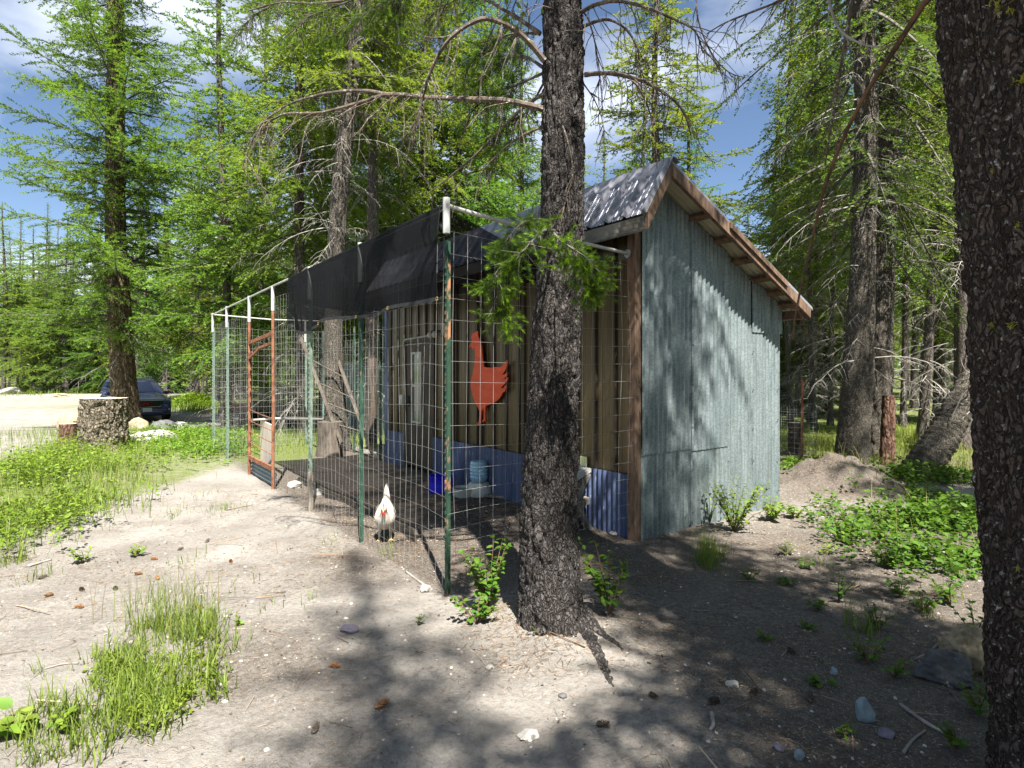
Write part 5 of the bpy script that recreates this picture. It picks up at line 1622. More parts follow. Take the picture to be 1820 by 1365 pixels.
# lichen tufts
M['lichen'] = nmat('yellow_lichen', (0.26, 0.25, 0.03), (0.46, 0.44, 0.06), 40, rough=0.9, bump=0)
rgl = np.random.default_rng(2)
def surf_B(px, py):
    k = (px - 910) / FOC; m_ = (py - HOR) / FOC
    for d in np.linspace(1.55, 2.2, 260):
        x, z = k * d, CAM_H - m_ * d
        cx = np.interp(z, [q[2] for q in pb_], [q[0] for q in pb_]); r = np.interp(z, [q[2] for q in pb_], [q[3] for q in pb_]) + 0.012
        if (x - cx) ** 2 + (d - dB) ** 2 <= r * r: return Vector((x, d, z))
    return None
for px, py, sz in ((1775, 12, 20), (1815, 142, 14), (1768, 303, 8), (1802, 580, 12), (1762, 577, 6), (1810, 402, 10), (1795, 20, 8), (1810, 1010, 7)):
    p = surf_B(px, py)
    if p is None: continue
    mb = MB(); r_ = sz / FOC * p.y
    for _ in range(46):
        d = rgl.normal(0, 1, 3); d[1] = -abs(d[1]); d /= np.linalg.norm(d)
        q = np.array(p) + rgl.normal(0, 0.42, 3) * r_ * np.array([1, .3, .6])
        mb.tube([q, q + d * r_ * .35, q + d * r_ * .6 + rgl.normal(0, .1, 3) * r_], [.0014, .001, .0006], 3, cap=False)
    mk('lichen_tuft', mb, M['lichen'], bigB)
# long drooping reddish limb and a second, thinner one
for pts, r0, n, lm, mt in (
    ([(1668, -20, 1.9), (1640, 10, 1.95), (1592, 85, 2.1), (1540, 165, 2.3), (1497, 250, 2.5), (1467, 330, 2.65), (1447, 410, 2.75), (1428, 490, 2.8), (1414, 560, 2.85), (1410, 600, 2.85)], 0.0115, 14, 0.22, 'limb_red'),
    ([(1520, -30, 2.4), (1508, 40, 2.45), (1496, 110, 2.5), (1484, 180, 2.6), (1474, 240, 2.65), (1466, 300, 2.7)], 0.010, 10, 0.25, 'limb'),
    ([(1470, -30, 2.4), (1478, 20, 2.4), (1495, 55, 2.4), (1525, 75, 2.35), (1560, 84, 2.3), (1600, 84, 2.2), (1650, 86, 2.0)], 0.006, 4, 0.15, 'dead_twig'),
    ([(1240, -40, 3.2), (1238, 10, 3.2), (1245, 50, 3.2), (1268, 100, 3.25), (1295, 128, 3.25), (1320, 137, 3.3)], 0.006, 10, 0.25, 'limb'),
    ([(1420, -30, 2.8), (1400, -5, 2.8), (1340, 20, 2.9), (1290, 40, 3.0), (1256, 60, 3.05)], 0.008, 16, 0.3, 'limb')):
    mb = MB(); Q = limb_tubes(mb, [at(*p) for p in pts], r0, r0 * .35)
    hang_twigs(mb, Q, rg, n, lm, 0.003, 0.9)
    mk('dead_limb', mb, M[mt], bigB)
kB = conifer(32, 18, 6.5, 2.3, 110, 0.1, leaf=0.11, lw=0.036, sec=0.11, tw=0.04, elev=(-10, 35))
base = np.array([1.6, dB, 0])
part_np('branches', kB[1][0] + base, kB[1][1], M['twig_dark'], bigB, False)
part_np('crown', kB[3][0] + base, kB[3][1], M['needle'], bigB, False, kB[3][2])

# ---- C: the large fir left, by the car
dC = 19.5
gC = ground((222 - 910) / FOC * dC, dC)
rowsC = [(745, 226, 46), (735, 224, 40), (700, 220, 37), (600, 215, 35), (500, 208, 32), (400, 205, 29), (250, 205, 27), (100, 206, 24), (0, 205, 21), (-100, 205, 17), (-260, 205, 7)]
pc = pix_path(rowsC, dC)
axC = lambda z: np.stack([np.interp(np.asarray(z, float) + gC, [q[2] for q in pc], [q[0] for q in pc]), np.full(np.shape(z), dC), np.asarray(z, float) + gC], -1)
kC = conifer(41, 20.5, 2.8, 4.3, 225, 0.35, leaf=0.115, lw=0.033, sec=0.10, tw=0.032, axis=axC, elev=(-6, 30), droop=0.16, tip_up=0.5, dead=(2.2, 9, 40, 1.9), fill=1.0, prof=0.5)
tC = thing('fir_tree', axC(0.0), 'large layered fir with ochre bark standing in front of the blue car', 'tree')
V, F = bark_trunk(pc, 3, 84, 0.06, 0.08, 0.30, 0.030, 0.08)
part_np('trunk', V, F, M['bark_c'], tC)
part_np('branches', *kC[1], M['twig_dark'], tC, False); part_np('dead_branches', *kC[2], M['dead_twig'], tC, False)
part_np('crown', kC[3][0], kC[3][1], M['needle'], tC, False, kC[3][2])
mb = MB(); Q0 = at(207, 482, 19.2)
for dx, dz in ((-1.0, -.25), (-.85, -.6), (-.6, -.75), (-1.15, .1), (-.5, -.9)):
    limb_tubes(mb, [Q0, Q0 + Vector((dx * .45, -.35, .10 + dz * .1)), Q0 + Vector((dx * .8, -.5, dz * .45)), Q0 + Vector((dx, -.55, dz))], .02, .006, 5)
mk('dead_limb', mb, M['dead_twig'], tC)

# ---- D: the curved trunk inside the run
dD = 11.3
rowsD = [(810, 603, 46), (790, 600, 40), (740, 598, 35), (650, 592, 31), (550, 592, 30), (450, 597, 29), (300, 607, 28), (180, 622, 27), (70, 633, 26), (-60, 640, 24), (-300, 645, 20)]
pd_ = pix_path(rowsD, dD)
axD = lambda z: np.stack([np.interp(np.asarray(z, float), [q[2] for q in pd_], [q[0] for q in pd_]), np.full(np.shape(z), dD), np.asarray(z, float)], -1)
kD = conifer(42, 19, 6.6, 2.6, 130, 0.16, axis=axD, leaf=0.09, lw=0.028, sec=0.09, tw=0.028, dead=(3.0, 9, 46, 1.5), elev=(-15, 35))
tD = thing('fir_tree', axD(0.0), 'curved grey trunk rising inside the far part of the chicken run', 'tree')
V, F = bark_trunk(pd_, 13, 56, 0.05, 0.06, 0.13, 0.014, 0.05)
part_np('trunk', V, F, M['bark_e'], tD)
part_np('branches', *kD[1], M['twig_dark'], tD, False); part_np('dead_branches', *kD[2], M['dead_twig'], tD, False)
part_np('crown', kD[3][0], kD[3][1], M['needle'], tD, False, kD[3][2])

# ---- E: the pair of grey trunks right of the coop
for nm_, dE, rowsE, sd, lab, nbr in (
    ('a', 9.4, [(838, 1511, 56), (815, 1513, 50), (700, 1523, 48), (600, 1529, 43), (450, 1534, 37), (300, 1539, 35), (150, 1540, 33), (0, 1531, 31), (-200, 1520, 26)], 51, 'thick grey trunk of the pair right of the coop, sparse drooping limbs', 150),
    ('b', 10.3, [(845, 1558, 44), (820, 1560, 40), (700, 1565, 36), (600, 1567, 34), (450, 1571, 32), (300, 1578, 30), (150, 1580, 28), (0, 1578, 26), (-200, 1575, 20)], 52, 'thinner dark trunk of the pair right of the coop', 125)):
    pe = pix_path(rowsE, dE)
    axE = lambda z, pe=pe, dE=dE: np.stack([np.interp(np.asarray(z, float), [q[2] for q in pe], [q[0] for q in pe]), np.full(np.shape(z), dE), np.asarray(z, float)], -1)
    kE = conifer(sd, 19, 3.9, 3.1, nbr, 0.2, leaf=0.08, lw=0.026, sec=0.10, tw=0.034, axis=axE, dead=(1.2, 7.5, 60, 1.7), elev=(-20, 25), droop=0.42, tip_up=0.1, prof=0.6, sparse=0.9)
    tE = thing('fir_tree', axE(0.0), lab, 'tree')
    V, F = bark_trunk(pe, sd, 84, 0.03, 0.030, 0.05, 0.012, 0.07)
    part_np('trunk', V, F, M['bark_e'], tE)
    part_np('branches', *kE[1], M['twig_dark'], tE, False); part_np('dead_branches', *kE[2], M['dead_twig'], tE, False)
    part_np('crown', kE[3][0], kE[3][1], M['needle_shaded'], tE, False, kE[3][2])

# ---- leaning trunk, snag and stumps
b0, b1 = at(1612, 868, 8.4), at(1722, 690, 8.6)
dv = (b1 - b0)
Lq = [b0 - dv * 0.06, b0, b0.lerp(b1, .5) + Vector((0.03, 0, -.04)), b1, b0 + dv * 1.7 + Vector((0.1, 0, .2)), b0 + dv * 3.0 + Vector((.2, 0, .9))]
mb = MB(); limb_tubes(mb, Lq, 0.26, 0.12, 40, 30)
vv = np.array(mb.v); ax_len = np.repeat(np.arange(len(vv) // 40), 40) * 0.04; an = np.tile(np.arange(40), len(vv) // 40)[:len(ax_len)]
f1, f2, val = cells(an / 40 * 16, ax_len / 0.11, 6)
cen = vv.reshape(-1, 40, 3).mean(1).repeat(40, 0)
vv += (vv - cen) * (np.clip((f2 - f1) / .3, 0, 1) * 0.09 * (0.5 + val))[:, None]
mb.v = [tuple(q) for q in vv]
lt = thing('leaning_tree', b0, 'thick leaning tree trunk slanting up behind the foreground trunk', 'tree')
mk('trunk', mb, M['bark_e'], lt, smooth=True)
mb = MB(); rgx = np.random.default_rng(5)
for _ in range(9):
    q = np.array(b0 + dv * rgx.uniform(.5, 1.2)) + np.array([0, -.15, .1]); d = rgx.normal(0, 1, 3); d[2] = abs(d[2]); d[1] = -abs(d[1]) * .4
    d /= np.linalg.norm(d); limb_tubes(mb, [q, q + d * .25, q + d * .45 + np.array([.1, 0, .12]), q + d * .6 + np.array([.28, 0, .1])], .010, .003, 5)
mk('dead_branches', mb, M['dead_twig'], lt)
M['wood_old'] = nmat('old_grey_brown_wood', (0.055, 0.045, 0.038), (0.15, 0.125, 0.10), 4, (6, 6, 1.2), rough=0.9, bump=0.3)
def snag(rows, d, seed, bark, name, lab, cat, sides=48, dz=0.03, cw=.06, ch=.16, depth=.012, flare=.02, ragged=0.0, top='wood_grey', topr=1.0):
    pth = pix_path(rows, d)
    V, F = bark_trunk(pth, seed, sides, dz, cw, ch, depth, flare, ragged=ragged)
    t = thing(name, (pth[0][0], d, pth[0][2]), lab, cat)
    part_np('trunk', V, F, M[bark], t)
    ring = V[-sides:]; c = ring.mean(0)
    N = 4
    vs = np.concatenate([c + (ring - c) * (1 - k / N) + np.array([0, 0, (-0.006 * k if ragged else 0)]) for k in range(N)] + [c[None]])
    fs = [(k * sides + j, k * sides + (j + 1) % sides, (k + 1) * sides + (j + 1) % sides, (k + 1) * sides + j) for k in range(N - 1) for j in range(sides)] + [((N - 1) * sides + j, (N - 1) * sides + (j + 1) % sides, N * sides) for j in range(sides)]
    part_np('cut_top', vs, fs, M[top], t, False)
    return t
M['cut_wood'] = nmat('cut_wood', (0.50, 0.43, 0.32), (0.66, 0.58, 0.45), 5, rough=0.8, bump=0.2)
snag([(845, 1576, 22), (800, 1577, 21), (740, 1578, 19), (702, 1579, 17)], 9.6, 61, 'bark_red', 'snag', 'short reddish bare snag beside the paired grey trunks', 'snag', ragged=.06, top='bark_red')
snag([(812, 187, 70), (800, 186, 65), (760, 185, 64), (708, 185, 64)], 11.4, 62, 'bark_stump', 'tree_stump', 'tall thick bark covered stump beside the drive', 'stump', 150, 0.014, .05, .09, .035, .07, ragged=.05, top='cut_wood')
snag([(790, 121, 26), (775, 121, 25), (752, 121, 24)], 12.4, 63, 'bark_red', 'tree_stump', 'small reddish stump left of the tall thick stump', 'stump', 30, .02, top='cut_wood')
snag([(812, 588, 50), (790, 588, 46), (748, 587, 42)], 10.6, 64, 'wood_old', 'tree_stump', 'grey weathered stump in the run beside the curved trunk', 'stump', 40, .02, .05, .4, .006, .01, top='wood_old')
snag([(790, 661, 19), (700, 661, 18), (633, 661, 18)], 11.8, 65, 'wood_dark', 'wooden_post', 'dark round wooden post behind the coop end', 'post', 24, .05, .05, .5, .003, 0, top='wood_grey')
snag([(822, 1412, 22), (790, 1412, 20), (748, 1412, 19)], 10.2, 66, 'bark_e', 'tree_stump', 'slim pale topped stump inside the small wire cage', 'stump', 24, .03, top='cut_wood')

# ------------------------------------------------------------------ the car
def car():
    M['car_blue'] = nmat('dark_blue_paint', (0.030, 0.045, 0.15), (0.036, 0.052, 0.17), 2, rough=0.22, bump=0, spec=0.6)
    M['car_blue'].node_tree.nodes['Principled BSDF'].inputs['Coat Weight'].default_value = 0.8
    M['car_glass'] = glass_mat('car_glass', (0.03, 0.05, 0.13), 0.03, 0.8)  # blue of the reflected sky is put into the glass colour
    M['chrome'] = nmat('chrome', (0.6, 0.6, 0.62), (0.7, 0.7, 0.72), 3, rough=0.18, metal=1.0, bump=0)
    M['tyre'] = nmat('tyre', (0.012, 0.012, 0.012), (0.03, 0.03, 0.03), 20, rough=0.9, bump=0)
    M['headlight'] = nmat('headlight', (0.42, 0.44, 0.48), (0.6, 0.62, 0.66), 14, rough=0.12, metal=0.3, bump=0, spec=0.7)
    M['badge_red'] = nmat('badge_red', (0.5, 0.02, 0.02), (0.6, 0.03, 0.03), 3, rough=0.4, bump=0)
    M['plate'] = nmat('plate_white', (0.55, 0.6, 0.68), (0.7, 0.72, 0.76), 30, rough=0.4, bump=0)
    c = thing('parked_car', (-16.4, 24.6, ground(-16.4, 24.6)), 'dark blue parked car facing the viewer behind the large fir', 'car', None, R(43))
    # lower body lofted along y (front is -y)
    st = [(-2.40, .42, .74, .70), (-2.36, .30, .86, .86), (-2.25, .24, .96, .94), (-1.9, .24, 1.03, .98), (-1.4, .24, 1.10, 1.0), (-.95, .24, 1.15, 1.0), (0, .24, 1.16, 1.0), (1.2, .24, 1.17, 1.0), (2.0, .26, 1.17, .98), (2.35, .34, 1.10, .92), (2.42, .45, 1.0, .85)]
    V, F = [], []
    ns = 20
    for y, z0, z1, hw in st:
        for j in range(ns):
            a = 2 * math.pi * (j + .5) / ns
            ca, sa = math.cos(a), math.sin(a)
            ex = 0.38
            x = hw * abs(ca) ** ex * (1 if ca > 0 else -1); z = (z0 + z1) / 2 + (z1 - z0) / 2 * abs(sa) ** ex * (1 if sa > 0 else -1)
            if z > .9: x *= 1 - .10 * (z - .9) / .3
            V.append((x, y, z))
    n = len(st)
    F = [(i * ns + j, (i + 1) * ns + j, (i + 1) * ns + (j + 1) % ns, i * ns + (j + 1) % ns) for i in range(n - 1) for j in range(ns)] + [tuple(range(ns)), tuple((n - 1) * ns + j for j in range(ns))[::-1]]
    mk('body', (V, F), M['car_blue'], c, local=True, auto=40)
    # cabin
    def ring(z, yf, yr, hw):
        return [(-hw, yf + .10, z), (-hw * .7, yf, z), (hw * .7, yf, z), (hw, yf + .10, z), (hw, yr - .1, z), (hw * .8, yr, z), (-hw * .8, yr, z), (-hw, yr - .1, z)]
    rings = [ring(1.10, -1.05, 2.36, .93), ring(1.16, -.98, 2.34, .91), ring(1.42, -.60, 2.22, .84), ring(1.64, -.27, 2.05, .765), ring(1.735, -.05, 1.9, .68), ring(1.765, .15, 1.75, .52)]
    V = [p for r in rings for p in r]; F = [(i * 8 + j, i * 8 + (j + 1) % 8, (i + 1) * 8 + (j + 1) % 8, (i + 1) * 8 + j) for i in range(5) for j in range(8)] + [tuple(40 + j for j in range(8))]
    cab = mk('cabin', (V, F), M['car_blue'], c, local=True, auto=35)
    def pane(p, name='window'):
        q = [Vector(k) for k in p]; nn = (q[1] - q[0]).cross(q[2] - q[0]).normalized()
        ctr = sum(q, Vector()) / 4
        if nn.dot(ctr - Vector((0, .7, 1.3))) < 0: nn = -nn
        mb = MB(); mb.hexa([k + nn * .004 for k in q] + [k + nn * .012 for k in q]); mk(name, mb, M['car_glass'], cab, local=True)
    pane([(-.62, -.945, 1.18), (.62, -.945, 1.18), (.52, -.33, 1.605), (-.52, -.33, 1.605)], 'windscreen')
    for sx in (-1, 1):
        for y0, y1, y2, y3 in ((-.55, .28, .28, -.12), (.36, 1.2, 1.2, .36), (1.28, 2.05, 1.85, 1.28)):
            pane([(sx * .905, y0, 1.19), (sx * .905, y1, 1.19), (sx * .785, y2, 1.60), (sx * .785, y3, 1.60)])
        mb = MB(); mb.tube([(sx * .66, .05, 1.77), (sx * .68, .2, 1.81), (sx * .66, 1.6, 1.81), (sx * .64, 1.75, 1.77)], .018, 6); mk('roof_rail', mb, M['chrome'], c, local=True)
        mb = MB(); mb.lathe((sx * 1.07, -.62, 1.14), [(0.001, -.075), (.10, -.06), (.125, 0), (.10, .06), (.001, .08)], 12, 0, (1, .55)); mk('side_mirror', mb, M['car_blue'], c, smooth=True, local=True)
        mb = MB(); mb.hexa([(sx * .60, -2.345, .74), (sx * .90, -2.20, .74), (sx * .90, -2.05, .76), (sx * .62, -2.1, .76), (sx * .66, -2.325, .93), (sx * .93, -2.10, .98), (sx * .90, -1.95, .98), (sx * .66, -2.1, .95)])
        hl = mk('headlight', mb, M['headlight'], c, local=True)
        mb = MB(); mb.lathe((sx * .80, -2.36, .50), [(0.001, -.05), (.05, -.03), (.05, .03), (.001, .05)], 12, 0, (1, .3)); mk('fog_lamp', mb, M['headlight'], c, smooth=True, local=True)
        for y in (-1.5, 1.45):
            w = MB()
            for i, (r_, xx) in enumerate(((.001, .13), (.25, .13), (.34, .12), (.37, .08), (.37, -.08), (.34, -.12), (.001, -.12))):
                pass
            prof = [(.24, .125), (.33, .125), (.365, .09), (.365, -.09), (.33, -.12), (.1, -.12)]
            vs = [(sx * (.885 + xx), y + r_ * math.cos(2 * math.pi * j / 28), .37 + r_ * math.sin(2 * math.pi * j / 28)) for r_, xx in prof for j in range(28)]
            fs = [(i * 28 + j, i * 28 + (j + 1) % 28, (i + 1) * 28 + (j + 1) % 28, (i + 1) * 28 + j) for i in range(len(prof) - 1) for j in range(28)]
            w.add(vs, fs); wh = mk('wheel', w, M['tyre'], c, local=True, auto=40)
            rm = MB(); vs = [(sx * (.885 + xx), y + r_ * math.cos(2 * math.pi * j / 20), .37 + r_ * math.sin(2 * math.pi * j / 20)) for r_, xx in ((.245, .12), (.2, .09), (.06, .10), (.001, .10)) for j in range(20)]
            rm.add(vs, [(i * 20 + j, i * 20 + (j + 1) % 20, (i + 1) * 20 + (j + 1) % 20, (i + 1) * 20 + j) for i in range(3) for j in range(20)]); mk('rim', rm, M['chrome'], wh, local=True)
    mb = MB(); mb.hexa([(-.50, -2.42, .62), (.50, -2.42, .62), (.50, -2.30, .62), (-.50, -2.30, .62), (-.60, -2.395, .86), (.60, -2.395, .86), (.6, -2.28, .86), (-.6, -2.28, .86)]); gr = mk('grille', mb, M['black'], c, local=True)
    mb = MB(); mb.tube([(-.60, -2.40, .87), (-.50, -2.43, .62), (.50, -2.43, .62), (.60, -2.40, .87), (0, -2.415, .885), (-.60, -2.40, .87)], .018, 6); mk('grille_trim', mb, M['chrome'], gr, local=True)
    fc = bpy.data.curves.new('badge', 'FONT'); fc.body = 'GMC'; fc.size = .17; fc.extrude = .008; fc.align_x = 'CENTER'; fc.materials.append(M['badge_red'])
    tmp = bpy.data.objects.new('badge_curve', fc); COL.objects.link(tmp)
    bme = bpy.data.meshes.new_from_object(tmp.evaluated_get(bpy.context.evaluated_depsgraph_get())); bpy.data.objects.remove(tmp)
    fo = bpy.data.objects.new('badge', bme); COL.objects.link(fo); fo.parent = gr; fo.location = (0, -2.432, .70); fo.rotation_euler = (R(90), 0, 0)
    mb = MB(); mb.box((.05, -2.425, .51), (.32, .012, .16)); mk('number_plate', mb, M['plate'], c, local=True)
    mb = MB(); mb.tube([(-.7, -2.34, .40), (-.35, -2.425, .42), (.35, -2.425, .42), (.7, -2.34, .40)], .022, 6); mk('bumper_trim', mb, M['chrome'], c, local=True)
    mb = MB(); mb.tube([(-.45, -1.02, 1.17), (.1, -.99, 1.19)], .01, 5); mb.tube([(.1, -1.02, 1.17), (.6, -.99, 1.19)], .01, 5); mk('wiper', mb, M['black'], c, local=True)
car()

# ------------------------------------------------------------------ trailer, bucket, outbuilding, ladder behind the run
M['trailer_dark'] = nmat('dark_trailer_steel', (0.03, 0.03, 0.032), (0.07, 0.065, 0.06), 5, rough=0.6, bump=0.1)
M['trailer_red'] = nmat('dull_red_paint', (0.13, 0.025, 0.035), (0.20, 0.05, 0.06), 5, rough=0.6, bump=0)
def trailer():
    x0, y = -9.9, 20.4
    z = ground(-8.3, y)
    t = thing('utility_trailer', (-8.4, y, z), 'dark flat trailer with grey slatted end parked behind the run', 'trailer')
    mb = MB(); mb.box((-8.9, y, z + .62), (2.6, 1.5, .16)); mk('bed', mb, M['trailer_dark'], t)
    mb = MB(); mb.box((-8.9, y - .77, z + .84), (2.4, .04, .22)); mk('side_rail', mb, M['trailer_red'], t)
    mb = MB(); mb.bar((-10.2, y, z + .55), (-11.2, y - .2, z + .45), .1, .1); mk('tongue', mb, M['trailer_dark'], t)
    for xx in (-9.1, -8.3):
        for s in (-1, 1):
            w = MB(); vs = [(xx + r_ * math.cos(2 * math.pi * j / 20), y + s * (.80 + q), z + .33 + r_ * math.sin(2 * math.pi * j / 20)) for r_, q in ((.1, .1), (.24, .1), (.33, .06), (.33, -.08), (.1, -.1)) for j in range(20)]
            w.add(vs, [(i * 20 + j, i * 20 + (j + 1) % 20, (i + 1) * 20 + (j + 1) % 20, (i + 1) * 20 + j) for i in range(4) for j in range(20)]); mk('wheel', w, M['tyre'], t)
    for k in range(8):
        xx = -8.6 + k * .19
        mb = MB(); mb.box((xx, y - .95, z + .92), (.12, .03, 1.12)); mk('slat', mb, M['wood_grey'], t)
    for zz in (.45, 1.40):
        mb = MB(); mb.box((-7.95, y - .92, z + zz), (1.55, .03, .10)); mk('slat_rail', mb, M['wood_grey'], t)
    mb = MB(); mb.lathe((-8.75, y - 1.3, z + .72), [(0.001, 0), (.13, 0), (.16, .34), (.17, .35), (.15, .34), (.12, .02)], 18)
    bk_ = tag(mk('bucket', mb, M['white_pvc']), 'pale bucket standing on the small rack by the trailer', 'bucket')
    r_ = thing('bucket_rack', (-8.75, y - 1.3, z), 'low dark metal rack holding the pale bucket', 'rack')
    mb = MB(); mb.box((-8.7, y - 1.3, z + .70), (.9, .4, .03)); mk('top', mb, M['trailer_dark'], r_)
    for dx in (-.4, .4):
        for dy in (-.17, .17):
            mb = MB(); mb.bar((-8.7 + dx, y - 1.3 + dy, z), (-8.7 + dx, y - 1.3 + dy, z + .69), .03, .03, (1, 0, 0)); mk('leg', mb, M['trailer_dark'], r_)
trailer()
def outbuilding():
    a = at(612, 760, 16.0); z = ground(a.x, a.y) - .05
    t = thing('outbuilding', (a.x + 1.2, 16.5, z), 'small grey sheet metal outbuilding partly hidden behind the coop end', 'shed')
    for k in range(4):
        V, F = [], []
        n = 60
        for i in range(n + 1):
            xx = a.x + k * .62 + .63 * i / n
            for zz in (z, z + 1.95 + .02 * (k % 2)):
                V.append((xx, 16.0 - .012 * math.sin(2 * math.pi * i / n * 8) - .004 * k, zz))
        F = [(2 * i, 2 * i + 2, 2 * i + 3, 2 * i + 1) for i in range(n)]
        mk('wall_sheet', (V, F), M['galv'], t, smooth=True)
    mb = MB(); mb.hexa([(a.x + .02, 16.03, z), (a.x + 2.45, 16.03, z), (a.x + 2.45, 17.8, z), (a.x + .02, 17.8, z), (a.x + .02, 16.03, z + 1.9), (a.x + 2.45, 16.03, z + 1.9), (a.x + 2.45, 17.8, z + 1.7), (a.x + .02, 17.8, z + 1.7)]); mk('wall_core', mb, M['galv'], t)
    mb = MB(); mb.hexa([(a.x - .12, 15.85, z + 1.97), (a.x + 2.6, 15.85, z + 1.97), (a.x + 2.6, 18, z + 1.74), (a.x - .12, 18, z + 1.74), (a.x - .12, 15.85, z + 2.02), (a.x + 2.6, 15.85, z + 2.02), (a.x + 2.6, 18, z + 1.79), (a.x - .12, 18, z + 1.79)]); mk('roof', mb, M['roof_steel'], t)
outbuilding()
def ladder():
    d = 10.7
    t = thing('roost_ladder', at(640, 800, d), 'weathered wooden ladder leaning against the curved trunk in the run', 'ladder')
    L0, L1 = at(535, 600, 11.2), at(612, 800, 10.3)
    R0, R1 = at(601, 640, 11.2), at(662, 808, 10.3)
    L0, R0 = L0, R0
    for a, b in ((L0, L1), (R0, R1)):
        mb = MB(); mb.bar(a, b, .055, .035, (0, 1, 0)); mk('rail', mb, M['wood_old'], t)
    for u in (.2, .42, .6, .78):
        mb = MB(); mb.tube([L0.lerp(L1, u), R0.lerp(R1, u)], .013, 8); mk('rung', mb, M['wood_old'], t)
ladder()
# wire cage and rusty stake to the right of the coop
def cage():
    c0 = at(1414, 820, 10.2); z = ground(c0.x, c0.y)
    t = thing('wire_cage', (c0.x, c0.y, z), 'small round wire cage tied to a rusty stake in the woods', 'cage')
    mb = MB()
    rad_, n = .33, 18
    for zz in np.arange(.05, .95, .09): mb.tube([(c0.x + rad_ * math.cos(q), c0.y + rad_ * math.sin(q), z + zz) for q in np.linspace(0, 2 * math.pi, 25)], .0025, 3, cap=False)
    for q in np.linspace(0, 2 * math.pi, n, endpoint=False): mb.tube([(c0.x + rad_ * math.cos(q), c0.y + rad_ * math.sin(q), z + .02), (c0.x + rad_ * math.cos(q), c0.y + rad_ * math.sin(q), z + .95)], .0025, 3, cap=False)
    mk('wire_mesh', mb, M['wire'], t)
    s0, s1 = at(1425, 828, 9.9), at(1426, 672, 9.9)
    s0.z = ground(s0.x, s0.y) - .05
    mb = MB(); mb.bar(s0, s1, .035, .02, (0, 1, 0)); mb.bar(s0 + Vector((0, .018, 0)), s1 + Vector((0, .018, 0)), .01, .03, (0, 1, 0)); mk('stake', mb, M['rust'], t)
cage()
for k, (px, py, ln, a) in enumerate(((1396, 806, .7, .1), (1402, 812, .8, .25), (1394, 799, .6, -.1))):
    p = gp(px, py + 6); mb = MB(); mb.bar(p + Vector((-ln / 2, -a * .3, .03 + .035 * (2 - k))), p + Vector((ln / 2, a * .3, .03 + .035 * (2 - k))), .12, .028)
    tag(mk('board', mb, M['wood_grey']), ('thick board of the small pile behind the coop corner', 'lowest board of the small pile behind the coop corner', 'uppermost board of the small pile behind the coop corner')[k], 'board', 'boards piled behind the coop')

# ------------------------------------------------------------------ rocks, stones and cones
def rock_mesh(seed, size, flat=0.6, res=3, rough_=0.28):
    import bmesh
    bm = bmesh.new(); bmesh.ops.create_icosphere(bm, subdivisions=res, radius=1)
    o = Vector((seed * 7.3, seed * 3.1, seed * 1.7))
    rr = random.Random(seed)
    pl = [(Vector((rr.gauss(0, 1), rr.gauss(0, 1), rr.gauss(0, 1))).normalized(), rr.uniform(.62, .9)) for _ in range(11)]
    for v in bm.verts:
        p = v.co.copy()
        for n_, dd in pl:
            k = p.dot(n_) - dd
            if k > 0: p -= n_ * k * .9
        p *= 1 + rough_ * .6 * mnoise.noise(p * 2.2 + o) + rough_ * .4 * mnoise.noise(p * 6 + o) + rough_ * .15 * mnoise.noise(p * 15 + o)
        v.co = Vector((p.x * size[0], p.y * size[1], p.z * size[2] * flat))
    me = bpy.data.meshes.new('rock'); bm.to_mesh(me); bm.free()
    me.polygons.foreach_set('use_smooth', np.ones(len(me.polygons), bool)); me.set_sharp_from_angle(angle=R(38))
    return me
def stone_mat(name, c1, c2, c3=None): return nmat(name, c1, c2, 9, rough=0.9, bump=0.9, bdist=0.012, c3=c3, s3=14, t3=.58, fine=26)
M['rock_tan'] = stone_mat('rock_tan', (0.24, 0.19, 0.125), (0.42, 0.335, 0.225), (0.20, 0.17, 0.12))
M['rock_grey'] = stone_mat('rock_grey', (0.22, 0.21, 0.19), (0.40, 0.38, 0.34), (0.13, 0.13, 0.11))
M['rock_dark'] = stone_mat('rock_dark', (0.06, 0.06, 0.065), (0.14, 0.14, 0.14))
M['rock_blue'] = stone_mat('rock_blue', (0.15, 0.20, 0.23), (0.27, 0.33, 0.36))
M['rock_mauve'] = stone_mat('rock_mauve', (0.12, 0.105, 0.14), (0.21, 0.185, 0.225))
M['rock_white'] = stone_mat('rock_white', (0.30, 0.28, 0.25), (0.48, 0.46, 0.42), (0.20, 0.19, 0.17))
def rock(px, py, w, h, m_, label, seed, name='rock', d=None, sink=.25, dep=.8):
    p = gp(px, py) if d is None else Vector(((px - 910) / FOC * d, d, ground((px - 910) / FOC * d, d)))
    s = p.y / FOC
    me = rock_mesh(seed, (w / 2 * s, w / 2 * s * dep, h / 2 * s * 1.25), 1.0, 5 if w > 60 else 3)
    me.materials.append(M[m_])
    o = bpy.data.objects.new(name, me); COL.objects.link(o)
    o.location = p + Vector((0, w / 2 * s * dep * .5, h * s * (.5 - sink)))
    o.rotation_euler = (0, 0, random.Random(seed).uniform(-.5, .5))
    tag(o, label, 'rock')
rock(242, 765, 40, 28, 'rock_tan', 'tan boulder at the foot of the large fir', 1)
rock(285, 768, 46, 26, 'rock_dark', 'dark boulder in front of the car wheel', 2)
rock(318, 763, 36, 18, 'rock_grey', 'low grey rock right of the car wheel', 3)
rock(262, 785, 80, 22, 'rock_white', 'broad pale flat rock in front of the boulders', 4)
rock(122, 765, 55, 45, 'rock_tan', 'brown lump of earth and rock behind the small stump', 5)
rock(12, 700, 44, 14, 'rock_white', 'pale rock at the far edge of the drive', 6)
rock(70, 695, 30, 10, 'rock_white', 'second pale rock along the far drive edge', 7)
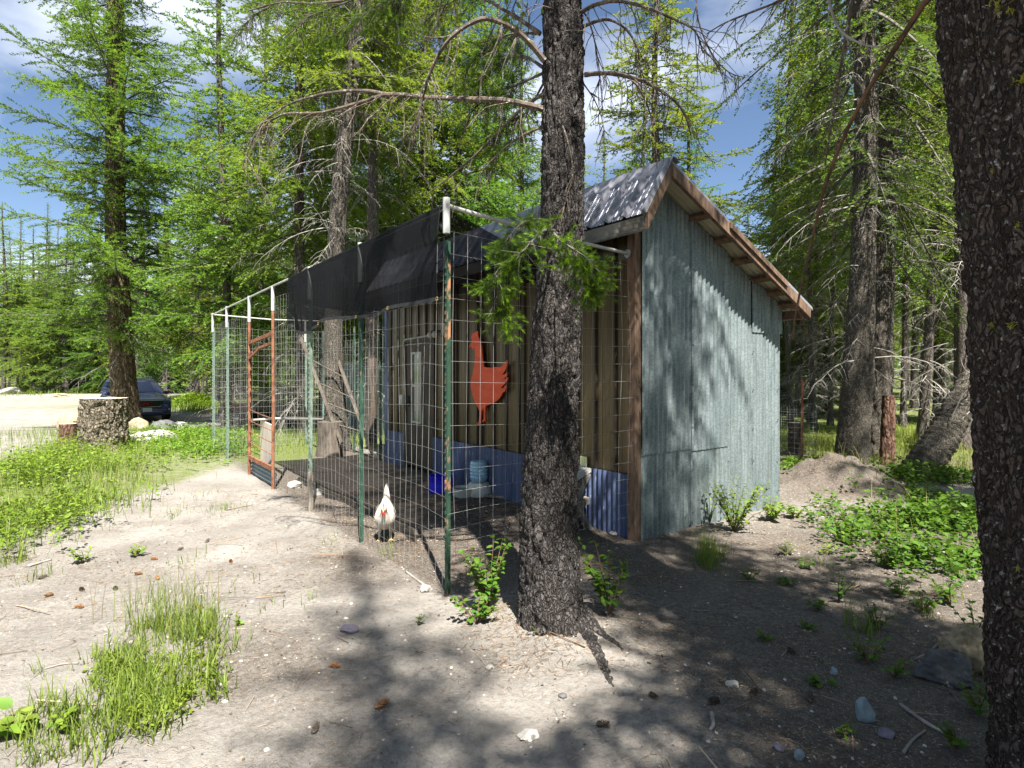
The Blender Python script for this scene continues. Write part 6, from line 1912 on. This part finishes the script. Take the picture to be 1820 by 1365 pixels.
rock(163, 694, 30, 12, 'rock_white', 'pale rock left of the car roof at the drive edge', 8)
rock(92, 706, 50, 8, 'rock_tan', 'low tan rock lying on the drive', 9)
rock(1732, 1190, 95, 85, 'rock_tan', 'large tan boulder beside the foreground trunk', 10, sink=.3)
rock(1690, 1215, 100, 62, 'rock_dark', 'dark flat slab leaning by the large tan boulder', 11, sink=.3)
rock(1540, 1283, 36, 44, 'rock_blue', 'blue grey stone lying in the needle litter', 12, 'stone')
rock(1580, 1312, 32, 14, 'rock_mauve', 'flat mauve stone just right of the blue grey stone', 13, 'stone')
rock(1385, 1335, 20, 14, 'rock_mauve', 'small mauve stone in the lower litter', 14, 'stone')
rock(1424, 1350, 22, 18, 'rock_blue', 'small pale blue stone at the bottom edge', 15, 'stone')
rock(1303, 1222, 24, 12, 'rock_white', 'small white stone in the shaded dust', 16, 'stone')
rock(1484, 1200, 14, 15, 'rock_blue', 'small blue stone beside the leafy seedling', 17, 'stone')
rock(1694, 1222, 22, 14, 'rock_white', 'white chip beside the dark slab', 18, 'stone')
rock(620, 1125, 34, 14, 'rock_mauve', 'flat mauve stone in the dust in front of the run', 19, 'stone')
rock(757, 1052, 22, 16, 'rock_white', 'white stone at the foot of the corner post', 20, 'stone')
rock(1000, 1240, 16, 8, 'rock_dark', 'small dark stone left of the big root', 21, 'stone')
rock(870, 1190, 16, 10, 'rock_grey', 'small grey stone below the big trunk', 22, 'stone')
rock(940, 1315, 44, 12, 'rock_white', 'flat pale stone near the bottom middle', 23, 'stone')
rock(520, 868, 30, 14, 'rock_white', 'pale rock inside the fence right of the gate', 24)
rock(562, 880, 30, 14, 'rock_grey', 'grey rock inside the fence left of the wooden stake', 25)
rock(712, 812, 26, 14, 'rock_white', 'pale chunk at the blue corner of the coop', 26)
rock(1096, 950, 24, 10, 'rock_white', 'white scrap on the litter by the blue skirting', 27, 'stone')

def cone_mesh(seed):
    mb = MB(); rr = random.Random(seed)
    mb.lathe((0, 0, 0), [(.001, -.034), (.009, -.028), (.013, -.005), (.010, .02), (.001, .036)], 10)
    for k in range(46):
        u = k / 45; a = k * 2.399; z = -.033 + .066 * u
        r_ = (.013 + .008 * math.sin(math.pi * min(1, u * 1.15 + .08)))
        c, s = math.cos(a), math.sin(a); tx, ty = -s, c
        b = Vector((c * r_ * .35, s * r_ * .35, z)); t_ = Vector((c * r_ * 1.25, s * r_ * 1.25, z + .010))
        w = .0075
        mb.add([b + Vector((tx * w * .5, ty * w * .5, 0)), b - Vector((tx * w * .5, ty * w * .5, 0)), t_ - Vector((tx * w, ty * w, .002)), t_ + Vector((0, 0, .003)), t_ + Vector((tx * w, ty * w, -.002))], [(0, 1, 2, 3, 4)])
    return mb
M['cone'] = nmat('pine_cone_scales', (0.13, 0.065, 0.03), (0.36, 0.19, 0.09), 60, rough=0.8, bump=0)
M['cone_dark'] = nmat('old_cone_scales', (0.05, 0.04, 0.032), (0.14, 0.11, 0.085), 60, rough=0.8, bump=0)
cm_ = cone_mesh(1); cone_me = mesh_from('pine_cone', cm_.v, cm_.f, M['cone']); cone_me2 = mesh_from('pine_cone', cm_.v, cm_.f, M['cone_dark'])
cones = [(677, 1257, 0, 1.25, 'large fresh brown cone on the sunlit dust'), (247, 1022, 0, 1, 0), (368, 964, 1, 1, 0), (410, 1000, 0, 1, 0), (280, 1030, 0, 1, 0), (320, 978, 1, .9, 0),
         (75, 1028, 1, 1.1, 0), (145, 1050, 1, 1, 0), (205, 1048, 1, 1, 0), (88, 1060, 0, 1, 0), (142, 1081, 0, 1, 0), (275, 995, 0, 1, 0), (352, 1082, 0, 1, 0),
         (597, 1186, 0, 1, 0), (1160, 1240, 1, 1, 'dark cone right of the big root'), (1070, 1292, 1, 1.1, 0), (1270, 1250, 1, 1.2, 0), (1340, 1235, 1, 1.2, 0), (1405, 1160, 1, 1, 0), (560, 1300, 1, 1, 0), (1440, 1245, 1, 1.1, 0)]
rc = random.Random(9)
for px, py, k, s, lab in cones:
    p = gp(px, py)
    o = bpy.data.objects.new('pine_cone', cone_me2 if k else cone_me); COL.objects.link(o)
    o.location = p + Vector((0, 0, .012 * s)); o.rotation_euler = (R(84 + rc.uniform(-12, 12)), 0, rc.uniform(0, 6.3)); o.scale = (s * .6, s * .6, s * .78)
    left = px < 480
    lab = lab or ('small brown cone scattered on the sunlit left dust' if left else 'dark old cone lying in the shaded litter' if px > 1000 else 'dry cone on the dappled dust in the middle')
    tag(o, lab, 'pine cone', 'cones on the left dust' if left else 'cones in the shaded litter' if px > 1000 else 'cones on the middle dust')

# ------------------------------------------------------------------ ground plants
def blades(pts, hts, rg, width=0.006, lean=0.5, seg=4):
    """curved tapering grass blades -> V, F, tint"""
    n = len(pts)
    az = rg.uniform(0, 2 * np.pi, n)
    d = np.stack([np.cos(az), np.sin(az), 0 * az], -1); s = np.stack([-np.sin(az), np.cos(az), 0 * az], -1)
    ln = rg.uniform(0.1, lean, n); w = width * rg.uniform(.6, 1.4, n)
    rows = []
    for k in range(seg + 1):
        t = k / seg
        c = pts + d * (hts * ln * t ** 1.8)[:, None] + np.array([0, 0, 1.0]) * (hts * (t - 0.25 * ln * t ** 2.5))[:, None]
        ww = (w * (1 - t ** 1.6) + 0.0004)[:, None] / 2
        rows += [c + s * ww, c - s * ww]
    V = np.stack(rows, 1).reshape(-1, 3)
    m = 2 * (seg + 1); b = (np.arange(n) * m)[:, None]
    F = np.concatenate([b + np.array([[2 * k, 2 * k + 1, 2 * k + 3, 2 * k + 2]]) for k in range(seg)], 0)
    tn = np.repeat(np.clip(rg.uniform(0, 1, n) * .75 + .15, 0, 1), m)
    return V, F, tn

LEAFP = np.array([[0, 0, 0], [.22, .30, .05], [.22, -.30, .05], [.6, .30, .06], [.6, -.30, .06], [1, 0, -.05], [.35, 0, -.03], [.7, 0, -.02]])
LEAFF = np.array([[0, 2, 6, 6], [0, 6, 1, 1], [1, 6, 7, 3], [6, 2, 4, 7], [3, 7, 5, 5], [7, 4, 5, 5]])
LEAF_TRI = [(0, 2, 6), (0, 6, 1), (1, 6, 7, 3), (6, 2, 4, 7), (3, 7, 5), (7, 4, 5)]
def leaves(P, D, L, rg, wide=0.9, up=None):
    """ovate folded leaves as quads (two of them degenerate-free via 4 quads)"""
    n = len(P)
    N = np.tile(np.array([0, 0, 1.0]), (n, 1)) + rg.normal(0, .45, (n, 3))
    S = nrm(np.cross(N, D)); N = np.cross(D, S)
    pts = np.array([[0, 0, 0], [.3, .30, .06], [.42, 0, -.02], [.3, -.30, .06], [.72, .26, .05], [1.0, 0, -.06], [.72, -.26, .05]])
    V = P[:, None] + L[:, None, None] * (D[:, None] * pts[None, :, 0:1] + S[:, None] * (pts[None, :, 1:2] * wide) + N[:, None] * pts[None, :, 2:3])
    V = V.reshape(-1, 3)
    b = (np.arange(n) * 7)[:, None]
    F = np.concatenate([b + np.array([[0, 1, 2, 3]]), b + np.array([[1, 4, 5, 2]]), b + np.array([[2, 5, 6, 3]])], 0)
    tn = np.repeat(np.clip(rg.uniform(0, 1, n), 0, 1), 7)
    return V, F, tn

def region(poly, n, rg):
    """n random ground points inside a polygon given by picture corners"""
    P = np.array([tuple(gp(x, y))[:2] for x, y in poly])
    lo, hi = P.min(0), P.max(0)
    out = []
    while len(out) < n:
        q = rg.uniform(lo, hi, (n * 2, 2))
        ins = np.zeros(len(q), bool)
        j = len(P) - 1
        for i in range(len(P)):
            c = ((P[i, 1] > q[:, 1]) != (P[j, 1] > q[:, 1])) & (q[:, 0] < (P[j, 0] - P[i, 0]) * (q[:, 1] - P[i, 1]) / (P[j, 1] - P[i, 1] + 1e-12) + P[i, 0])
            ins ^= c; j = i
        out.extend(q[ins].tolist())
    q = np.array(out[:n])
    jit = np.clip(np.ptp(P, 0).min() * .055, .02, .35)
    q = q + rg.normal(0, jit, q.shape)
    return np.column_stack([q, ground_np(q[:, 0], q[:, 1])])

def clump(q, freq, rg, keep=0.5, seed=3):
    v = fbm(q[:, 0] * freq, q[:, 1] * freq, seed, 3) + rg.normal(0, .07, len(q))
    return q[v > np.quantile(v, 1 - keep)]

def stuff(name, parts, mat, label):
    V, F = cat_vf([(p[0], p[1]) for p in parts]); T = np.concatenate([p[2] for p in parts])
    me = mesh_from(name, V, F, mat, False, None, T)
    o = bpy.data.objects.new(name, me); COL.objects.link(o)
    return tag(o, label, None, None, 'stuff')

def herb_patch(q, rg, h, ll, per=9):
    """leafy stems standing at q"""
    n = len(q)
    parts = []
    hv = np.clip(.85 + 2.2 * fbm(q[:, 0] * 1.7, q[:, 1] * 1.7, 55, 3), .25, 1.7)
    hh = h * rg.uniform(.4, 1.2, n) * hv
    lean = rg.normal(0, .22, (n, 3)); lean[:, 2] = 1; lean = nrm(lean)
    top = q + lean * hh[:, None]
    si = np.repeat(np.arange(n), per); u = rg.uniform(.25, 1.0, n * per)
    P = q[si] + (top - q)[si] * u[:, None]
    a = rg.uniform(0, 2 * np.pi, n * per)
    D = nrm(np.stack([np.cos(a), np.sin(a), rg.normal(.15, .35, n * per)], -1))
    L = ll * rg.uniform(.55, 1.2, n * per)
    P = P + D * (L * .35)[:, None]
    v, f, t = leaves(P, D, L, rg)
    parts.append((v, f, np.clip(t * .7 + np.repeat(u, 7) * .3, 0, 1)))
    sv, sf = prisms(q, top, np.full(n, .0016), np.full(n, .001))
    parts.append((sv, sf, np.full(len(sv), .35)))
    return parts

rg = np.random.default_rng(77)
# leafy weeds on the bank beside the drive
q = clump(region([(-60, 890), (110, 790), (215, 790), (245, 820), (245, 885), (165, 930), (50, 965), (-60, 1010)], 2700, rg), 1.6, rg, .5)
g2 = region([(20, 770), (150, 770), (235, 800), (270, 870), (150, 900), (0, 880)], 1800, rg)
g2 = np.concatenate([g2, clump(region([(-60, 900), (120, 830), (255, 850), (235, 900), (110, 960), (-60, 1010)], 2000, rg), 1.4, rg, .5, 12)])
stuff('weeds', herb_patch(q, rg, .36, .048, 8), M['weed'], 'bright green leafy weeds on the bank beside the drive')
stuff('grass', [blades(g2, rg.uniform(.12, .42, len(g2)), rg, .006, .7)], M['grass'], 'long grass among the weeds round the tall stump')
# weeds and grass between stump and run, and round the far corner
q = clump(region([(228, 775), (300, 768), (380, 765), (430, 775), (428, 815), (360, 822), (280, 812)], 1500, rg), .8, rg, .75)
stuff('weeds', herb_patch(q, rg, .24, .055, 8), M['weed'], 'tall weeds along the wire at the far corner of the run')
g2 = region([(225, 770), (420, 762), (700, 768), (700, 800), (560, 800), (430, 812), (300, 815)], 4200, rg)
stuff('grass', [blades(g2, rg.uniform(.08, .30, len(g2)), rg, .010, .6)], M['grass'], 'bright grass growing behind the chicken run')
# grass verge far left and on the woodland floor
g2 = np.concatenate([region([(-40, 706), (180, 700), (180, 690), (-40, 690)], 2500, rg), region([(300, 735), (560, 745), (560, 715), (300, 708)], 3500, rg)])
stuff('grass', [blades(g2, rg.uniform(.15, .55, len(g2)), rg, .03, .6, 3)], M['grass'], 'sunny grass verge on the far side of the drive')
g2 = clump(region([(1392, 850), (1760, 858), (1760, 760), (1392, 765)], 9000, rg), .5, rg, .7)
stuff('grass', [blades(g2, rg.uniform(.06, .30, len(g2)), rg, .009, 1.3, 4)], M['grass'], 'green grass on the woodland floor right of the coop')
# juniper mound across the drive
def juniper(px, py, w, d_, lab, seed):
    rgj = np.random.default_rng(seed)
    p = np.array(gp(px, py)); n = 2600
    a = rgj.uniform(0, 2 * np.pi, n); r_ = np.sqrt(rgj.uniform(0, 1, n))
    P = p + np.stack([np.cos(a) * r_ * w, np.sin(a) * r_ * d_, (1 - r_ ** 2) * rgj.uniform(.25, .8, n)], -1)
    D = nrm(np.stack([np.cos(a) + rgj.normal(0, .5, n), np.sin(a) + rgj.normal(0, .5, n), rgj.uniform(.1, .9, n)], -1))
    v, f = leaf_quads(P, D, rgj.uniform(.14, .34, n), rgj.uniform(.04, .08, n), rgj)
    t = thing('juniper_bush', p, lab, 'bush')
    part_np('foliage', v, f, M['weed'], t, False, np.repeat(rgj.uniform(.2, 1, n), 4))
    sv, sf = prisms(np.tile(p, (24, 1)), P[:24], np.full(24, .03), np.full(24, .01)); part_np('stems', sv, sf, M['twig_dark'], t, False)
juniper(105, 694, 2.6, 1.2, 'low bright juniper mound across the drive', 3)
juniper(160, 692, 1.8, 1.0, 'low juniper mound just left of the car', 4)
juniper(345, 722, 1.2, .8, 'low shrub on the verge right of the car', 5)

# grass clump in the left foreground
A_ = region([(170, 1180), (240, 1110), (380, 1090), (395, 1160), (330, 1240), (300, 1310), (200, 1320), (180, 1250)], 2600, rg)
A_ = clump(A_, 2.2, rg, .75)
B_ = region([(190, 1110), (260, 1065), (370, 1060), (395, 1130), (300, 1160)], 260, rg)
C_ = region([(0, 1330), (90, 1240), (200, 1290), (200, 1364), (60, 1364)], 360, rg)
D_ = region([(370, 1200), (405, 1205), (405, 1250), (370, 1250)], 60, rg)
stuff('grass', [blades(A_, rg.uniform(.05, .15, len(A_)), rg, .0055, .9), blades(B_, rg.uniform(.14, .30, len(B_)), rg, .0035, .4), blades(C_, rg.uniform(.05, .18, len(C_)), rg, .005, .8), blades(D_, rg.uniform(.08, .2, len(D_)), rg, .007, 1.2)],
      M['grass'], 'bright grass clump growing in the dust of the left foreground')
hq = region([(180, 1180), (330, 1150), (390, 1180), (330, 1290), (200, 1320)], 420, rg)
stuff('weeds', herb_patch(clump(hq, 2.0, rg, .7, 8), rg, .07, .022, 7), M['weed'], 'fine leafy weeds in the left foreground grass clump')
# thin seed stalks
sq = region([(150, 1150), (200, 1060), (400, 1050), (410, 1120), (250, 1170)], 46, rg)
sv, sf, st_ = blades(sq, rg.uniform(.2, .38, len(sq)), rg, .003, .25)
M['straw'] = leaf_mat('straw', (0.16, 0.15, 0.05), (0.34, 0.30, 0.12), .2, 0)
stuff('grass', [(sv, sf, st_)], M['straw'], 'thin dry seed stalks above the left grass clump')
# scattered small tufts on the dust
tufts = [(40, 960, 60), (20, 1000, 80), (60, 1030, 40), (330, 1000, 30), (150, 900, 60), (390, 905, 60), (365, 880, 30), (315, 915, 40), (420, 905, 30), (690, 985, 26), (590, 965, 20), (480, 1075, 14), (440, 1040, 14), (545, 1070, 14), (880, 1000, 10), (420, 1150, 30), (110, 1280, 40), (20, 1300, 30), (60, 1200, 14), (1265, 985, 220), (1255, 1003, 160), (1530, 1120, 70), (1470, 1010, 14), (1640, 1090, 50), (1700, 1020, 60), (1680, 1060, 60), (255, 905, 30)]
ps = []
for px, py, n in tufts:
    c = np.array(gp(px, py)); s = c[1] / FOC
    qq = c + np.column_stack([rg.normal(0, 11 * s, n), rg.normal(0, 20 * s, n), np.zeros(n)]); qq[:, 2] = ground_np(qq[:, 0], qq[:, 1])
    ps.append(blades(qq, rg.uniform(.04, .14, n) * (1.6 if n > 60 else 1), rg, .004, .7))
stuff('grass', ps, M['grass'], 'small grass tufts scattered over the soil')
# dry stems and dead blades mixed in everywhere
dq = np.concatenate([region([(-60, 900), (110, 790), (275, 820), (275, 895), (60, 1000), (-60, 1030)], 420, rg), region([(1480, 870), (1745, 850), (1760, 1010), (1540, 985)], 130, rg), region([(1392, 850), (1760, 858), (1760, 790), (1392, 790)], 300, rg)])
stuff('dry_grass', [blades(dq, rg.uniform(.12, .42, len(dq)), rg, .0045, .8)], M['straw'], 'dead straw coloured stems standing among the green plants')
# woodland ground cover on the right
q = clump(region([(1570, 875), (1640, 855), (1745, 850), (1760, 1010), (1640, 1015), (1540, 985), (1500, 940), (1530, 905)], 1500, rg), 1.6, rg, .48)
stuff('ground_cover', herb_patch(q, rg, .24, .062, 8), M['herb'], 'lush leafy ground cover between the coop and the foreground trunk')
q = clump(region([(1390, 838), (1440, 826), (1440, 842), (1392, 856)], 110, rg), 1.5, rg, .8)
stuff('ground_cover', herb_patch(q, rg, .2, .06, 8), M['herb'], 'dark leafy growth against the rear coop corner')
q = clump(region([(1440, 930), (1560, 1000), (1740, 1050), (1745, 1010), (1560, 950), (1480, 900)], 200, rg), 2, rg, .5)
stuff('ground_cover', herb_patch(q, rg, .1, .04, 6), M['herb'], 'scattered leaves at the sunlit edge of the ground cover')

# single plants: each leaf a piece of its own
def leaf_piece(mat):
    pts = [(0, 0, 0), (.25, .30, .05), (.40, 0, -.02), (.25, -.30, .05), (.62, .32, .05), (.66, 0, -.02), (.62, -.32, .05), (.88, .16, .0), (.88, -.16, .0), (1.0, 0, -.06)]
    fs = [(0, 2, 1), (0, 3, 2), (1, 2, 5, 4), (2, 3, 6, 5), (4, 5, 9, 7), (5, 6, 8, 9)]
    me = mesh_from('leaf', np.array(pts), fs, mat, True)
    a = me.attributes.new('tint', 'FLOAT', 'POINT'); a.data.foreach_set('value', np.linspace(.35, .75, len(pts)).astype(np.float32))
    return me
LP = leaf_piece(M['herb']); LPW = leaf_piece(M['weed'])
def seedling(px, py, h, nst, nlf, ll, label, seed, spread=.5, me=LP, cat='plant', name='leafy_plant', group=None):
    rr = random.Random(seed)
    p = gp(px, py)
    t = thing(name, p, label, cat, group)
    for k in range(nst):
        a = rr.uniform(0, 6.28); ln = rr.uniform(.15, spread) * h
        top = p + Vector((math.cos(a) * ln, math.sin(a) * ln, h * rr.uniform(.6, 1.0)))
        mid = p.lerp(top, .5) + Vector((0, 0, h * .08))
        mb = MB(); mb.tube([p, mid, top], [.0035, .0026, .0014], 5, cap=False); mk('stem', mb, M['limb_red'] if me is LP else M['straw'], t)
        for j in range(nlf):
            u = (j + .8) / nlf
            q_ = p.lerp(mid, u * 2) if u < .5 else mid.lerp(top, u * 2 - 1)
            if u < .18: continue
            la = a + (1.2 if j % 2 else -1.2) + rr.gauss(0, .4)
            s = ll * rr.uniform(.7, 1.2) * (1.1 - .4 * u)
            piece('leaf', me, t, q_ - p, (rr.gauss(0, .35), rr.gauss(-.1, .35), la), (s, s, s))
    return t
seedling(868, 1085, .46, 14, 14, .062, 'leafy snowberry shoot in shade left of the big trunk', 1, .45)
seedling(848, 1108, .18, 12, 8, .05, 'low leafy cluster at the left foot of the big trunk', 2, .9)
seedling(1085, 1095, .48, 11, 13, .065, 'leafy shoot in shade right of the big trunk', 3, .45)
seedling(1305, 945, .52, 30, 14, .050, 'bright bushy plant growing against the gable sheets', 4, .8, LPW)
seedling(1262, 930, .42, 5, 9, .035, 'sprawling stems climbing the gable above the bushy plant', 5, .5, LPW)
seedling(1372, 925, .24, 16, 9, .058, 'low broad leaved plant right of the bushy gable plant', 6, 1.0, LPW)
seedling(1410, 920, .17, 12, 8, .055, 'low sunlit plant at the rear gable corner', 7, 1.0, LPW)
seedling(1540, 1180, .16, 6, 8, .045, 'round leaved seedling on a bare stem in the litter', 8, .7)
seedling(1462, 1220, .05, 4, 5, .05, 'flat rosette low in the dark litter', 9, 1.6)
seedling(1440, 1118, .06, 4, 5, .045, 'small lit seedling left of the grass sprig', 10, 1.2)
seedling(1360, 1135, .05, 4, 5, .04, 'tiny seedling at the edge of the dusty path', 11, 1.4)
seedling(1455, 1085, .07, 5, 5, .045, 'small dark leaved seedling near the sunlit dust', 12, 1.3)
seedling(1398, 1040, .06, 5, 5, .05, 'reddish green rosette on the shadow edge', 13, 1.4)
seedling(1330, 1035, .12, 6, 7, .04, 'small shaded seedling in front of the grass sprig', 14, .9)
seedling(1490, 1070, .2, 5, 9, .035, 'dark twiggy seedling by the sunlit dust', 15, .6)
seedling(1560, 1120, .16, 6, 8, .04, 'leafy seedling beside the tall grass sprig', 16, .8)
seedling(1640, 1085, .14, 7, 7, .045, 'spreading plant above the tan boulder', 17, 1.0)
seedling(1735, 1145, .30, 5, 10, .045, 'leafy vine hanging over the tan boulder', 18, .5)
seedling(1740, 1270, .16, 5, 9, .04, 'leafy sprig between the boulder and the foreground trunk', 19, .7)
seedling(1470, 985, .1, 8, 6, .04, 'small sunlit plant on the pale dust', 20, 1.1, LPW)
seedling(1400, 985, .1, 7, 6, .035, 'small sunlit plant nearer the gable', 21, 1.1, LPW)
seedling(1500, 960, .24, 9, 9, .05, 'upright leafy plant at the near edge of the ground cover', 22, .6)
seedling(742, 1110, .06, 3, 4, .03, 'single tiny seedling on the dappled dust', 23, .8)
seedling(425, 1110, .07, 3, 5, .03, 'tiny seedling right of the grass clump', 24, .8, LPW)
seedling(25, 1310, .1, 4, 4, .10, 'broad leaved dock plant at the lower left', 25, 1.0, LPW)
seedling(110, 1300, .12, 5, 7, .05, 'leafy weed right of the broad leaved dock', 26, .8, LPW)
seedling(150, 1000, .14, 6, 7, .045, 'leafy weed below the bank', 27, .9, LPW)
seedling(240, 990, .1, 6, 6, .045, 'low leafy weed in front of the bank', 28, 1.0, LPW)

for k, (px, py, h_, ns_, nl_, ll_, lab) in enumerate((
    (1600, 1060, .14, 8, 7, .045, 'leafy plant in dappled light above the tall grass sprig'),
    (1690, 1075, .16, 8, 7, .05, 'leafy plant near the upper side of the tan boulder'),
    (1590, 1205, .09, 5, 6, .04, 'small seedling left of the dark slab'),
    (1700, 1330, .10, 5, 6, .04, 'small leafy sprig at the lower foot of the foreground trunk'),
    (1430, 1010, .08, 7, 6, .04, 'low sunlit seedling on the dust right of the bushy plant'),
    (1580, 1010, .15, 9, 8, .05, 'leafy plant in front of the ground cover'),
    (960, 1130, .06, 3, 4, .03, 'tiny seedling at the foot of the big trunk'),
    (1500, 1310, .05, 4, 5, .04, 'tiny rosette beside the lower stones'))):
    seedling(px, py, h_, ns_, nl_, ll_, lab, 60 + k, 1.0)

# ------------------------------------------------------------------ litter
def litter(n, rg):
    q = np.column_stack([rg.uniform(-4.2, 4.4, n), rg.uniform(1.9, 7.6, n)])
    q = q[rg.uniform(0, 1, n) < (0.20 + 0.85 * litter_at(q[:, 0], q[:, 1])) * np.clip(0.62 + 3.2 * fbm(q[:, 0] * 3.5, q[:, 1] * 3.5, 63, 3), 0.06, 1.6)]
    return np.column_stack([q, ground_np(q[:, 0], q[:, 1])])
rg = np.random.default_rng(5)
def sticks(q, l0, l1, r_, rg, lift=.004):
    a = rg.uniform(0, 2 * np.pi, len(q)); L = rg.uniform(l0, l1, len(q))
    d = np.stack([np.cos(a) * L / 2, np.sin(a) * L / 2, rg.normal(0, .12, len(q)) * L], -1)
    A, B = q - d, q + d
    A[:, 2] = np.maximum(A[:, 2], ground_np(A[:, 0], A[:, 1])) + lift; B[:, 2] = np.maximum(B[:, 2], ground_np(B[:, 0], B[:, 1])) + lift
    v, f = prisms(A, B, np.full(len(q), r_), np.full(len(q), r_ * .6))
    return v, f, np.repeat(rg.uniform(0, 1, len(q)), 6)
def litter_mat(name, cols):
    m, n, l, b = new_mat(name)
    a = n.new('ShaderNodeAttribute'); a.attribute_name = 'tint'
    r = n.new('ShaderNodeValToRGB'); r.color_ramp.elements[0].color = c4(cols[0]); r.color_ramp.elements[1].color = c4(cols[-1])
    for k, c in enumerate(cols[1:-1]):
        e_ = r.color_ramp.elements.new((k + 1) / (len(cols) - 1)); e_.color = c4(c)
    l.new(a.outputs['Fac'], r.inputs[0]); l.new(r.outputs[0], b.inputs['Base Color']); b.inputs['Roughness'].default_value = .9
    return m
M['litter'] = litter_mat('needle_litter', [(0.05, 0.035, 0.025), (0.16, 0.095, 0.05), (0.30, 0.20, 0.12), (0.44, 0.36, 0.27)])
M['chips'] = litter_mat('bark_chips', [(0.03, 0.026, 0.024), (0.09, 0.07, 0.055), (0.26, 0.22, 0.18), (0.50, 0.47, 0.42)])
q1 = litter(60000, rg)
rb = rg.normal(0, 1, (900, 2)); rb = rb / np.linalg.norm(rb, axis=1)[:, None] * rg.uniform(.2, .62, (900, 1)) + np.array([[.25, 3.56]])
rb = np.column_stack([rb, ground_np(rb[:, 0], rb[:, 1])])
stuff('needle_litter', [sticks(rb, .02, .07, .0015, rg), sticks(q1, .02, .055, .0011, rg), sticks(litter(1500, rg), .05, .16, .0022, rg, .006), sticks(litter(170, rg), .15, .42, .0045, rg, .008)], M['litter'], 'fallen needles and twigs strewn over the soil')
def chips(q, s0, s1, rg):
    n = len(q); D = nrm(np.column_stack([rg.normal(0, 1, n), rg.normal(0, 1, n), rg.normal(0, .3, n)])); L = rg.uniform(s0, s1, n)
    v, f = leaf_quads(q + np.array([0, 0, .004]), D, L, L * rg.uniform(.4, .9, n), rg, .35)
    return v, f, np.repeat(rg.uniform(0, 1, n), 4)
stuff('bark_litter', [chips(litter(26000, rg), .006, .024, rg)], M['chips'], 'bark flakes and crumbs scattered over the soil')
# pebbles
def pebbles(n, rg):
    q = np.column_stack([rg.uniform(-3.6, 4.2, n), rg.uniform(1.9, 6.5, n)]); q = np.column_stack([q, ground_np(q[:, 0], q[:, 1])])
    oc = np.array([[1, 0, 0], [0, 1, 0], [-1, 0, 0], [0, -1, 0], [0, 0, .6], [.5, .5, .45], [-.5, .5, .4], [-.4, -.6, .45], [.5, -.5, .35]])
    s = .004 + .012 * rg.uniform(0, 1, n) ** 3
    V = q[:, None] + oc[None] * (s[:, None, None] * rg.uniform(.6, 1.3, (n, 1, 3)))
    fs = np.array([[0, 1, 5, 5], [1, 2, 6, 6], [2, 3, 7, 7], [3, 0, 8, 8], [5, 1, 6, 4], [6, 2, 7, 4], [7, 3, 8, 4], [8, 0, 5, 4]])
    b = (np.arange(n) * 9)[:, None]
    tri, quad = [], []
    F = [tuple(r_) for k in range(8) for r_ in (b + (fs[k][None] if k >= 4 else fs[k][None, :3])).tolist()]
    return V.reshape(-1, 3), F, np.repeat(rg.uniform(.55, 1, n), 9)
v, f, t = pebbles(900, rg)
me = mesh_from('pebbles', v, f, M['chips'], True, None, t)
tag((lambda o: (COL.objects.link(o), o)[1])(bpy.data.objects.new('pebbles', me)), 'small pebbles scattered in the dust', None, None, 'stuff')
# larger sticks one can pick out
for k, (pts, r_, lab) in enumerate((
    ([(1600, 1255), (1650, 1290), (1690, 1310)], .010, 'long pale stick lying in the dark litter'),
    ([(1625, 1175), (1655, 1158), (1682, 1145)], .008, 'dry stick leaning against the dark slab'),
    ([(1606, 1340), (1622, 1318), (1645, 1300)], .007, 'curved dead twig in the lower litter'),
    ([(722, 1018), (745, 1035), (768, 1050)], .010, 'dead stick at the foot of the fence'),
    ([(140, 1180), (110, 1182), (80, 1190)], .006, 'thin dry twig left of the grass clump'),
    ([(50, 1008), (70, 1002), (92, 996)], .012, 'pale bleached splinter on the left dust'),
    ([(1265, 1270), (1268, 1290), (1262, 1300)], .010, 'short grey wood splinter in the litter'))):
    mb = MB(); Q = [Vector(gp(x, y)) + Vector((0, 0, r_ * .8 + (.05 if k == 1 and i == 2 else 0))) for i, (x, y) in enumerate(pts)]
    limb_tubes(mb, Q, r_, r_ * .6, 7, 4)
    tag(mk('stick', mb, M['dead_twig'], smooth=True), lab, 'stick')
